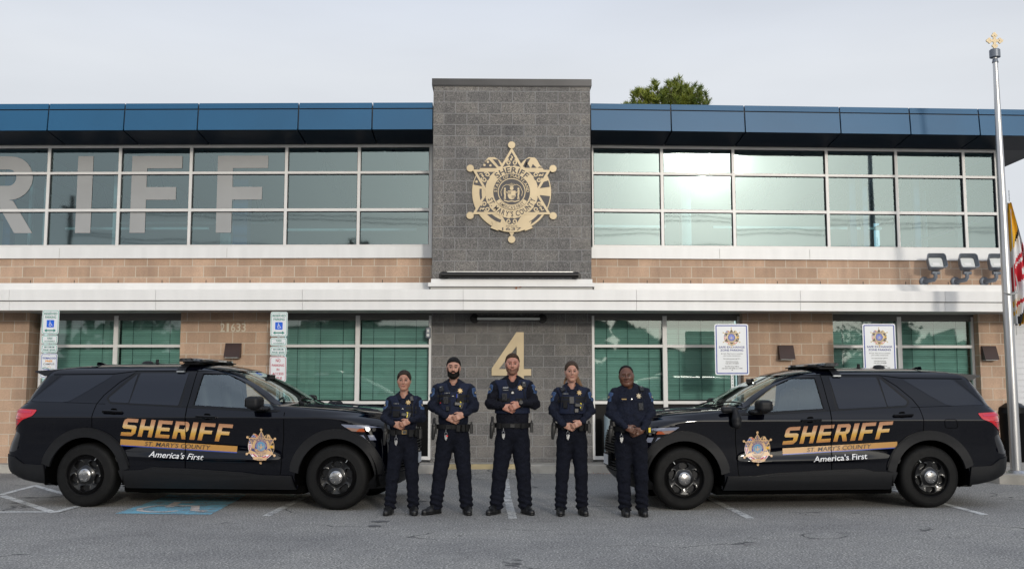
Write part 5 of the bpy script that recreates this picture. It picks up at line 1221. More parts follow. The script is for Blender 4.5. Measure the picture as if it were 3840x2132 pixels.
    for a in ((-1.03, -0.93, 1.255, 1.70), (0.93, 1.03, 1.255, 1.70), (-1, 1, 1.245, 1.285), (-1, 1, 1.672, 1.70)):
        v, f = wsgrid(*a, 0.004, nu=20 if a[1]-a[0] > 1 else 4); mb.add(v, f)
    mb.build('windscreen_band', 'car_gloss', t, 60)
    mb = MB()
    for y0 in (-0.55, 0.15):
        pts = [(float(carX(y0+0.62*k/6, 1.25+0.07*math.sin(k/6*2.4)))+0.03, y0+0.62*k/6, 1.26+0.07*math.sin(k/6*2.4)) for k in range(7)]; mb.tube(pts, 0.010, 6)
    mb.build('wiper', 'car_trim', t)
    # hood: shut lines, ridges and cowl
    mb = MB()
    def hoodz(x, y):
        lo, hi = 1.0, 1.26
        for _ in range(22):
            m_ = (lo+hi)/2
            if float(carX(y, m_)) > x: lo = m_
            else: hi = m_
        return lo
    for s in (-1, 1):
        pts = [(x, s*(0.74-0.02*(x-2.6)), hoodz(x, 0.74-0.02*(x-2.6))+0.003) for x in np.linspace(2.52, 3.5, 12)]; mb.tube(pts, 0.004, 4)
    mb.build('hood_gap', 'car_gap', t)
    for s in (-1, 1):
        mb = MB(); pts = [(x, s*(0.50-0.04*(x-2.6)), hoodz(x, 0.5-0.04*(x-2.6))-0.006) for x in np.linspace(2.62, 3.62, 14)]; mb.tube(pts, [0.004]+[0.022]*12+[0.004], 8); mb.build('hood_ridge', 'car_paint', t)
    # shut lines
    for s in (-1, 1):
        mb = MB(); cline(mb, [(.50, 1.668), (.31, 1.53), (.15, 1.37), (.088, 1.264), (.074, 1.149), (.076, .985), (.09, .90)], 0.009, 0.002, sides=(s,)); mb.build('shut_line', 'car_gap', t, 60)
        mb = MB(); cline(mb, [(1.290, 1.668), (1.268, 1.218), (1.275, 1.087), (1.285, .457), (1.30, .27)], 0.009, 0.0305 if False else 0.006, sides=(s,)); mb.build('shut_line', 'car_gap', t, 60)
        mb = MB(); cline(mb, [(2.515, 1.165), (2.515, .868), (2.485, .469), (2.475, .41)], 0.009, 0.002, sides=(s,)); mb.build('shut_line', 'car_gap', t, 60)
        mb = MB(); cline(mb, [(-.84, 1.275), (-1.0, 1.235)], 0.007, 0.003, sides=(s,)); mb.build('shut_line', 'car_gap', t, 60)
        mb = MB(); cline(mb, [(3.34, .925), (3.26, .865)], 0.006, 0.003, sides=(s,)); mb.build('shut_line', 'car_gap', t, 60)
        mb = MB(); cline(mb, [(-.79, 1.294), (.2, 1.262)], 0.004, 0.002, sides=(s,)); mb.build('shut_line', 'car_gap', t, 60)
        mb = MB(); cline(mb, [(-.60, 1.628), (.2, 1.635), (.49, 1.672), (1.7, 1.675), (1.83, 1.64)], 0.008, 0.003, sides=(s,)); mb.build('shut_line', 'car_gap', t, 60)
        if s > 0:
            mb = MB(); cline(mb, smooth_poly([(-.20, 1.11), (-.36, 1.11), (-.375, 1.0), (-.21, 1.0)], .03)+[(-.20, 1.09)], 0.006, 0.003, sides=(1,)); mb.build('fuel_door_line', 'car_gap', t, 60)
    # cladding
    mb = MB()
    for wx, a0, a1 in ((0, -3, 170), (WB, 2, 177)):
        a0_, a1_ = (9, 165) if wx == 0 else (6, 172)
        ri, ro = 0.468, 0.575
        cpanel(mb, arcpts(wx, .385, ro, a0_, a1_)+arcpts(wx, .385, ri, a1_+2, a0_-2), 0.030, 0)
        cpanel(mb, arcpts(wx, .385, ro+0.012, a0_+4, a1_-4)+arcpts(wx, .385, ro-0.004, a1_-4, a0_+4), 0.018, 0)
    cpanel(mb, [(.44, .452), (.74, .462), (.88, .497), (1.30, .485), (2.0, .445), (2.26, .412), (2.62, .407), (2.665, .235), (.52, .235)][::-1], 0.028, 0)
    cpanel(mb, smooth_poly([(.80, .452), (.88, .472), (2.0, .424), (2.10, .408), (2.0, .400), (.88, .432)], .015)[::-1], 0.036, 0)
    cpanel(mb, [(-1.09, .636), (-.92, .604), (-.80, .523), (-.535, .509), (-.50, .275), (-.60, .262), (-.86, .30), (-1.0, .35), (-1.10, .43)][::1], 0.022, 0)
    cpanel(mb, [(3.62, .40), (3.88, .42), (3.86, .36), (3.75, .27), (3.60, .27)][::-1], 0.012, 0)
    mb.build('cladding', 'car_trim', t, 40)
    mb = MB()
    for z0, z1, off in ((.24, .44, .012),):
        Z_ = np.linspace(z0, z1, 8); U = np.linspace(-0.97, 0.97, 21)
        for fx, sg in ((carX, 1),):
            vs = [(float(fx(u*float(cw(z)), z))+off, u*float(cw(z)), z) for z in Z_ for u in U]; mb.add(vs, [(i*21+j, i*21+j+1, (i+1)*21+j+1, (i+1)*21+j) for i in range(7) for j in range(20)])
    mb.build('front_bumper_lip', 'car_trim', t, 40)
    # grille, plate, lower intake
    mb = MB(); U = np.linspace(-0.66, 0.66, 21)
    for z0, z1 in ((.66, .93), (.46, .58)):
        Z_ = np.linspace(z0, z1, 6); vs = [(float(carX(u, z))+0.008, u, z) for z in Z_ for u in U]; mb.add(vs, [(i*21+j, i*21+j+1, (i+1)*21+j+1, (i+1)*21+j) for i in range(5) for j in range(20)], 1)
        for z in np.arange(z0+0.02, z1, 0.035): mb.tube([(float(carX(u, z))+0.014, u, z) for u in U], 0.009, 5, 0)
    mb.build('grille', ['car_trim', 'car_gap'], t, 40)
    mb = MB(); mb.box(3.94, 3.985, -0.17, 0.17, 0.49, 0.65); mb.box(3.985, 3.99, -0.155, 0.155, 0.505, 0.635, 1); mb.build('number_plate', ['car_trim', 'sign_white'], t, 0)
    # head lamps: clear lens with orange corner, front LED patches
    for s in (-1, 1):
        o = MB(); cpanel(o, smooth_poly([(3.20, 1.032), (3.55, 1.018), (3.72, 1.00), (3.76, .955), (3.62, .925), (3.44, .925), (3.36, .935), (3.28, .975)][::-1], .015), 0.002, 3, sides=(s,), skirt=False, step=0.04)
        cpanel(o, smooth_poly([(3.225, 1.024), (3.55, 1.010), (3.70, .985), (3.45, .975), (3.28, .985)][::-1], .01), 0.004, 0, sides=(s,), skirt=False, step=0.04)
        cpanel(o, [(3.285, .984), (3.45, .974), (3.43, .938), (3.36, .942)][::-1], 0.004, 1, sides=(s,), skirt=False, step=0.04)
        cpanel(o, [(3.41, .937), (3.45, .972), (3.50, .975), (3.52, .935)][::-1], 0.005, 2, sides=(s,), skirt=False, step=0.04)
        cpanel(o, circ(.022, 12, 3.55, .965), 0.006, 4, sides=(s,), skirt=False, step=0); cpanel(o, circ(.022, 12, 3.62, .962), 0.006, 4, sides=(s,), skirt=False, step=0)
        o.build('headlight', ['lens_clear', 'lens_peach', 'lens_orange', 'car_gloss', 'chrome'], t, 60)
        o = MB()
        for k in (0, 1): cpanel(o, [(3.42+.13*k, .895), (3.50+.12*k, .895), (3.54+.11*k, .835), (3.46+.12*k, .835)][::-1], 0.003, 0, sides=(s,), skirt=False, step=0.04)
        o.build('front_marker', 'lens_clear', t, 60)
        o = MB(); cpanel(o, smooth_poly([(-1.02, 1.208), (-.665, 1.188), (-.70, 1.115), (-.83, 1.065), (-.93, .985), (-1.0, .925), (-1.055, .95)], .018), 0.008, 0, sides=(s,), step=0.05)
        cpanel(o, [(-1.03, 1.19), (-.72, 1.172), (-.73, 1.148), (-1.035, 1.155)], 0.011, 1, sides=(s,), skirt=False, step=0.05)
        for k in range(5): cpanel(o, [(-1.045, 1.115-k*.032), (-.86-.02*k, 1.105-k*.032), (-.865-.02*k, 1.099-k*.032), (-1.045, 1.107-k*.032)], 0.0105, 2, sides=(s,), skirt=False, step=0.05)
        o.build('tail_light', ['tail_red', 'sign_red', 'tail_dark'], t, 60)
        # handles
        for hx, hz, key in ((.20, 1.178, 0), (1.412, 1.118, 1)):
            o = MB(); w_ = .262; cpanel(o, smooth_poly([(hx+.09, hz+.034), (hx+.18, hz+.026), (hx+.19, hz-.05), (hx+.10, hz-.046)][::-1], .03), 0.002, 1, sides=(s,), skirt=False)
            y = s*(float(carS(hx+.13, hz))+.028); o.rbox((hx+w_/2, y, hz-.012), (w_/2, .014, .020), Matrix.Rotation(RAD(2.2), 3, 'Y'), 0.7, 0); o.build('door_handle', ['car_gloss', 'car_gap'], t, 30)
        # mirror
        fn = lambda P, s=s: smin(smin(sd_box(P, (2.19, s*1.10, 1.285), (.085, .125, .075), .05), sd_box(P, (2.23, s*1.02, 1.205), (.09, .09, .014), .012), .03), sd_cone(P, (2.30, s*.93, 1.205), (2.22, s*1.03, 1.21), .03, .03), .03)
        o = MB(); nets_to(o, fn, (2.02, min(s*.86, s*1.28), 1.15), (2.42, max(s*.86, s*1.28), 1.40), .010); h = o.build('mirror', 'car_trim', t, 60)
        o = MB(); o.prism(rrect(.20, .11, .03), lambda u, v, w_, s=s: (2.103-w_, s*1.10+u, 1.285+v), .002); o.build('mirror_glass', 'chrome', t, 0)
    # spotlight on the driver's pillar
    fn = lambda P: smin(smin(sd_cone(P, (2.52, .84, 1.21), (2.53, .99, 1.24), .028, .03), sd_cone(P, (2.53, .99, 1.235), (2.66, 1.0, 1.235), .035, .04), .02), smin(sd_cone(P, (2.53, 1.03, 1.23), (2.52, 1.05, 1.12), .035, .055), sd_cone(P, (2.52, 1.05, 1.12), (2.52, 1.055, 1.06), .058, .058), .02), .02)
    o = MB(); nets_to(o, fn, (2.40, .76, .97), (2.75, 1.14, 1.34), .009); o.build('spotlight', 'car_trim', t, 60)
    # light bar with strap, antennas
    lb = MB()
    for s in (-1, 1): lb.rbox((1.16, s*.50, 1.772), (.10, .08, .022), bev=.5)
    lb.rbox((1.17, 0, 1.785), (.12, .60, .008), bev=.5); lb.build('lightbar_mount', 'car_trim', t, 0)
    lb = MB(); vs = []
    U = np.linspace(-1, 1, 17)
    for u in U:
        y = u*.66; k = (1-abs(u)**6*.35); c = 1.17-.05*abs(u)**2
        for dx, dz in ((-.15*k, 0), (-.14*k, .022), (-.11*k, .034), (.11*k, .034), (.14*k, .022), (.15*k, 0), (.13*k, -.008), (-.13*k, -.008)): vs.append((c+dx, y, 1.798+dz))
    lb.add(vs, [(i*8+k, i*8+(k+1) % 8, (i+1)*8+(k+1) % 8, (i+1)*8+k) for i in range(16) for k in range(8)]+[tuple(range(8))[::-1], tuple(128+k for k in range(8))])
    bar = lb.build('lightbar', 'lightbar_lens', t, 35)
    for s in (-1, 1):
        lb = MB(); y0 = s*.40; pts = [(1.08, s*y, z) for y, z in ((.45, 1.785), (.56, 1.752), (.66, 1.712), (.715, 1.672))]
        lb.add([(x+dx, y, z+.004) for x, y, z in pts for dx in (-.055, .055)], [(2*i, 2*i+1, 2*i+3, 2*i+2) if s > 0 else (2*i+2, 2*i+3, 2*i+1, 2*i) for i in range(3)])
        lb.box(1.03, 1.13, min(s*.70, s*.735), max(s*.70, s*.735), 1.655, 1.672, 1)
        lb.build('lightbar_strap', ['car_trim', 'galv'], t, 0)
    lb = MB(); lb.prism([(-.42, 1.745), (-.405, 1.80), (-.37, 1.80), (-.26, 1.765), (-.24, 1.75)][::-1], lambda u, v, w_: (u, .02-w_, v), .035); lb.build('fin_antenna', 'car_paint', t, 20)
    lb = MB(); lb.lathe([(.085, 1.765), (.08, 1.785), (.06, 1.808), (.03, 1.818), (0, 1.82)], (.24, .12, 0), 'z', 20); lb.build('dome_antenna', 'car_trim', t)
    lb = MB(); lb.cyl((.45, -.05, 1.77), (.45, -.05, 1.835), .020, n=14); lb.lathe([(.045, 1.775), (.04, 1.785), (.02, 1.79)], (.45, -.05, 0), 'z', 16); lb.build('stub_antenna', 'car_trim', t)
    # wheels
    for wx in (0, WB):
        for s in (-1, 1):
            w = MB(); yo = s*.955; prof = [(.245, -.01), (.255, .002), (.268, -.002), (.32, .006), (.355, -.004), (.374, -.018), (.387, -.045), (.39, -.075), (.39, -.185), (.38, -.225), (.34, -.25), (.23, -.25)]
            w.lathe([(r, s*h) if s < 0 else (r, h) for r, h in prof] if s > 0 else [(r, -h) for r, h in prof], (wx, yo, WR), 'y', 56)
            n = 90
            for k in range(n):
                a = 2*math.pi*k/n; c, sn = math.cos(a), math.sin(a); c2, s2 = math.cos(a+.028), math.sin(a+.028)
                for ya_, yb_ in ((-.05, -.08), (-.18, -.21)):
                    w.add([(wx+.3905*c, yo+s*ya_, WR+.3905*sn), (wx+.3905*c2, yo+s*ya_, WR+.3905*s2), (wx+.3912*c2, yo+s*yb_, WR+.3912*s2), (wx+.3912*c, yo+s*yb_, WR+.3912*sn)], [(0,1,2,3)])
            wheel = w.build('wheel', 'rubber', t, 50)
            w = MB(); nr_, na = 30, 150; vs = []
            for i in range(nr_+1):
                r = .055+(.232-.055)*i/nr_; R2 = .075+(.255-.075)*i/nr_
                base = float(np.interp(r, [.055, .075, .10, .135, .175, .188, .196, .215, .225, .232], [.012, .0, -.012, -.006, .004, -.03, -.045, -.028, .006, .008]))
                for k in range(na):
                    a = 2*math.pi*k/na; ph = ((a/(2*math.pi)*5+(.25 if wx else .75)) % 1-.5)*2*math.pi/5
                    u = (r-.140)/.036; v = ph*r/.052; q = 1-(u*u+v*v)
                    dep = -.055*min(1, max(0, q*3.2)); rim = .007*math.exp(-((math.sqrt(u*u+v*v)-1.12)/.13)**2)
                    vs.append((wx+R2*math.cos(a), yo+s*(base+dep+rim-.012), WR+R2*math.sin(a)))
            fs = [(i*na+k, i*na+(k+1) % na, (i+1)*na+(k+1) % na, (i+1)*na+k) for i in range(nr_) for k in range(na)]
            w.add(vs, fs if s < 0 else [f[::-1] for f in fs]); w.cyl((wx, yo-s*.06, WR), (wx, yo-s*.20, WR), .21, n=40); w.build('rim', 'rim_black', wheel, 60)
            w = MB(); w.lathe([(.080, -s*.02), (.085, s*.006), (.078, s*.016), (.04, s*.024), (0, s*.026)], (wx, yo, WR), 'y', 32)
            w.build('hub_cap', 'chrome', wheel, 50)
            w = MB()
            for k in range(5):
                a = 2*math.pi*(k+.3+wx*.1)/5; x, z = wx+.058*math.cos(a), WR+.058*math.sin(a); w.lathe([(.009, s*.012), (.009, s*.030), (.005, s*.036), (0, s*.037)], (x, yo, z), 'y', 10)
            w.build('lug_nut', 'chrome', wheel, 50)
            w = MB(); w.rbox((wx+.228*math.cos(1.0), yo+s*-.006, WR+.228*math.sin(1.0)), (.005, .005, .018), Matrix.Rotation(.6, 3, 'Y'), .3); w.build('balance_weight', 'galv', wheel, 0)
            w = MB(); pts = arcpts(wx, .385, .505, -12, 192, 30); vs = [(p[0], s*y, p[1]) for p in pts for y in (.60, .985)]
            w.add(vs, [(2*i, 2*i+1, 2*i+3, 2*i+2) for i in range(30)]); w.prism(arcpts(wx, .385, .508, -12, 192, 30), lambda u, v, q, s=s: (u, s*(.60-q), v), .01); w.build('wheel_well', 'car_gap', t, 0)
    # interior
    for s in (-1, 1):
        fn = lambda P, s=s: smin(smin(sd_box(P, (1.62, s*.38, .92), (.25, .25, .08), .06), sd_box(P, (1.36, s*.38, 1.18), (.075, .24, .32), .06, np.array(Matrix.Rotation(RAD(-12), 3, 'Y'))), .05), sd_box(P, (1.27, s*.38, 1.53), (.05, .14, .10), .04), .03)
        o = MB(); nets_to(o, fn, (1.05, s*.38-.32, .78), (1.95, s*.38+.32, 1.70), .025); o.build('seat', 'seat_black', t, 60)
    o = MB(); o.box(.3, 2.5, -.86, .86, .55, .60); o.box(1.02, 1.05, -.66, .66, .6, 1.60); o.build('cabin_floor', 'seat_black', t, 0)
    o = MB(); o.rbox((2.28, 0, 1.10), (.26, .80, .12), bev=.5); o.rbox((2.10, .38, 1.22), (.10, .16, .05), bev=.5); o.build('dashboard', 'seat_black', t, 0)
    o = MB(); c = Vector((1.96, .38, 1.16)); Mr = Matrix.Rotation(RAD(-65), 3, 'Y'); o.tube([c+Mr@Vector((.18*math.cos(k*math.pi/12), .18*math.sin(k*math.pi/12), 0)) for k in range(25)], .014, 8); o.tube([c+Mr@Vector((0, -.17, 0)), c, c+Mr@Vector((0, .17, 0))], .02, 6); o.build('steering_wheel', 'seat_black', t)
    o = MB(); o.rbox((2.0, 0, 1.60), (.02, .12, .035), bev=.5); o.build('rear_view_mirror', 'car_gloss', t, 0)
    # door lettering; text runs towards the rear on the left side and towards the front on the right side
    MT = ['decal_gold_fade', 'decal_gold', 'decal_blue', 'sign_black', 'decal_white']
    for s in (-1, 1):
        Xc = 1.18; slope = -.052
        def fr(u, v, w, s=s):
            x = Xc+u*(-s); x = Xc+u if s < 0 else Xc-u; z = v+slope*(x-Xc); y = float(carS(x, z))+.004+w; return (x, s*y, z)
        o = MB(); block_word(o, 'SHERIFF', -.735, .838, 1.44, .215, fr, .001, 0)
        o.build('door_lettering', MT, t, 0)
        o = MB(); n = 24
        for z0, z1, mi in ((.722, .794, 1), (.712, .724, 2)):
            L = [(-.742+.006+1.49*i/n, z0) for i in range(n+1)]; U_ = [(-.732+1.49*i/n, z1) for i in range(n+1)]
            o.add([fr(*p, 0.0 if mi == 1 else .0004) for p in L+U_], [(i, i+1, n+i+2, n+i+1) for i in range(n)], mi)
        put_text(o, "ST. MARY'S COUNTY", .0, .758, .84, .054, fr, .0035, 3, bold=0.015, shear=.2); o.build('door_stripe', MT, t, 0)
        o = MB(); put_text(o, "America's First", -.0, .640, .70, .072, fr, .009, 4, bold=.008, shear=.22); o.build('door_motto', MT, t, 0)
        k = .43/1.19; sx_ = 2.235
        def fs_(u, v, w, s=s):
            x = sx_+u*k*(1 if s < 0 else -1); z = .755+v*k-.05*(x-sx_); return (x, s*(float(carS(x, z))+.004+w), z)
        o = MB(); star_design(o, fs_, 0.0, .0010, dict(gold=0, ring=0, dark=1, inner=2, disc=3, canton=2, stripe=4, stripe2=5, bl=6, yl=7, lbase=5, cstripe=4, star_w=5), 2)
        o.build('door_star', ['decal_pale', 'decal_navy', 'decal_blue', 'decal_sky', 'sign_red', 'decal_white', 'sign_black', 'flag_gold'], t, 0)
    return t
mat('lightbar_lens', (0.035, 0.037, 0.04), 0.12, coat=1.0, var=0.7, vs=25, stretch=(1, 1, 0.3))
LA, LB_ = Vector((-5.13, 12.823, 0)), Vector((-1.926, 12.437, 0)); RA_, RB_ = Vector((5.468, 12.537, 0)), Vector((2.363, 12.355, 0))
def place(A, Bv, side, label):
    d = Bv-A; rz = math.atan2(d.y, d.x); sc = 1.022 if side < 0 else 0.988
    # visible wheel faces stand 0.955 from the centre line
    n = Vector((-d.y, d.x, 0)).normalized()*(.955*sc)*(1 if side < 0 else -1); mid = (A+Bv)/2; o = mid+n-d.normalized()*WB*sc/2
    return make_car(label, (o.x, o.y, 0), rz, sc, 'black sheriff patrol cars facing each other')
place(LA, LB_, -1, 'black sheriff patrol SUV at the left, nose pointing right')
place(RA_, RB_, 1, 'black sheriff patrol SUV at the right, nose pointing left')
# ---------------------------------------------------------------- officers
mat('skin_light', (0.40, 0.21, 0.148), 0.5, sss=0.15, var=0.10, vs=18); mat('skin_tan', (0.375, 0.19, 0.13), 0.5, sss=0.15, var=0.10, vs=18)
mat('skin_pink', (0.41, 0.19, 0.135), 0.5, sss=0.15, var=0.13, vs=16); mat('skin_dark', (0.105, 0.043, 0.024), 0.42, sss=0.08, var=0.15, vs=16)
mat('uniform_navy', (0.0052, 0.0074, 0.0175), 0.85, spec=0.25, var=0.18, vs=14, bump=0.35, bs=26); mat('trouser_navy', (0.0036, 0.0046, 0.0100), 0.9, spec=0.2, var=0.18, vs=10, bump=0.4, bs=18)
mat('shirt_black', (0.0055, 0.006, 0.011), 0.9, spec=0.2, var=0.15, vs=14, bump=0.35, bs=26)
mat('vest_navy', (0.0075, 0.0115, 0.029), 0.8, spec=0.25, var=0.15, vs=30, bump=0.25, bs=60); mat('web_black', (0.0045, 0.0045, 0.005), 0.7, spec=0.3)
mat('gear_black', (0.006, 0.006, 0.0065), 0.4, spec=0.5); mat('gear_grey', (0.022, 0.022, 0.024), 0.45); mat('boot_black', (0.006, 0.006, 0.0065), 0.45, bump=0.3, bs=60)
mat('hair_black', (0.006, 0.005, 0.0045), 0.6, spec=0.15, var=0.4, vs=40, bump=0.5, bs=90); mat('hair_brown', (0.045, 0.025, 0.014), 0.6, spec=0.15, var=0.45, vs=40, stretch=(3, 3, 0.5), bump=0.5, bs=60)
mat('hair_streak', (0.008, 0.006, 0.005), 0.65, spec=0.15, col2=(0.05, 0.036, 0.026), vs=30, stretch=(5, 1, 0.4), bump=0.4, bs=60); mat('hair_blonde', (0.10, 0.06, 0.032), 0.55, spec=0.15, col2=(0.22, 0.125, 0.065), vs=30, stretch=(5, 5, 0.4), bump=0.4, bs=60)
mat('stubble', (0.10, 0.045, 0.026), 0.7, col2=(0.21, 0.10, 0.065), vs=60); mat('hair_shadow', (0.035, 0.018, 0.012), 0.7, var=0.2, vs=60); mat('lip_rose', (0.36, 0.115, 0.10), 0.45); mat('hair_ash', (0.024, 0.016, 0.012), 0.65, spec=0.15, col2=(0.065, 0.044, 0.030), vs=40, stretch=(6, 2, 1), bump=0.3, bs=70); mat('lip_dark', (0.16, 0.055, 0.045), 0.4)
mat('lip_nude', (0.40, 0.16, 0.125), 0.45)
mat('eye_white', (0.36, 0.32, 0.30), 0.35); mat('eye_dark', (0.012, 0.008, 0.006), 0.15); mat('yellow', (0.75, 0.58, 0.01), 0.4); mat('patch_blue', (0.022, 0.050, 0.125), 0.8); mat('patch_pale', (0.040, 0.080, 0.17), 0.8)
mat('badge_gold', (0.40, 0.27, 0.11), 0.45, metal=0.4); mat('badge_pale', (0.45, 0.38, 0.27), 0.45, metal=0.3); mat('silver', (0.38, 0.38, 0.38), 0.35, metal=0.8); mat('pen_blue', (0.02, 0.06, 0.5), 0.4); mat('red_dot', (0.6, 0.02, 0.02), 0.4)

for n_ in ('skin_light', 'skin_tan', 'skin_pink', 'skin_dark'):
    c_ = MATS[n_].node_tree.nodes['Principled BSDF'].inputs['Base Color'].default_value; mat(n_+'_lid', (c_[0]*.82, c_[1]*.82, c_[2]*.84), 0.5)
for n_ in ('uniform_navy', 'trouser_navy', 'shirt_black'):
    for q_ in MATS[n_].node_tree.nodes:
        if q_.type == 'BUMP': q_.inputs['Strength'].default_value = 0.9; q_.inputs['Distance'].default_value = 0.03
def head_fn(P, w=1.0, jaw=1.0, heavy=0.0):
    P = P.copy(); P[..., 0] = P[..., 0]/w
    ax = np.abs(P[..., 0:1]); Q = np.concatenate([ax, P[..., 1:]], -1)
    f = sd_ell(Q, (0, .018, .035), (.074, .092, .084))
    f = smin(f, sd_ell(Q, (0, -.022, -.030), (.061*jaw, .070, .082)), .03)
    f = smin(f, sd_ell(Q, (0, -.062, -.095), (.026*jaw, .022, .020)), .03)
    f = smin(f, sd_ell(Q, (.040, -.050, -.020), (.026, .030, .030)), .025); f = smin(f, sd_ell(Q, (.045, -.005, -.020), (.026, .045, .055)), .03)
    f = smin(f, sd_cone(Q, (.043*jaw, -.008, -.060), (.014, -.060, -.096), .015+heavy, .014+heavy), .035)
    f = smin(f, sd_cone(Q, (0, -.083, .028), (.038, -.074, .027), .012, .010), .014)
    f = smax(f, -sd_ell(Q, (.031, -.098, .004), (.019, .018, .011)), .012)
    f = smin(f, sd_cone(Q, (0, -.088, .012), (0, -.110, -.028), .0085, .0115), .009)
    f = smin(f, sd_ell(Q, (.0115, -.098, -.032), (.009, .010, .007)), .006)
    f = smin(f, sd_ell(Q, (0, -.088, -.061), (.026, .012, .012)), .008)
    f = smin(f, smax(sd_ell(Q, (.0755, .012, -.006), (.011, .018, .029)), -sd_ell(Q, (.086, .004, -.004), (.007, .009, .016)), .004), .008)
    if heavy: f = smin(f, sd_ell(Q, (0, -.012, -.080), (.052, .056, .034)), .03); f = smin(f, sd_ell(Q, (.010, -.100, -.030), (.016, .012, .010)), .008)
    return f*min(1, w)
def neck_fn(P, r=.054):
    return smin(sd_cone(P, (0, .020, -.05), (0, .030, -.15), r, r*1.02), sd_cone(P, (0, .03, -.15), (0, .03, -.22), r*1.0, r*1.35), .03)
def hand_fn(P, w, d, acr, nrm, sc, curl):
    """w wrist, d pointing direction, acr thumb side, nrm back of hand"""
    w, d, acr, nrm = (np.array(v, float) for v in (w, d, acr, nrm)); M = np.stack([d, acr, nrm], 1)
    f = sd_box(P, w+d*.050*sc, (.050*sc, .040*sc, .0155*sc), .014*sc, M); f = smin(f, sd_cone(P, w-d*.012*sc, w+d*.02*sc, .024*sc, .025*sc), .02)
    tips = []
    for i, (o, L) in enumerate(((.029, .070), (.0095, .078), (-.0095, .072), (-.028, .058))):
        b = w+(d*.094+acr*o)*sc; a1 = curl*.55; a2 = curl*1.3; a3 = curl*1.9
        k1 = b+(d*math.cos(a1)-nrm*math.sin(a1)+acr*o*1.2)*L*.46*sc; k2 = k1+(d*math.cos(a2)-nrm*math.sin(a2))*L*.32*sc; k3 = k2+(d*math.cos(a3)-nrm*math.sin(a3))*L*.26*sc
        g = np.minimum(np.minimum(sd_cone(P, b-d*.012*sc, k1, .0098*sc, .0088*sc), sd_cone(P, k1, k2, .0088*sc, .008*sc)), sd_cone(P, k2, k3, .008*sc, .0068*sc)); f = smin(f, g, .0045)
    b = w+(d*.025+acr*.030)*sc; k1 = b+(d*.032+acr*.024-nrm*.004)*sc; k2 = k1+(d*.032+acr*.006-nrm*.008)*sc
    f = smin(f, np.minimum(sd_cone(P, b, k1, .0135*sc, .0115*sc), sd_cone(P, k1, k2, .011*sc, .0085*sc)), .010)
    return f
def V3(*a): return np.array(a, float)
def unit(v): v = np.array(v, float); return v/np.linalg.norm(v)
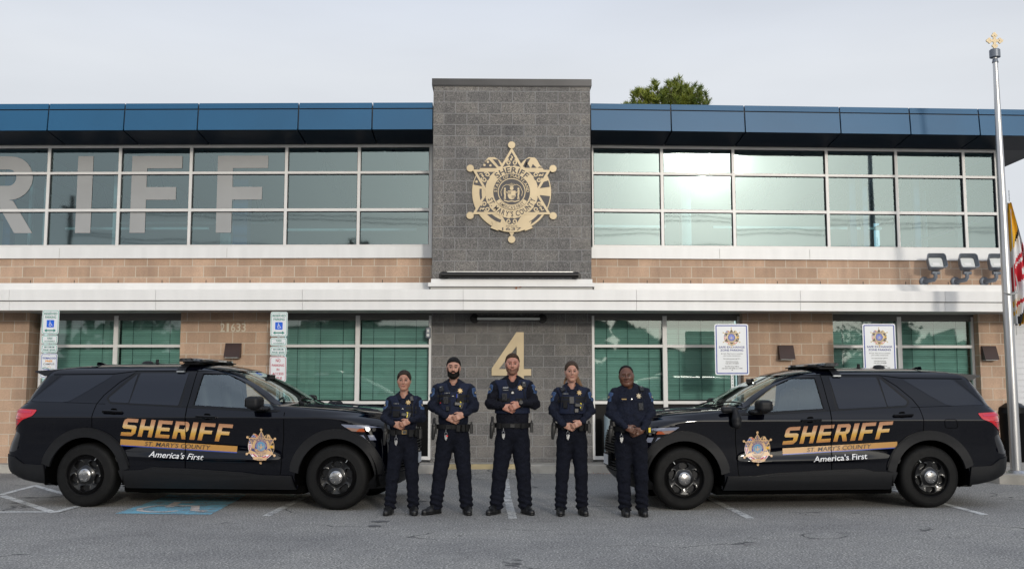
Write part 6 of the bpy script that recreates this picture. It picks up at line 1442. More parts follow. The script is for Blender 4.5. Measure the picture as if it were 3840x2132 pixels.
def person(label, loc, H, skin, hair, sw, ex, ez, hand, hz_belt, crotch, feet, chest, belly, hip, head_k=1.0, head_x=0.0, head_roll=0.0, face=None, shirt='uniform_navy', vest=True, female=False, zs=None, toes=(12, 12), leg=1.0, gear=None, hair_kind='short', lips='lip_rose', bt=1.0, over=1, hair_cap=None):
    T = thing('person', label, 'person', loc, 0, 'officers standing in a row'); face = face or {}; gear = gear or {}
    hu = .241*head_k; chin = H-hu; hc = V3(head_x, -.015, chin+.118*head_k)           # head centre (eye level)
    zs = zs or chin-.085; zb = hz_belt; hx, hz = hand; fy = -(belly[1]+.075); S = head_k
    hM = np.array(Matrix.Rotation(head_roll, 3, 'Y') @ Matrix.Rotation(face.get('yaw', 0), 3, 'Z'))
    toH = lambda P: ((P-hc)@hM)/S
    W = dict(w=face.get('w', 1), jaw=face.get('jaw', 1), heavy=face.get('heavy', 0))
    # ---- skin: head, neck, body under the clothes and both hands in one mesh
    b = MB()
    neck = lambda P: smin(sd_cone(P, hc+V3(0, .02, -.05)*S, V3(head_x*.4, .03, zs+.045), .052*face.get('neck', 1), .056*face.get('neck', 1)), sd_cone(P, V3(head_x*.3, .03, zs+.045), V3(0, .035, zs-.06), .058, .09), .03)
    fn = lambda P: smin(head_fn(toH(P), **W)*S, neck(P), .02)
    nets_to(b, fn, (hc[0]-.13, -.16, zs-.03), (hc[0]+.13, .17, H+.02), .0042)
    def core(P):
        f = sd_ell(P, (0, .01, zs-.17), (chest[0]*.8, chest[1]*.75, .22)); f = smin(f, sd_ell(P, (0, .01, zb), (belly[0]*.82, belly[1]*.78, .20)), .06)
        f = smin(f, sd_cone(P, V3(-sw*.85, .02, zs-.05), V3(sw*.85, .02, zs-.05), .04, .04), .05)
        for i, (fx, fyy) in enumerate(feet):
            s = -1 if fx == min(feet)[0] else 1
            f = smin(f, sd_cone(P, V3(s*hip*.42, 0, crotch+.06), V3((s*hip*.45+fx)/2, -.01, crotch*.52), .07, .05), .03); f = smin(f, sd_cone(P, V3((s*hip*.45+fx)/2, -.01, crotch*.52), V3(fx, fyy+.02, .12), .048, .035), .02)
            a, e = V3(s*sw, .01, zs-.05), V3(s*ex, -.02, ez); f = smin(f, sd_cone(P, a, e, .042, .034), .02); f = smin(f, sd_cone(P, e, (wA-over_d*.035) if s == over else (wB-und_d*.03), .028, .018), .01)
        return f
    hs = .84 if female else .93
    over_d = unit((-.86*over, -.18, -.42)); acr = unit(np.cross(over_d, V3(0, -1, 0))); acr = acr if acr[2] > 0 else -acr; nrm = unit(np.cross(over_d, acr)); nrm = nrm if nrm[1] < 0 else -nrm
    wA = V3(hx+.088*over, fy-.015, hz+.030)
    und_d = unit((.90*over, -.05, -.40)); acr2 = unit(np.cross(und_d, V3(0, -1, 0))); acr2 = acr2 if acr2[2] > 0 else -acr2; nrm2 = unit(np.cross(und_d, acr2)); nrm2 = nrm2 if nrm2[1] < 0 else -nrm2
    wB = V3(hx-.100*over, fy+.020, hz-.004)
    lo = (hx-.20, fy-.10, hz-.16); hi = (hx+.20, fy+.10, hz+.12)
    nets_to(b, core, (-ex-.12, -.36, .05), (ex+.12, .26, zs+.05), .016)
    nets_to(b, lambda P: hand_fn(P, wA, over_d, acr, nrm, hs, .75), lo, hi, .0042); nets_to(b, lambda P: hand_fn(P, wB, und_d, acr2, nrm2, hs, .55), lo, hi, .0042)
    b.build('body', skin, T, 70)
    # ---- face details, hair
    inv = lambda q: tuple(hc+(hM@np.array(q, float))*S)
    def P_(q): return Vector(inv(q))
    bm_v, bm_q = nets(lambda P: head_fn(P, **W), (-.12, -.14, -.13), (.12, .14, .14), .006)
    hb = BVHTree.FromPolygons([tuple(v) for v in bm_v], [tuple(int(i) for i in q) for q in bm_q])
    def on_face(x, z, off=.0015):
        r = hb.ray_cast(Vector((x, -.3, z)), Vector((0, 1, 0))); y = r[0].y if r[0] else -.05; return (x, y-off, z)
    for s in (-1, 1):
        m = MB(); c = P_((s*.0315*W['w'], -.0735, .003)); m.lathe([(math.sin(k*math.pi/8)*.0125, -math.cos(k*math.pi/8)*.0125) for k in range(9)], (0, 0, 0), 'y', 16)
        m.v = [tuple(Vector(v)+c) for v in m.v]; n = len(m.v); e = P_((s*.0315*W['w'], -.0868, .0025)); m.add([e+Vector((.0066*math.cos(k), 0, .0066*math.sin(k))) for k in np.linspace(0, 2*math.pi, 12, endpoint=False)], [tuple(range(12))], 1); m.build('eye', ['eye_white', 'eye_dark'], T, 60)
        m = MB(); lid = [on_face(s*(.0315*W['w']+.017*q), .0105+.003*(1-q*q), .001) for q in np.linspace(-1, 1, 7)]; m.tube([P_((x, min(y, -.0835), z+.0004)) for x, y, z in lid], [.002, .0040, .0048, .0050, .0048, .0040, .002], 8, 0); m.tube([P_((x, min(y, -.0885), z-.0052)) for x, y, z in lid], .0011 if not female else .0016, 5, 1); m.tube([P_((x, min(y, -.0845), -.0055-.002*(1-((x/W['w']-s*.0315)/.017)**2))) for x, y, z in lid], .0024, 5, 0); m.build('eyelid', [skin+'_lid', 'eye_dark'], T)
        m = MB(); th = face.get('brow', .0030)*1.3; br = [on_face(s*(.012+.040*q), .0245+.0035*math.sin(q*2.8), .0005) for q in np.linspace(0, 1, 7)]; m.tube([P_(q) for q in br], [th*.8, th, th, th, th*.9, th*.7, th*.3], 6); m.build('eyebrow', face.get('browm', hair), T)
    m = MB(); L = np.linspace(-1, 1, 9); lw = face.get('lw', .021)+.003
    m.tube([P_(on_face(lw*q, -.0575-.0012*q*q, -.0010)) for q in L], [.0010]+[.0022]*7+[.0010], 6); m.tube([P_(on_face(lw*.85*q, -.0628, -.0010)) for q in L], [.0010]+[.0026]*7+[.0010], 6); m.build('lips', lips, T)
    m = MB(); m.tube([P_(on_face(lw*.95*q, -.060, .0022)) for q in L], .0008, 4); m.tube([P_(on_face(s_*.0085, -.0375, .000)) for s_ in (-1.2, -.6)], .0016, 4); m.tube([P_(on_face(s_*.0085, -.0375, .000)) for s_ in (.6, 1.2)], .0016, 4); m.build('mouth_line', 'hair_shadow' if skin != 'skin_dark' else 'eye_dark', T)
    m = MB(); t_ = dict(short=.009, crop=.0035, bald=.0040, pulled=.009, streak=.011)[hair_kind]
    def hair_fn(Q):
        x, y, z = Q[..., 0], Q[..., 1], Q[..., 2]
        hl = face.get('hl', .068)+(.006-6*x*x if female else -.003-2.0*x*x)
        plane = (hl+.0-(y+.09)*(.20 if hair_kind != 'bald' else -.1)) - z                 # above the hairline
        side = np.maximum(-(y+(.046 if female else .022) + .35*(z-.03)), (-.062 + .25*(.08-y))-z)  # behind the temples
        reg = np.minimum(plane+1.2*np.abs(x)*0 , side)
        if hair_kind == 'bald': reg = np.minimum((.106-4.5*x*x-(y+.09)*.10)-z, side)
        if face.get('recede'): reg = np.maximum(reg, -(sd_ell(Q, (.042*1, -.06, .085), (.022, .04, .03))*1)); reg = np.maximum(reg, -(sd_ell(Q, (-.042, -.06, .085), (.022, .04, .03))))
        to = t_*np.clip(-reg/(.010 if female else .018), .3 if female else .12, 1)+.0012*np.sin(x*220+z*60)*np.sin(y*170+z*60)
        f = np.minimum(sd_ell(np.concatenate([np.abs(Q[..., 0:1])/W['w'], Q[..., 1:]], -1), (0, .018, .035), (.074, .092, .084)), head_fn(Q, **W)+np.where((np.abs(x) > .070) & (z < .035), .02, 0)+np.where(z < -.02, .003, 0))-to-.0008
        f = smin(f, sd_ell(Q, (0, .03, -.02), (.066*W['w'], .070, .07))-to, .02)
        return smax(f, reg, .004)
    hm = MB(); nets_to(hm, hair_fn, (-.13, -.13, -.12), (.13, .15, .15), .0042)
    if hair_kind in ('pulled', 'streak'):
        if hair_kind == 'streak': nets_to(hm, lambda P: sd_ell(P, (0, .115, .035), (.035, .03, .035)), (-.05, .07, -.02), (.05, .16, .09), .005)
        else:
            pt = [(0, .105, .03), (.03, .13, -.03), (.075, .10, -.10), (.10, .04, -.165), (.115, .01, -.20)]
            pf = lambda P: np.minimum.reduce([sd_cone(P, a, c2, r1, r2) for a, c2, r1, r2 in zip(pt[:-1], pt[1:], (.026, .034, .036, .028), (.034, .036, .028, .008))])+.002*np.sin(P[..., 0]*220+P[..., 2]*30)
            nets_to(hm, pf, (-.06, -.04, -.23), (.17, .18, .08), .0055, 1)
            nets_to(hm, lambda P: np.minimum(sd_cone(P, (-.05, .06, -.06), (-.085, .04, -.13), .018, .012), sd_cone(P, (-.085, .04, -.13), (-.075, .02, -.17), .012, .004)), (-.11, -.01, -.18), (-.02, .1, -.02), .005, 1)
    hm.v = [inv(v) for v in hm.v]; hm.build('hair', [hair_cap or hair, hair], T, 60)
    if face.get('beard'):
        tb = face['beard']
        def beard(Q):
            x, y, z = Q[..., 0], Q[..., 1], Q[..., 2]; f = head_fn(Q, **W)-tb*(1+.6*np.clip((-.05-z)/.05, 0, 1))-.0008*np.sin(x*300)*np.sin(z*320)
            top = z-(-.046+.9*np.clip(np.abs(x)-.045, 0, 1)*1.6); top = np.maximum(top, -9)
            ch = -(sd_ell(np.concatenate([np.abs(Q[..., 0:1]), Q[..., 1:]], -1), (.030, -.08, -.018), (.029, .05, .034)))
            reg = np.maximum(np.maximum(z-(-.030+np.clip(np.abs(x)-.048, 0, .02)*1.9), ch), y+.010-.25*np.clip(-z-.03, 0, .1)*2); reg = np.maximum(reg, np.abs(x)-.0705*W['w']); reg = np.maximum(reg, np.where(np.abs(x) < .03, z+.040, -1))
            reg = np.maximum(reg, -sd_ell(Q, (0, -.10, -.060), (.019, .03, .0065))); reg = np.maximum(reg, np.where(np.abs(x)<.05, 0, -1)*0+(-.135-z))
            return smax(f, reg, .004)
        m = MB(); nets_to(m, beard, (-.10, -.15, -.145), (.10, .05, .02), .0036); m.v = [inv(v) for v in m.v]; m.build('beard', face.get('beardm', hair), T, 60)
    # ---- shirt with sleeves
    def fold(P, a): return a*(np.sin(P[..., 2]*47+P[..., 0]*23+2*np.sin(P[..., 0]*19+P[..., 1]*11))*.5+np.sin(P[..., 2]*83-P[..., 0]*51+P[..., 1]*37)*.35)
    def torso(P, o=0.0):
        f = sd_ell(P, (0, .012, zs-.15), (chest[0]+o, chest[1]+o, .235)); f = smin(f, sd_ell(P, (0, .0, zb+.10), (belly[0]+o, belly[1]+o, .24)), .07)
        f = smin(f, sd_cone(P, V3(-sw+.005, .02, zs-.050), V3(sw-.005, .02, zs-.050), .062+o, .062+o), .05)
        return smin(f, sd_cone(P, V3(0, .035, zs-.02), V3(head_x*.3, .028, zs+.035), .078+o*.5, .062+o*.5), .035)
    def shirt_fn(P):
        f = torso(P)
        for s in (-1, 1):
            a, e = V3(s*sw, .012, zs-.055), V3(s*ex, -.015, ez); isA = (s == over)
            wr = (wA-over_d*.020) if isA else (wB-und_d*.012)
            arm = smin(sd_cone(P, a, e, .066*bt, .056*bt), sd_cone(P, e, wr, .053*bt, .038), .025)+fold(P, .009); f = smin(f, arm, .022)
        f = f+fold(P, .0022); f = smax(f, zb-.01-P[..., 2], .004)
        v = sd_cone(P, V3(head_x*.3, -.15, zs+.045), V3(head_x*.3, -.02, zs+.035), .030 if vest else .016, .054)
        f = smax(f, -v, .006)
        for isA, w_, d_ in ((1, wA, over_d), (0, wB, und_d)): f = smax(f, -(sd_box(P, w_+d_*.12, (.13, .2, .2), .01, np.stack([d_, unit(np.cross(d_, V3(0, -1, 0))), unit(np.cross(d_, unit(np.cross(d_, V3(0, -1, 0)))))], 1)) + np.where(np.abs(P[..., 1]-w_[1]) > .055, .3, 0)), .004) if False else f
        return f
    m = MB(); nets_to(m, shirt_fn, (-ex-.13, fy-.10, zb-.03), (ex+.13, .27, zs+.12), .0105)
    shirt_v, shirt_f = m.v, m.f; m.build('shirt', shirt, T, 80)
    if True:   # collar leaves
        m = MB()
        for s in (-1, 1):
            x0 = head_x*.3
            pts = [(x0+s*.066, .03, zs+.062), (x0+s*.060, -.03, zs+.055), (x0+s*.030, -.078, zs+.022), (x0+s*.014, -.100, zs-.012), (x0+s*.046, -.105, zs-.030), (x0+s*.080, -.07, zs+.004), (x0+s*.090, .0, zs+.022), (x0+s*.088, .04, zs+.026)]
            tri = [(0,1,6,7), (1,2,5,6), (2,3,4,5)]; m.add(pts, tri if s < 0 else [q[::-1] for q in tri]); m.add([(p[0]*1, p[1]+.006, p[2]) for p in pts], tri if s > 0 else [q[::-1] for q in tri])
        m.build('collar', shirt, T, 60)
    # ---- trousers
    fs_ = sorted(feet)
    def tr(P):
        f = sd_ell(P, (0, .0, zb-.06), (hip, belly[1]*.98, .17))
        for s, (fx, fyy) in zip((-1, 1), fs_):
            h = V3(s*hip*.47, .0, crotch+.08); an = V3(fx, fyy+.03, .075); kn = (h+an)/2+V3(s*.008, -.018, .0); g = smin(sd_cone(P, h, kn, .108*leg, .079*leg), sd_cone(P, kn, an, .078*leg, .073*leg), .03)
            low = np.clip((.34-P[..., 2])/.25, 0, 1); g = g+fold(P, .005)+low*.011*np.sin(P[..., 2]*95+P[..., 0]*30+P[..., 1]*20); f = smin(f, g, .022)
        f = smax(f, P[..., 2]-zb-.015, .006); return smax(f, .055-P[..., 2], .01)
    m = MB(); nets_to(m, tr, (-hip-.16, -.24, .03), (hip+.16, .24, zb+.05), .0105); m.build('trousers', 'trouser_navy', T, 80)
    # ---- boots
    for (fx, fyy), s, ta in zip(fs_, (-1, 1), toes):
        dx, dy = math.sin(RAD(ta))*s, -math.cos(RAD(ta)); A = V3(fx, fyy+.03, 0)
        toe = A+V3(dx, dy, 0)*.185; hl_ = A-V3(dx, dy, 0)*.045
        def boot(P):
            f = smin(sd_cone(P, hl_+V3(0, 0, .048), A+V3(dx, dy, 0)*.09+V3(0, 0, .044), .040, .045), sd_cone(P, A+V3(dx, dy, 0)*.09+V3(0, 0, .040), toe+V3(0, 0, .036), .045, .036), .03)
            f = smin(f, sd_cone(P, A+V3(0, 0, .05), A+V3(0, 0, .15), .046, .046), .03); f = smin(f, sd_cone(P, A+V3(dx, dy, 0)*.03+V3(0, 0, .09), A+V3(dx, dy, 0)*.10+V3(0, 0, .055), .035, .03), .02)
            return smax(f, .022-P[..., 2], .004)
        def sole(P): return smax(smin(sd_cone(P, hl_+V3(0, 0, .03), A+V3(dx, dy, 0)*.09+V3(0, 0, .03), .045, .050), sd_cone(P, A+V3(dx, dy, 0)*.09+V3(0, 0, .03), toe+V3(0, 0, .03), .050, .041), .02), np.maximum(P[..., 2]-.024, .002-P[..., 2]), .003)
        m = MB(); lo_ = (min(A[0], toe[0])-.08, min(hl_[1], toe[1])-.07, -.01); hi_ = (max(A[0], toe[0])+.08, max(hl_[1], toe[1])+.08, .19); nets_to(m, boot, lo_, hi_, .007); bo = m.build('boot', 'boot_black', T, 70)
        m = MB(); nets_to(m, sole, lo_, (hi_[0], hi_[1], .05), .0055); m.build('sole', 'gear_black', bo, 60)
    # ---- vest
    front_v, front_f = shirt_v, shirt_f
    if vest:
        vb = zb+.135; vw = min(chest[0]+.012, sw+.035)
        def vest_fn(P):
            f = torso(P, .026)+fold(P, .0008); x, y, z = np.abs(P[..., 0]), P[..., 1], P[..., 2]
            f = smax(f, vb-z, .012); arm = np.minimum.reduce([sd_ell(P, (s*(sw+.055), 0, zs-.16), (.085, .4, .16)) for s in (-1, 1)])
            f = smax(f, -arm, .012); f = smax(f, x-vw, .02); f = smax(f, -np.minimum(sd_ell(P, (0, -.12, zs+.03), (.072, .14, .115)), sd_cone(P, (0, .03, zs), (0, .03, zs+.2), .082, .09)), .012); return smax(f, z-(zs+.022), .012)
        m = MB(); nets_to(m, vest_fn, (-vw-.05, fy-.10, vb-.04), (vw+.05, .28, zs+.07), .0095); front_v, front_f = m.v, m.f; m.build('vest', 'vest_navy', T, 70)
    bv = BVHTree.FromPolygons([Vector(v) for v in front_v], front_f); bs_ = BVHTree.FromPolygons([Vector(v) for v in shirt_v], shirt_f)
    def hit(x, z, tree=None):
        r = (tree or bv).ray_cast(Vector((x, -1, z)), Vector((0, 1, 0)))
        if r[0] is None: r = bs_.ray_cast(Vector((x, -1, z)), Vector((0, 1, 0)))
        if r[0] is None: return Vector((x, -belly[1], z)), Vector((0, -1, 0))
        return r[0], r[1]
    def fr_on(x, z, off=.004, ang=0.0, tree=None):
        p, n = hit(x, z, tree); n = Vector((n.x*.8, min(n.y, -.3), n.z*.7)).normalized(); U = Vector((0, 0, 1)).cross(-n)*-1; U = Vector((-n.y, n.x, 0)).normalized(); Vv = n.cross(U)*1; Vv = Vv if Vv.z > 0 else -Vv
        c, s = math.cos(ang), math.sin(ang); U2 = U*c+Vv*s; V2 = Vv*c-U*s
        return lambda u, v, w: tuple(p+U2*u+V2*v+n*(w+off)), p, n
    def strapband(x0, x1, z, h, mt, nm, off=.004):
        m = MB(); n = 14; vs = []
        for i in range(n+1):
            x = x0+(x1-x0)*i/n; a, _ = hit(x, z+h/2); c, _ = hit(x, z-h/2); y = min(a.y, c.y)-off; vs += [(x, a.y-off, z+h/2), (x, c.y-off, z-h/2), (x, a.y+.01, z+h/2+.002), (x, c.y+.01, z-h/2-.002)]
        m.add(vs, [q for i in range(n) for q in ((4*i, 4*i+1, 4*i+5, 4*i+4), (4*i+2, 4*i, 4*i+4, 4*i+6), (4*i+1, 4*i+3, 4*i+7, 4*i+5))]); return m.build(nm, mt, T, 30)
    def gbox(x, z, w, h, d, nm, mt='gear_black', ang=0, bev=.35, extra=None):
        F, p, n = fr_on(x, z, 0, ang); U = Vector(F(1, 0, 0))-Vector(F(0, 0, 0)); Vv = Vector(F(0, 1, 0))-Vector(F(0, 0, 0)); M = Matrix((U, -n, Vv)).transposed(); c = Vector(F(0, 0, d/2-.004))
        m = MB(); m.rbox(c, (w/2, d/2, h/2), M, bev); mats = [mt]
        if extra: extra(m, lambda u, v, q: F(u, v, q+d-.003)); mats = [mt, 'gear_grey', 'silver', 'yellow', 'red_dot', 'gear_black']
        return m.build(nm, mats, T, 0)
    # badge
    bx_, bz_ = gear.get('badge', (.075, zs-.075)); F, p, n = fr_on(bx_, bz_, .005); m = MB(); R1 = .0285
    pts = [(R1*(1.0 if i % 2 == 0 else .72)*math.cos(RAD(90+360/14*i)), R1*(1.0 if i % 2 == 0 else .72)*math.sin(RAD(90+360/14*i))) for i in range(14)]
    m.prism(pts, F, .005); 
    for i in range(7): a = RAD(90+360/7*i); m.prism(circ(.0045, 8, R1*math.cos(a), R1*math.sin(a)), F, .006)
    m.add([F(q[0], q[1], .0065) for q in circ(.0185, 16)], [tuple(range(16))], 0); m.add([F(q[0], q[1], .0075) for q in circ(.014, 16)], [tuple(range(16))], 1); m.add([F(q[0], q[1], .0082) for q in circ(.009, 16)], [tuple(range(16))], 0); m.build('badge', ['badge_gold' if vest else 'badge_pale', 'badge_pale'], T, 0)
    # name tag
    nx, nz2 = gear.get('tag', (-.075, zs-.085)); F, p, n = fr_on(nx, nz2, .005); m = MB()
    if vest: m.prism(rrect(.074, .018, .002), F, .002); [m.prism([(-.030+k*.0063, -.0045), (-.030+k*.0063+.0042, -.0045), (-.030+k*.0063+.0042, .0045-(k % 3)*.0012), (-.030+k*.0063, .0045-(k % 2)*.0015)], F, .003, 1) for k in range(10) if k != 1 and k != 7]
    else: m.prism(rrect(.060, .013, .002), F, .003, 2)
    m.build('name_tag', ['web_black', 'silver', 'badge_gold'], T, 0)
    if gear.get('sheriff'):
        F, p, n = fr_on(nx, nz2+.028, .005); m = MB(); m.prism(rrect(.078, .030, .002), F, .002); put_text(m, 'SHERIFF', 0, 0, .066, .019, F, .003, 1, bold=.03); m.build('unit_tag', ['web_black', 'silver'], T, 0)
    if vest:
        for z_, h_ in gear.get('bands', ((zs-.135, .030), (zs-.19, .030))):
            strapband(-vw+.02, -.035, z_, h_, 'web_black', 'webbing'); strapband(.035, vw-.02, z_, h_, 'web_black', 'webbing')
        if gear.get('bands') != ():
            pass
        F, p, n = fr_on(0, zs-.13, .008); m = MB()
        if gear.get('rank') == 3: m.prism(rrect(.040, .045, .003), F, .002); [add_stroke(m, [(-.013, -.012+k*.009), (0, .004+k*.009), (.013, -.012+k*.009)], .005, F, .003, 1) for k in range(2)]; m.prism([(-.010, -.014), (.010, -.014), (0, .004)], F, .003, 1)
        else: m.prism(rrect(.030, .022, .003), F, .002); add_stroke(m, [(-.010, -.006), (0, .005), (.010, -.006)], .005, F, .003, 1)
        m.build('rank_tab', ['web_black', 'silver'], T, 0)
        strapband(-.0, .0001, zs-.13, .01, 'web_black', 'zip') if False else None
        F1 = [hit(-.033, z_)[0] for z_ in np.linspace(zs-.10, vb+.03, 9)]; m = MB(); m.tube([q+Vector((0, -.001, 0)) for q in F1], .0025, 5); m.build('placket', 'web_black', T)
    for s in (-1, 1):   # sleeve patches on the upper arms
        a, e = Vector((s*sw, .012, zs-.055)), Vector((s*ex, -.015, ez)); c = a.lerp(e, .20); out = Vector((s*.86, -.52, .1)).normalized(); ax = (e-a).normalized(); ax = ax*-1
        r = bs_.ray_cast(c+out*.4, -out); hp = r[0] or c+out*.07; nn = out; Vv = (ax-nn*ax.dot(nn)).normalized(); U = Vv.cross(nn)
        def Fp(u, v, w_, U=U, Vv=Vv, c=c, out=out, tree=bs_):
            o = hp+U*u+Vv*v; rr = tree.ray_cast(o+out*.3, -out); b_ = rr[0] if rr[0] else o; return tuple(b_+out*(.003+w_))
        sh = [(-.042, .048), (-.03, .056), (0, .060), (.03, .056), (.042, .048), (.040, -.01), (.034, -.048), (0, -.058), (-.034, -.048), (-.040, -.01)]; m = MB()
        def fan(poly, k, mi):
            ring = [poly]; cx_ = sum(p[0] for p in poly)/len(poly); cz_ = sum(p[1] for p in poly)/len(poly); vs = [Fp(cx_, cz_, k)]
            for q in (.33, .66, 1): vs += [Fp(cx_+(p[0]-cx_)*q, cz_+(p[1]-cz_)*q, k) for p in poly]
            n_ = len(poly); f = [(0, 1+i, 1+(i+1) % n_) for i in range(n_)]+[(1+j*n_+i, 1+(j+1)*n_+i, 1+(j+1)*n_+(i+1) % n_, 1+j*n_+(i+1) % n_) for j in range(2) for i in range(n_)]; m.add(vs, f, mi)
        fan(sh, 0, 0); fan([(p[0]*.86, p[1]*.86) for p in sh], .0012, 1); fan(circ(.022, 14, 0, -.004), .0024, 2); fan([(-.013, -.012), (.013, -.012), (.010, .008), (0, .014), (-.010, .008)], .0036, 3)
        m.build('sleeve_patch', ['patch_pale', 'patch_blue', 'shirt_black', 'badge_pale'], T, 0)
    # body camera
    if gear.get('cam'):
        x, z = gear['cam']; gbox(x, z, .058, .085, .026, 'body_camera', 'gear_grey', 0, .35, lambda m, F: (m.prism([circ(.021, 20, 0, -.010), circ(.015, 20, 0, -.010)[::-1]], F, .003, 5), m.prism(circ(.008, 12, 0, .025), F, .003, 5)))
    if gear.get('radio_mic'):
        x, z = gear['radio_mic']; gbox(x, z, .055, .070, .030, 'shoulder_microphone', 'gear_black', gear.get('mic_ang', 0), .35, lambda m, F: m.prism(rrect(.022, .006, .002), lambda u, v, w: F(u, v+.022, w), .002, 2)); s = 1 if x > 0 else -1
        p0, _ = hit(x, z-.035); p1, _ = hit(x+s*.012, z-.12); p2, _ = hit(x+s*.022, z-.22); m = MB(); m.tube([p0+Vector((0, -.012, 0)), p1+Vector((0, -.012, 0)), p2+Vector((0, -.008, 0))], .0035, 6); m.build('microphone_cable', 'gear_black', T)
    if gear.get('coil'):
        x, z = gear['coil']; m = MB(); pts = []
        for k in range(150): zz_ = z-k*.0016; p, _ = hit(x+.012, zz_); pts.append(p+Vector((.009*math.cos(k*.9), -.012+.007*math.sin(k*.9), 0)))
        m.tube(pts, .0028, 5); m.tube([hit(x, z)[0]+Vector((.022*math.cos(a), -.012, .025+.028*math.sin(a))) for a in np.linspace(0, 6.28, 14)], .0028, 5); m.build('coiled_cable', 'gear_black', T); gbox(x-.002, z, .042, .06, .028, 'shoulder_microphone', 'gear_grey', .1)
    if gear.get('taser'):
        x, z = gear['taser']; gbox(x, z, .095, .045, .038, 'taser', 'gear_black', -.12, .4); gbox(x+.038, z-.02, .035, .09, .036, 'taser_grip', 'gear_grey', -.35, .4)
        F, p, n = fr_on(x+.018, z, .036); m = MB(); add_stroke(m, [(-.004, .026), (.008, .022), (.006, -.005), (-.002, -.032)], .010, F, 0, 0); m.build('taser_trim', 'yellow', T, 0)
    if gear.get('pens'):
        for k, mt in ((0, 'pen_blue'), (.011, 'silver')): F, p, n = fr_on(.045+k, zs-.14, .006); m = MB(); m.cyl(F(0, -.03, 0), F(0, .035, 0), .0035, n=6); m.build('pen', mt, T)
    for (x, z, w_, h_, mt) in gear.get('pouches', ()): gbox(x, z, w_, h_, .030, 'pouch', mt)
    if gear.get('reddot'): F, p, n = fr_on(*gear['reddot'], .03); m = MB(); m.prism(rrect(.012, .010, .003), F, .002); m.build('indicator', 'red_dot', T, 0)
    # duty belt follows the waist
    m = MB(); n = 56; vs = []
    rx, ry = max(hip, belly[0])*.975+.012, belly[1]*.98+.012
    for i in range(n):
        a = 2*math.pi*i/n
        for r_, z_ in ((0, .027), (.010, .027), (.010, -.027), (0, -.027)): vs.append(((rx+r_)*math.cos(a), (ry+r_)*math.sin(a), zb+z_-.004))
    m.add(vs, [(4*i+k, 4*((i+1) % n)+k, 4*((i+1) % n)+k+1, 4*i+k+1) for i in range(n) for k in range(3)]); m.build('duty_belt', 'web_black', T, 40)
    def belt_pt(x): x = max(-rx*.97, min(rx*.97, x)); return Vector((x, -(ry+.010)*math.sqrt(max(0, 1-(x/rx)**2)), zb-.004))
    def bbox_(x, w_, h_, d, nm, mt='gear_black', dz=0, mb=None):
        p = belt_pt(x); a = math.atan2(p.x/rx**2, -p.y/ry**2); M = Matrix.Rotation(a, 3, 'Z'); m = MB(); m.rbox(p+M@Vector((0, -d/2+.004, dz)), (w_/2, d/2, h_/2), M, .3)
        return m, M, p
    bx2 = gear.get('buckle', 0); m, M, p = bbox_(bx2, .052, .046, .012, 'b'); 
    m.tube([p+M@Vector((u, -.016, v)) for u, v in ((-.024, -.020), (.024, -.020), (.024, .020), (-.024, .020), (-.024, -.020))], .004, 5, 1); m.build('belt_buckle', ['gear_black', gear.get('bucklem', 'gear_grey')], T, 0)
    for x, w_, h_, dz in gear.get('belt', ((-.10, .05, .07, -.01), (.09, .055, .085, -.015), (.15, .05, .085, -.015))):
        m, M, p = bbox_(x, w_, h_, .034, 'p', dz=dz); m.build('belt_pouch', 'web_black', T, 0)
    # holster with pistol on the viewer's left hip, extra gear on the other hip
    hxr = -(rx+.038); m = MB()
    Mh = Matrix.Rotation(RAD(5), 3, 'Y')
    secs = [(.035, .024, .030), (.0, .028, .036), (-.07, .026, .034), (-.13, .021, .028), (-.165, .015, .020)]; vs = []
    for z_, a_, b_ in secs:
        for k in range(12): q = 2*math.pi*k/12; vs.append(Vector((hxr, -.01, zb))+Mh@Vector((a_*math.copysign(abs(math.cos(q))**.7, math.cos(q)), b_*math.copysign(abs(math.sin(q))**.7, math.sin(q)), z_)))
    m.add(vs, [(12*i_+k, 12*i_+(k+1) % 12, 12*(i_+1)+(k+1) % 12, 12*(i_+1)+k) for i_ in range(4) for k in range(12)]+[tuple(range(12)), tuple(48+k for k in range(12))[::-1]]); m.rbox((hxr+.020, .0, zb-.03), (.012, .03, .06)); m.build('holster', 'gear_black', T, 30)
    m = MB(); m.rbox((hxr+.002, -.035, zb+.055), (.017, .022, .045), Matrix.Rotation(RAD(18), 3, 'X'), .4); m.rbox((hxr+.003, -.03, zb+.018), (.016, .045, .018), None, .3); m.build('pistol', 'gear_grey', T, 0)
    hx2 = rx+.030; m = MB(); m.rbox((hx2-.004, -.01, zb-.03), (.019, .028, .058), None, .3); m.cyl((hx2-.004, -.01, zb+.02), (hx2-.004, -.01, zb+.055), .011, n=10); m.build('radio', 'gear_black', T, 0)
    if gear.get('yellow_hip'): m = MB(); m.rbox((hx2-.012, -.047, zb-.02), (.014, .004, .028), None, .3); m.build('marker', 'yellow', T, 0)
    # keys on a clip
    kx = gear.get('keys', -.085); p = belt_pt(kx)+Vector((0, -.012, -.03)); m = MB(); m.tube([p, p+Vector((0, -.005, -.035))], .0028, 5); m.tube([p+Vector((.016*math.sin(a), -.005, -.05-.016*math.cos(a))) for a in np.linspace(0, 6.28, 14)], .0022, 5)
    for k, (dx_, l) in enumerate(((-.010, .05), (.002, .062), (.012, .045))): m.rbox(p+Vector((dx_, -.008-k*.003, -.066-l/2)), (.005, .0015, l/2), Matrix.Rotation(dx_*12, 3, 'Y'), .3)
    m.build('keys', 'silver', T, 0)
    if gear.get('redtag'): m = MB(); m.cyl(p+Vector((.014, -.016, -.075)), p+Vector((.014, -.020, -.075)), .011, n=12); m.build('key_fob', 'red_dot', T)
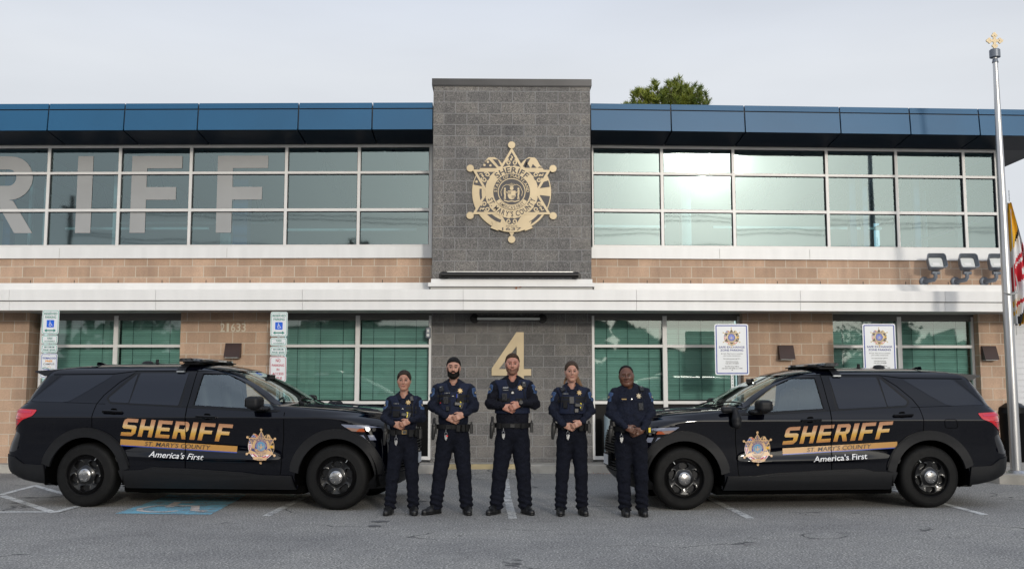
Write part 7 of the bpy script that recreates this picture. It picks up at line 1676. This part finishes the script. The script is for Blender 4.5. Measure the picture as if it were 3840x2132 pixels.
    if gear.get('watch'):
        c = Vector(wA-over_d*.020); m = MB(); ax = Vector(over_d); u = ax.orthogonal().normalized(); w2 = ax.cross(u); m.add([c+(u*math.cos(a)+w2*math.sin(a))*.034+ax*k for a in np.linspace(0, 2*math.pi, 20, endpoint=False) for k in (-.010, .010)], [(2*i, 2*i+1, (2*i+3) % 40, (2*i+2) % 40) for i in range(20)]); m.cyl(c+Vector((0, -.026, .008)), c+Vector((0, -.043, .010)), .022, n=20); m.cyl(c+Vector((0, -.043, .010)), c+Vector((0, -.044, .010)), .017, n=20, mi=1); m.build('watch', ['gear_black', 'gear_grey'], T, 30)
    if not vest:   # shirt pockets, placket and snap
        for s in (-1, 1):
            F, p, n = fr_on(s*.085, zs-.13, .003); m = MB(); m.prism([(-.055, .012), (.055, .012), (.055, -.012), (.0, -.026), (-.055, -.012)][::-1], F, .003); m.build('pocket_flap', shirt, T, 0)
        m = MB(); m.tube([hit(.016, z_)[0]+Vector((0, -.001, 0)) for z_ in np.linspace(zs-.02, zb+.05, 14)], .0022, 5); m.tube([hit(-.016, z_)[0]+Vector((0, -.001, 0)) for z_ in np.linspace(zs-.02, zb+.05, 14)], .0022, 5); m.build('placket', shirt, T)
        F, p, n = fr_on(0, zs-.115, .004); m = MB(); m.prism(circ(.0075, 14), F, .004); m.build('collar_pin', 'silver', T, 0)
    return T
def spot(px, yd):      # standing point seen at px, at depth yd
    f = 2504.4; d = Vector((math.sin(YAW), math.cos(YAW), 0))+Vector((math.cos(YAW), -math.sin(YAW), 0))*((px-1288)/f)*1.0; return (d.x*yd/d.y, yd, 0)
sp = lambda px, py: (*px_ground(px, py), 0)
person('female officer with streaked pulled-back hair and coiled radio cord on her vest', (px_ground(1013, 1292)[0], px_ground(1013, 1292)[1], 0), 1.70, 'skin_tan', 'hair_streak',
       .158, .222, 1.135, (-.005, 1.075), .975, .70, [(-.155, -.02), (.125, -.02)], (.165, .118), (.150, .125), .168, head_k=1.0, hair_kind='streak', female=True, leg=.92, bt=.92, toes=(8, 8),
       face=dict(w=1.0, jaw=.92, brow=.0022, lw=.019, hl=.070, neck=.88, browm='hair_black'), gear=dict(coil=(.098, 1.36), badge=(.062, 1.318), tag=(-.078, 1.305), taser=(.030, 1.175), buckle=.02, bucklem='badge_gold', keys=-.075, bands=((1.255, .034), (1.205, .030)), pouches=((-.075, 1.175, .08, .06, 'web_black'),)))
person('bearded officer with blue sleeve patches and yellow-trimmed device on his vest', (px_ground(1139, 1291)[0], px_ground(1139, 1291)[1], 0), 1.86, 'skin_light', 'hair_black',
       .188, .248, 1.265, (.035, 1.150), 1.035, .80, [(-.205, -.03), (.165, -.03)], (.200, .135), (.182, .142), .185, head_k=1.04, hair_kind='short', leg=1.05, bt=1.10, toes=(42, 10),
       face=dict(w=.99, jaw=1.05, brow=.0042, beard=.0075, beardm='hair_black', hl=.070, neck=1.08), lips='lip_nude', gear=dict(radio_mic=(-.135, 1.475), mic_ang=.25, badge=(.082, 1.455), tag=(-.068, 1.430), cam=(-.082, 1.345), taser=(.060, 1.30), pens=True, keys=-.08, redtag=True, buckle=-.05, bands=((1.395, .030), (1.335, .030)), pouches=((.085, 1.345, .09, .06, 'web_black'), (-.06, 1.245, .04, .06, 'gear_black')), belt=((.06, .05, .085, -.015), (.115, .05, .085, -.015), (.16, .05, .085, -.015)), reddot=(-.135, 1.315)))
person('tall sergeant with short beard, sheriff name tape and wrist watch, before the gold 4', (px_ground(1289, 1291)[0], px_ground(1289, 1291)[1], 0), 1.905, 'skin_pink', 'hair_brown',
       .192, .268, 1.300, (-.010, 1.275), 1.050, .79, [(-.195, -.03), (.155, -.03)], (.208, .142), (.198, .165), .195, head_k=1.05, hair_kind='short', leg=1.10, bt=1.14, shirt='shirt_black', toes=(28, 22),
       face=dict(w=1.0, jaw=1.02, brow=.0028, beard=.0022, beardm='stubble', hl=.080, neck=1.15), lips='lip_nude', gear=dict(radio_mic=(.128, 1.525), badge=(.088, 1.490), tag=(-.082, 1.465), sheriff=True, cam=(-.095, 1.385), taser=(.070, 1.315), keys=-.11, watch=True, rank=3, bands=((1.345, .045),), buckle=.0, belt=((.11, .04, .06, -.005), (-.15, .05, .07, -.005))))
person('female officer with long blonde ponytail over her shoulder', (px_ground(1440, 1293)[0], px_ground(1440, 1293)[1], 0), 1.81, 'skin_light', 'hair_blonde',
       .170, .228, 1.215, (.0, 1.060), 1.045, .79, [(-.140, -.02), (.115, -.02)], (.178, .128), (.158, .132), .172, head_k=1.02, hair_cap='hair_ash', hair_kind='pulled', female=True, leg=.96, bt=.98, toes=(4, 8),
       face=dict(w=.98, jaw=.95, brow=.0016, browm='hair_brown', lw=.020, hl=.074, neck=.92), gear=dict(radio_mic=(-.112, 1.475), mic_ang=.5, badge=(.078, 1.432), tag=(-.080, 1.422), cam=(-.012, 1.345), taser=(.062, 1.285), keys=-.06, buckle=.0, bands=((1.375, .026), (1.335, .028)), pouches=((-.085, 1.285, .05, .07, 'web_black'), (.04, 1.225, .05, .05, 'gear_black'))))
person('officer in a plain shirt without vest, gold badge and camera on the chest pocket', (px_ground(1589, 1295)[0], px_ground(1589, 1295)[1], 0), 1.76, 'skin_dark', 'hair_black',
       .182, .238, 1.200, (.005, 1.005), 1.015, .74, [(-.045-.03, -.02), (.125, -.02)], (.198, .140), (.192, .168), .192, head_k=1.04, head_x=-.045, head_roll=RAD(-5), hair_kind='bald', leg=1.02, bt=1.08, vest=False, toes=(2, 2), zs=1.475, over=-1,
       face=dict(w=1.05, jaw=1.06, heavy=.005, brow=.0020, browm='hair_shadow', lw=.024, hl=.2, neck=1.2, yaw=-.12), lips='lip_dark', gear=dict(radio_mic=(.118, 1.475), badge=(.082, 1.395), tag=(-.088, 1.358), cam=(.100, 1.270), keys=-.13, yellow_hip=True, belt=((-.11, .05, .07, -.01), (.10, .05, .08, -.01), (.16, .05, .08, -.01))))
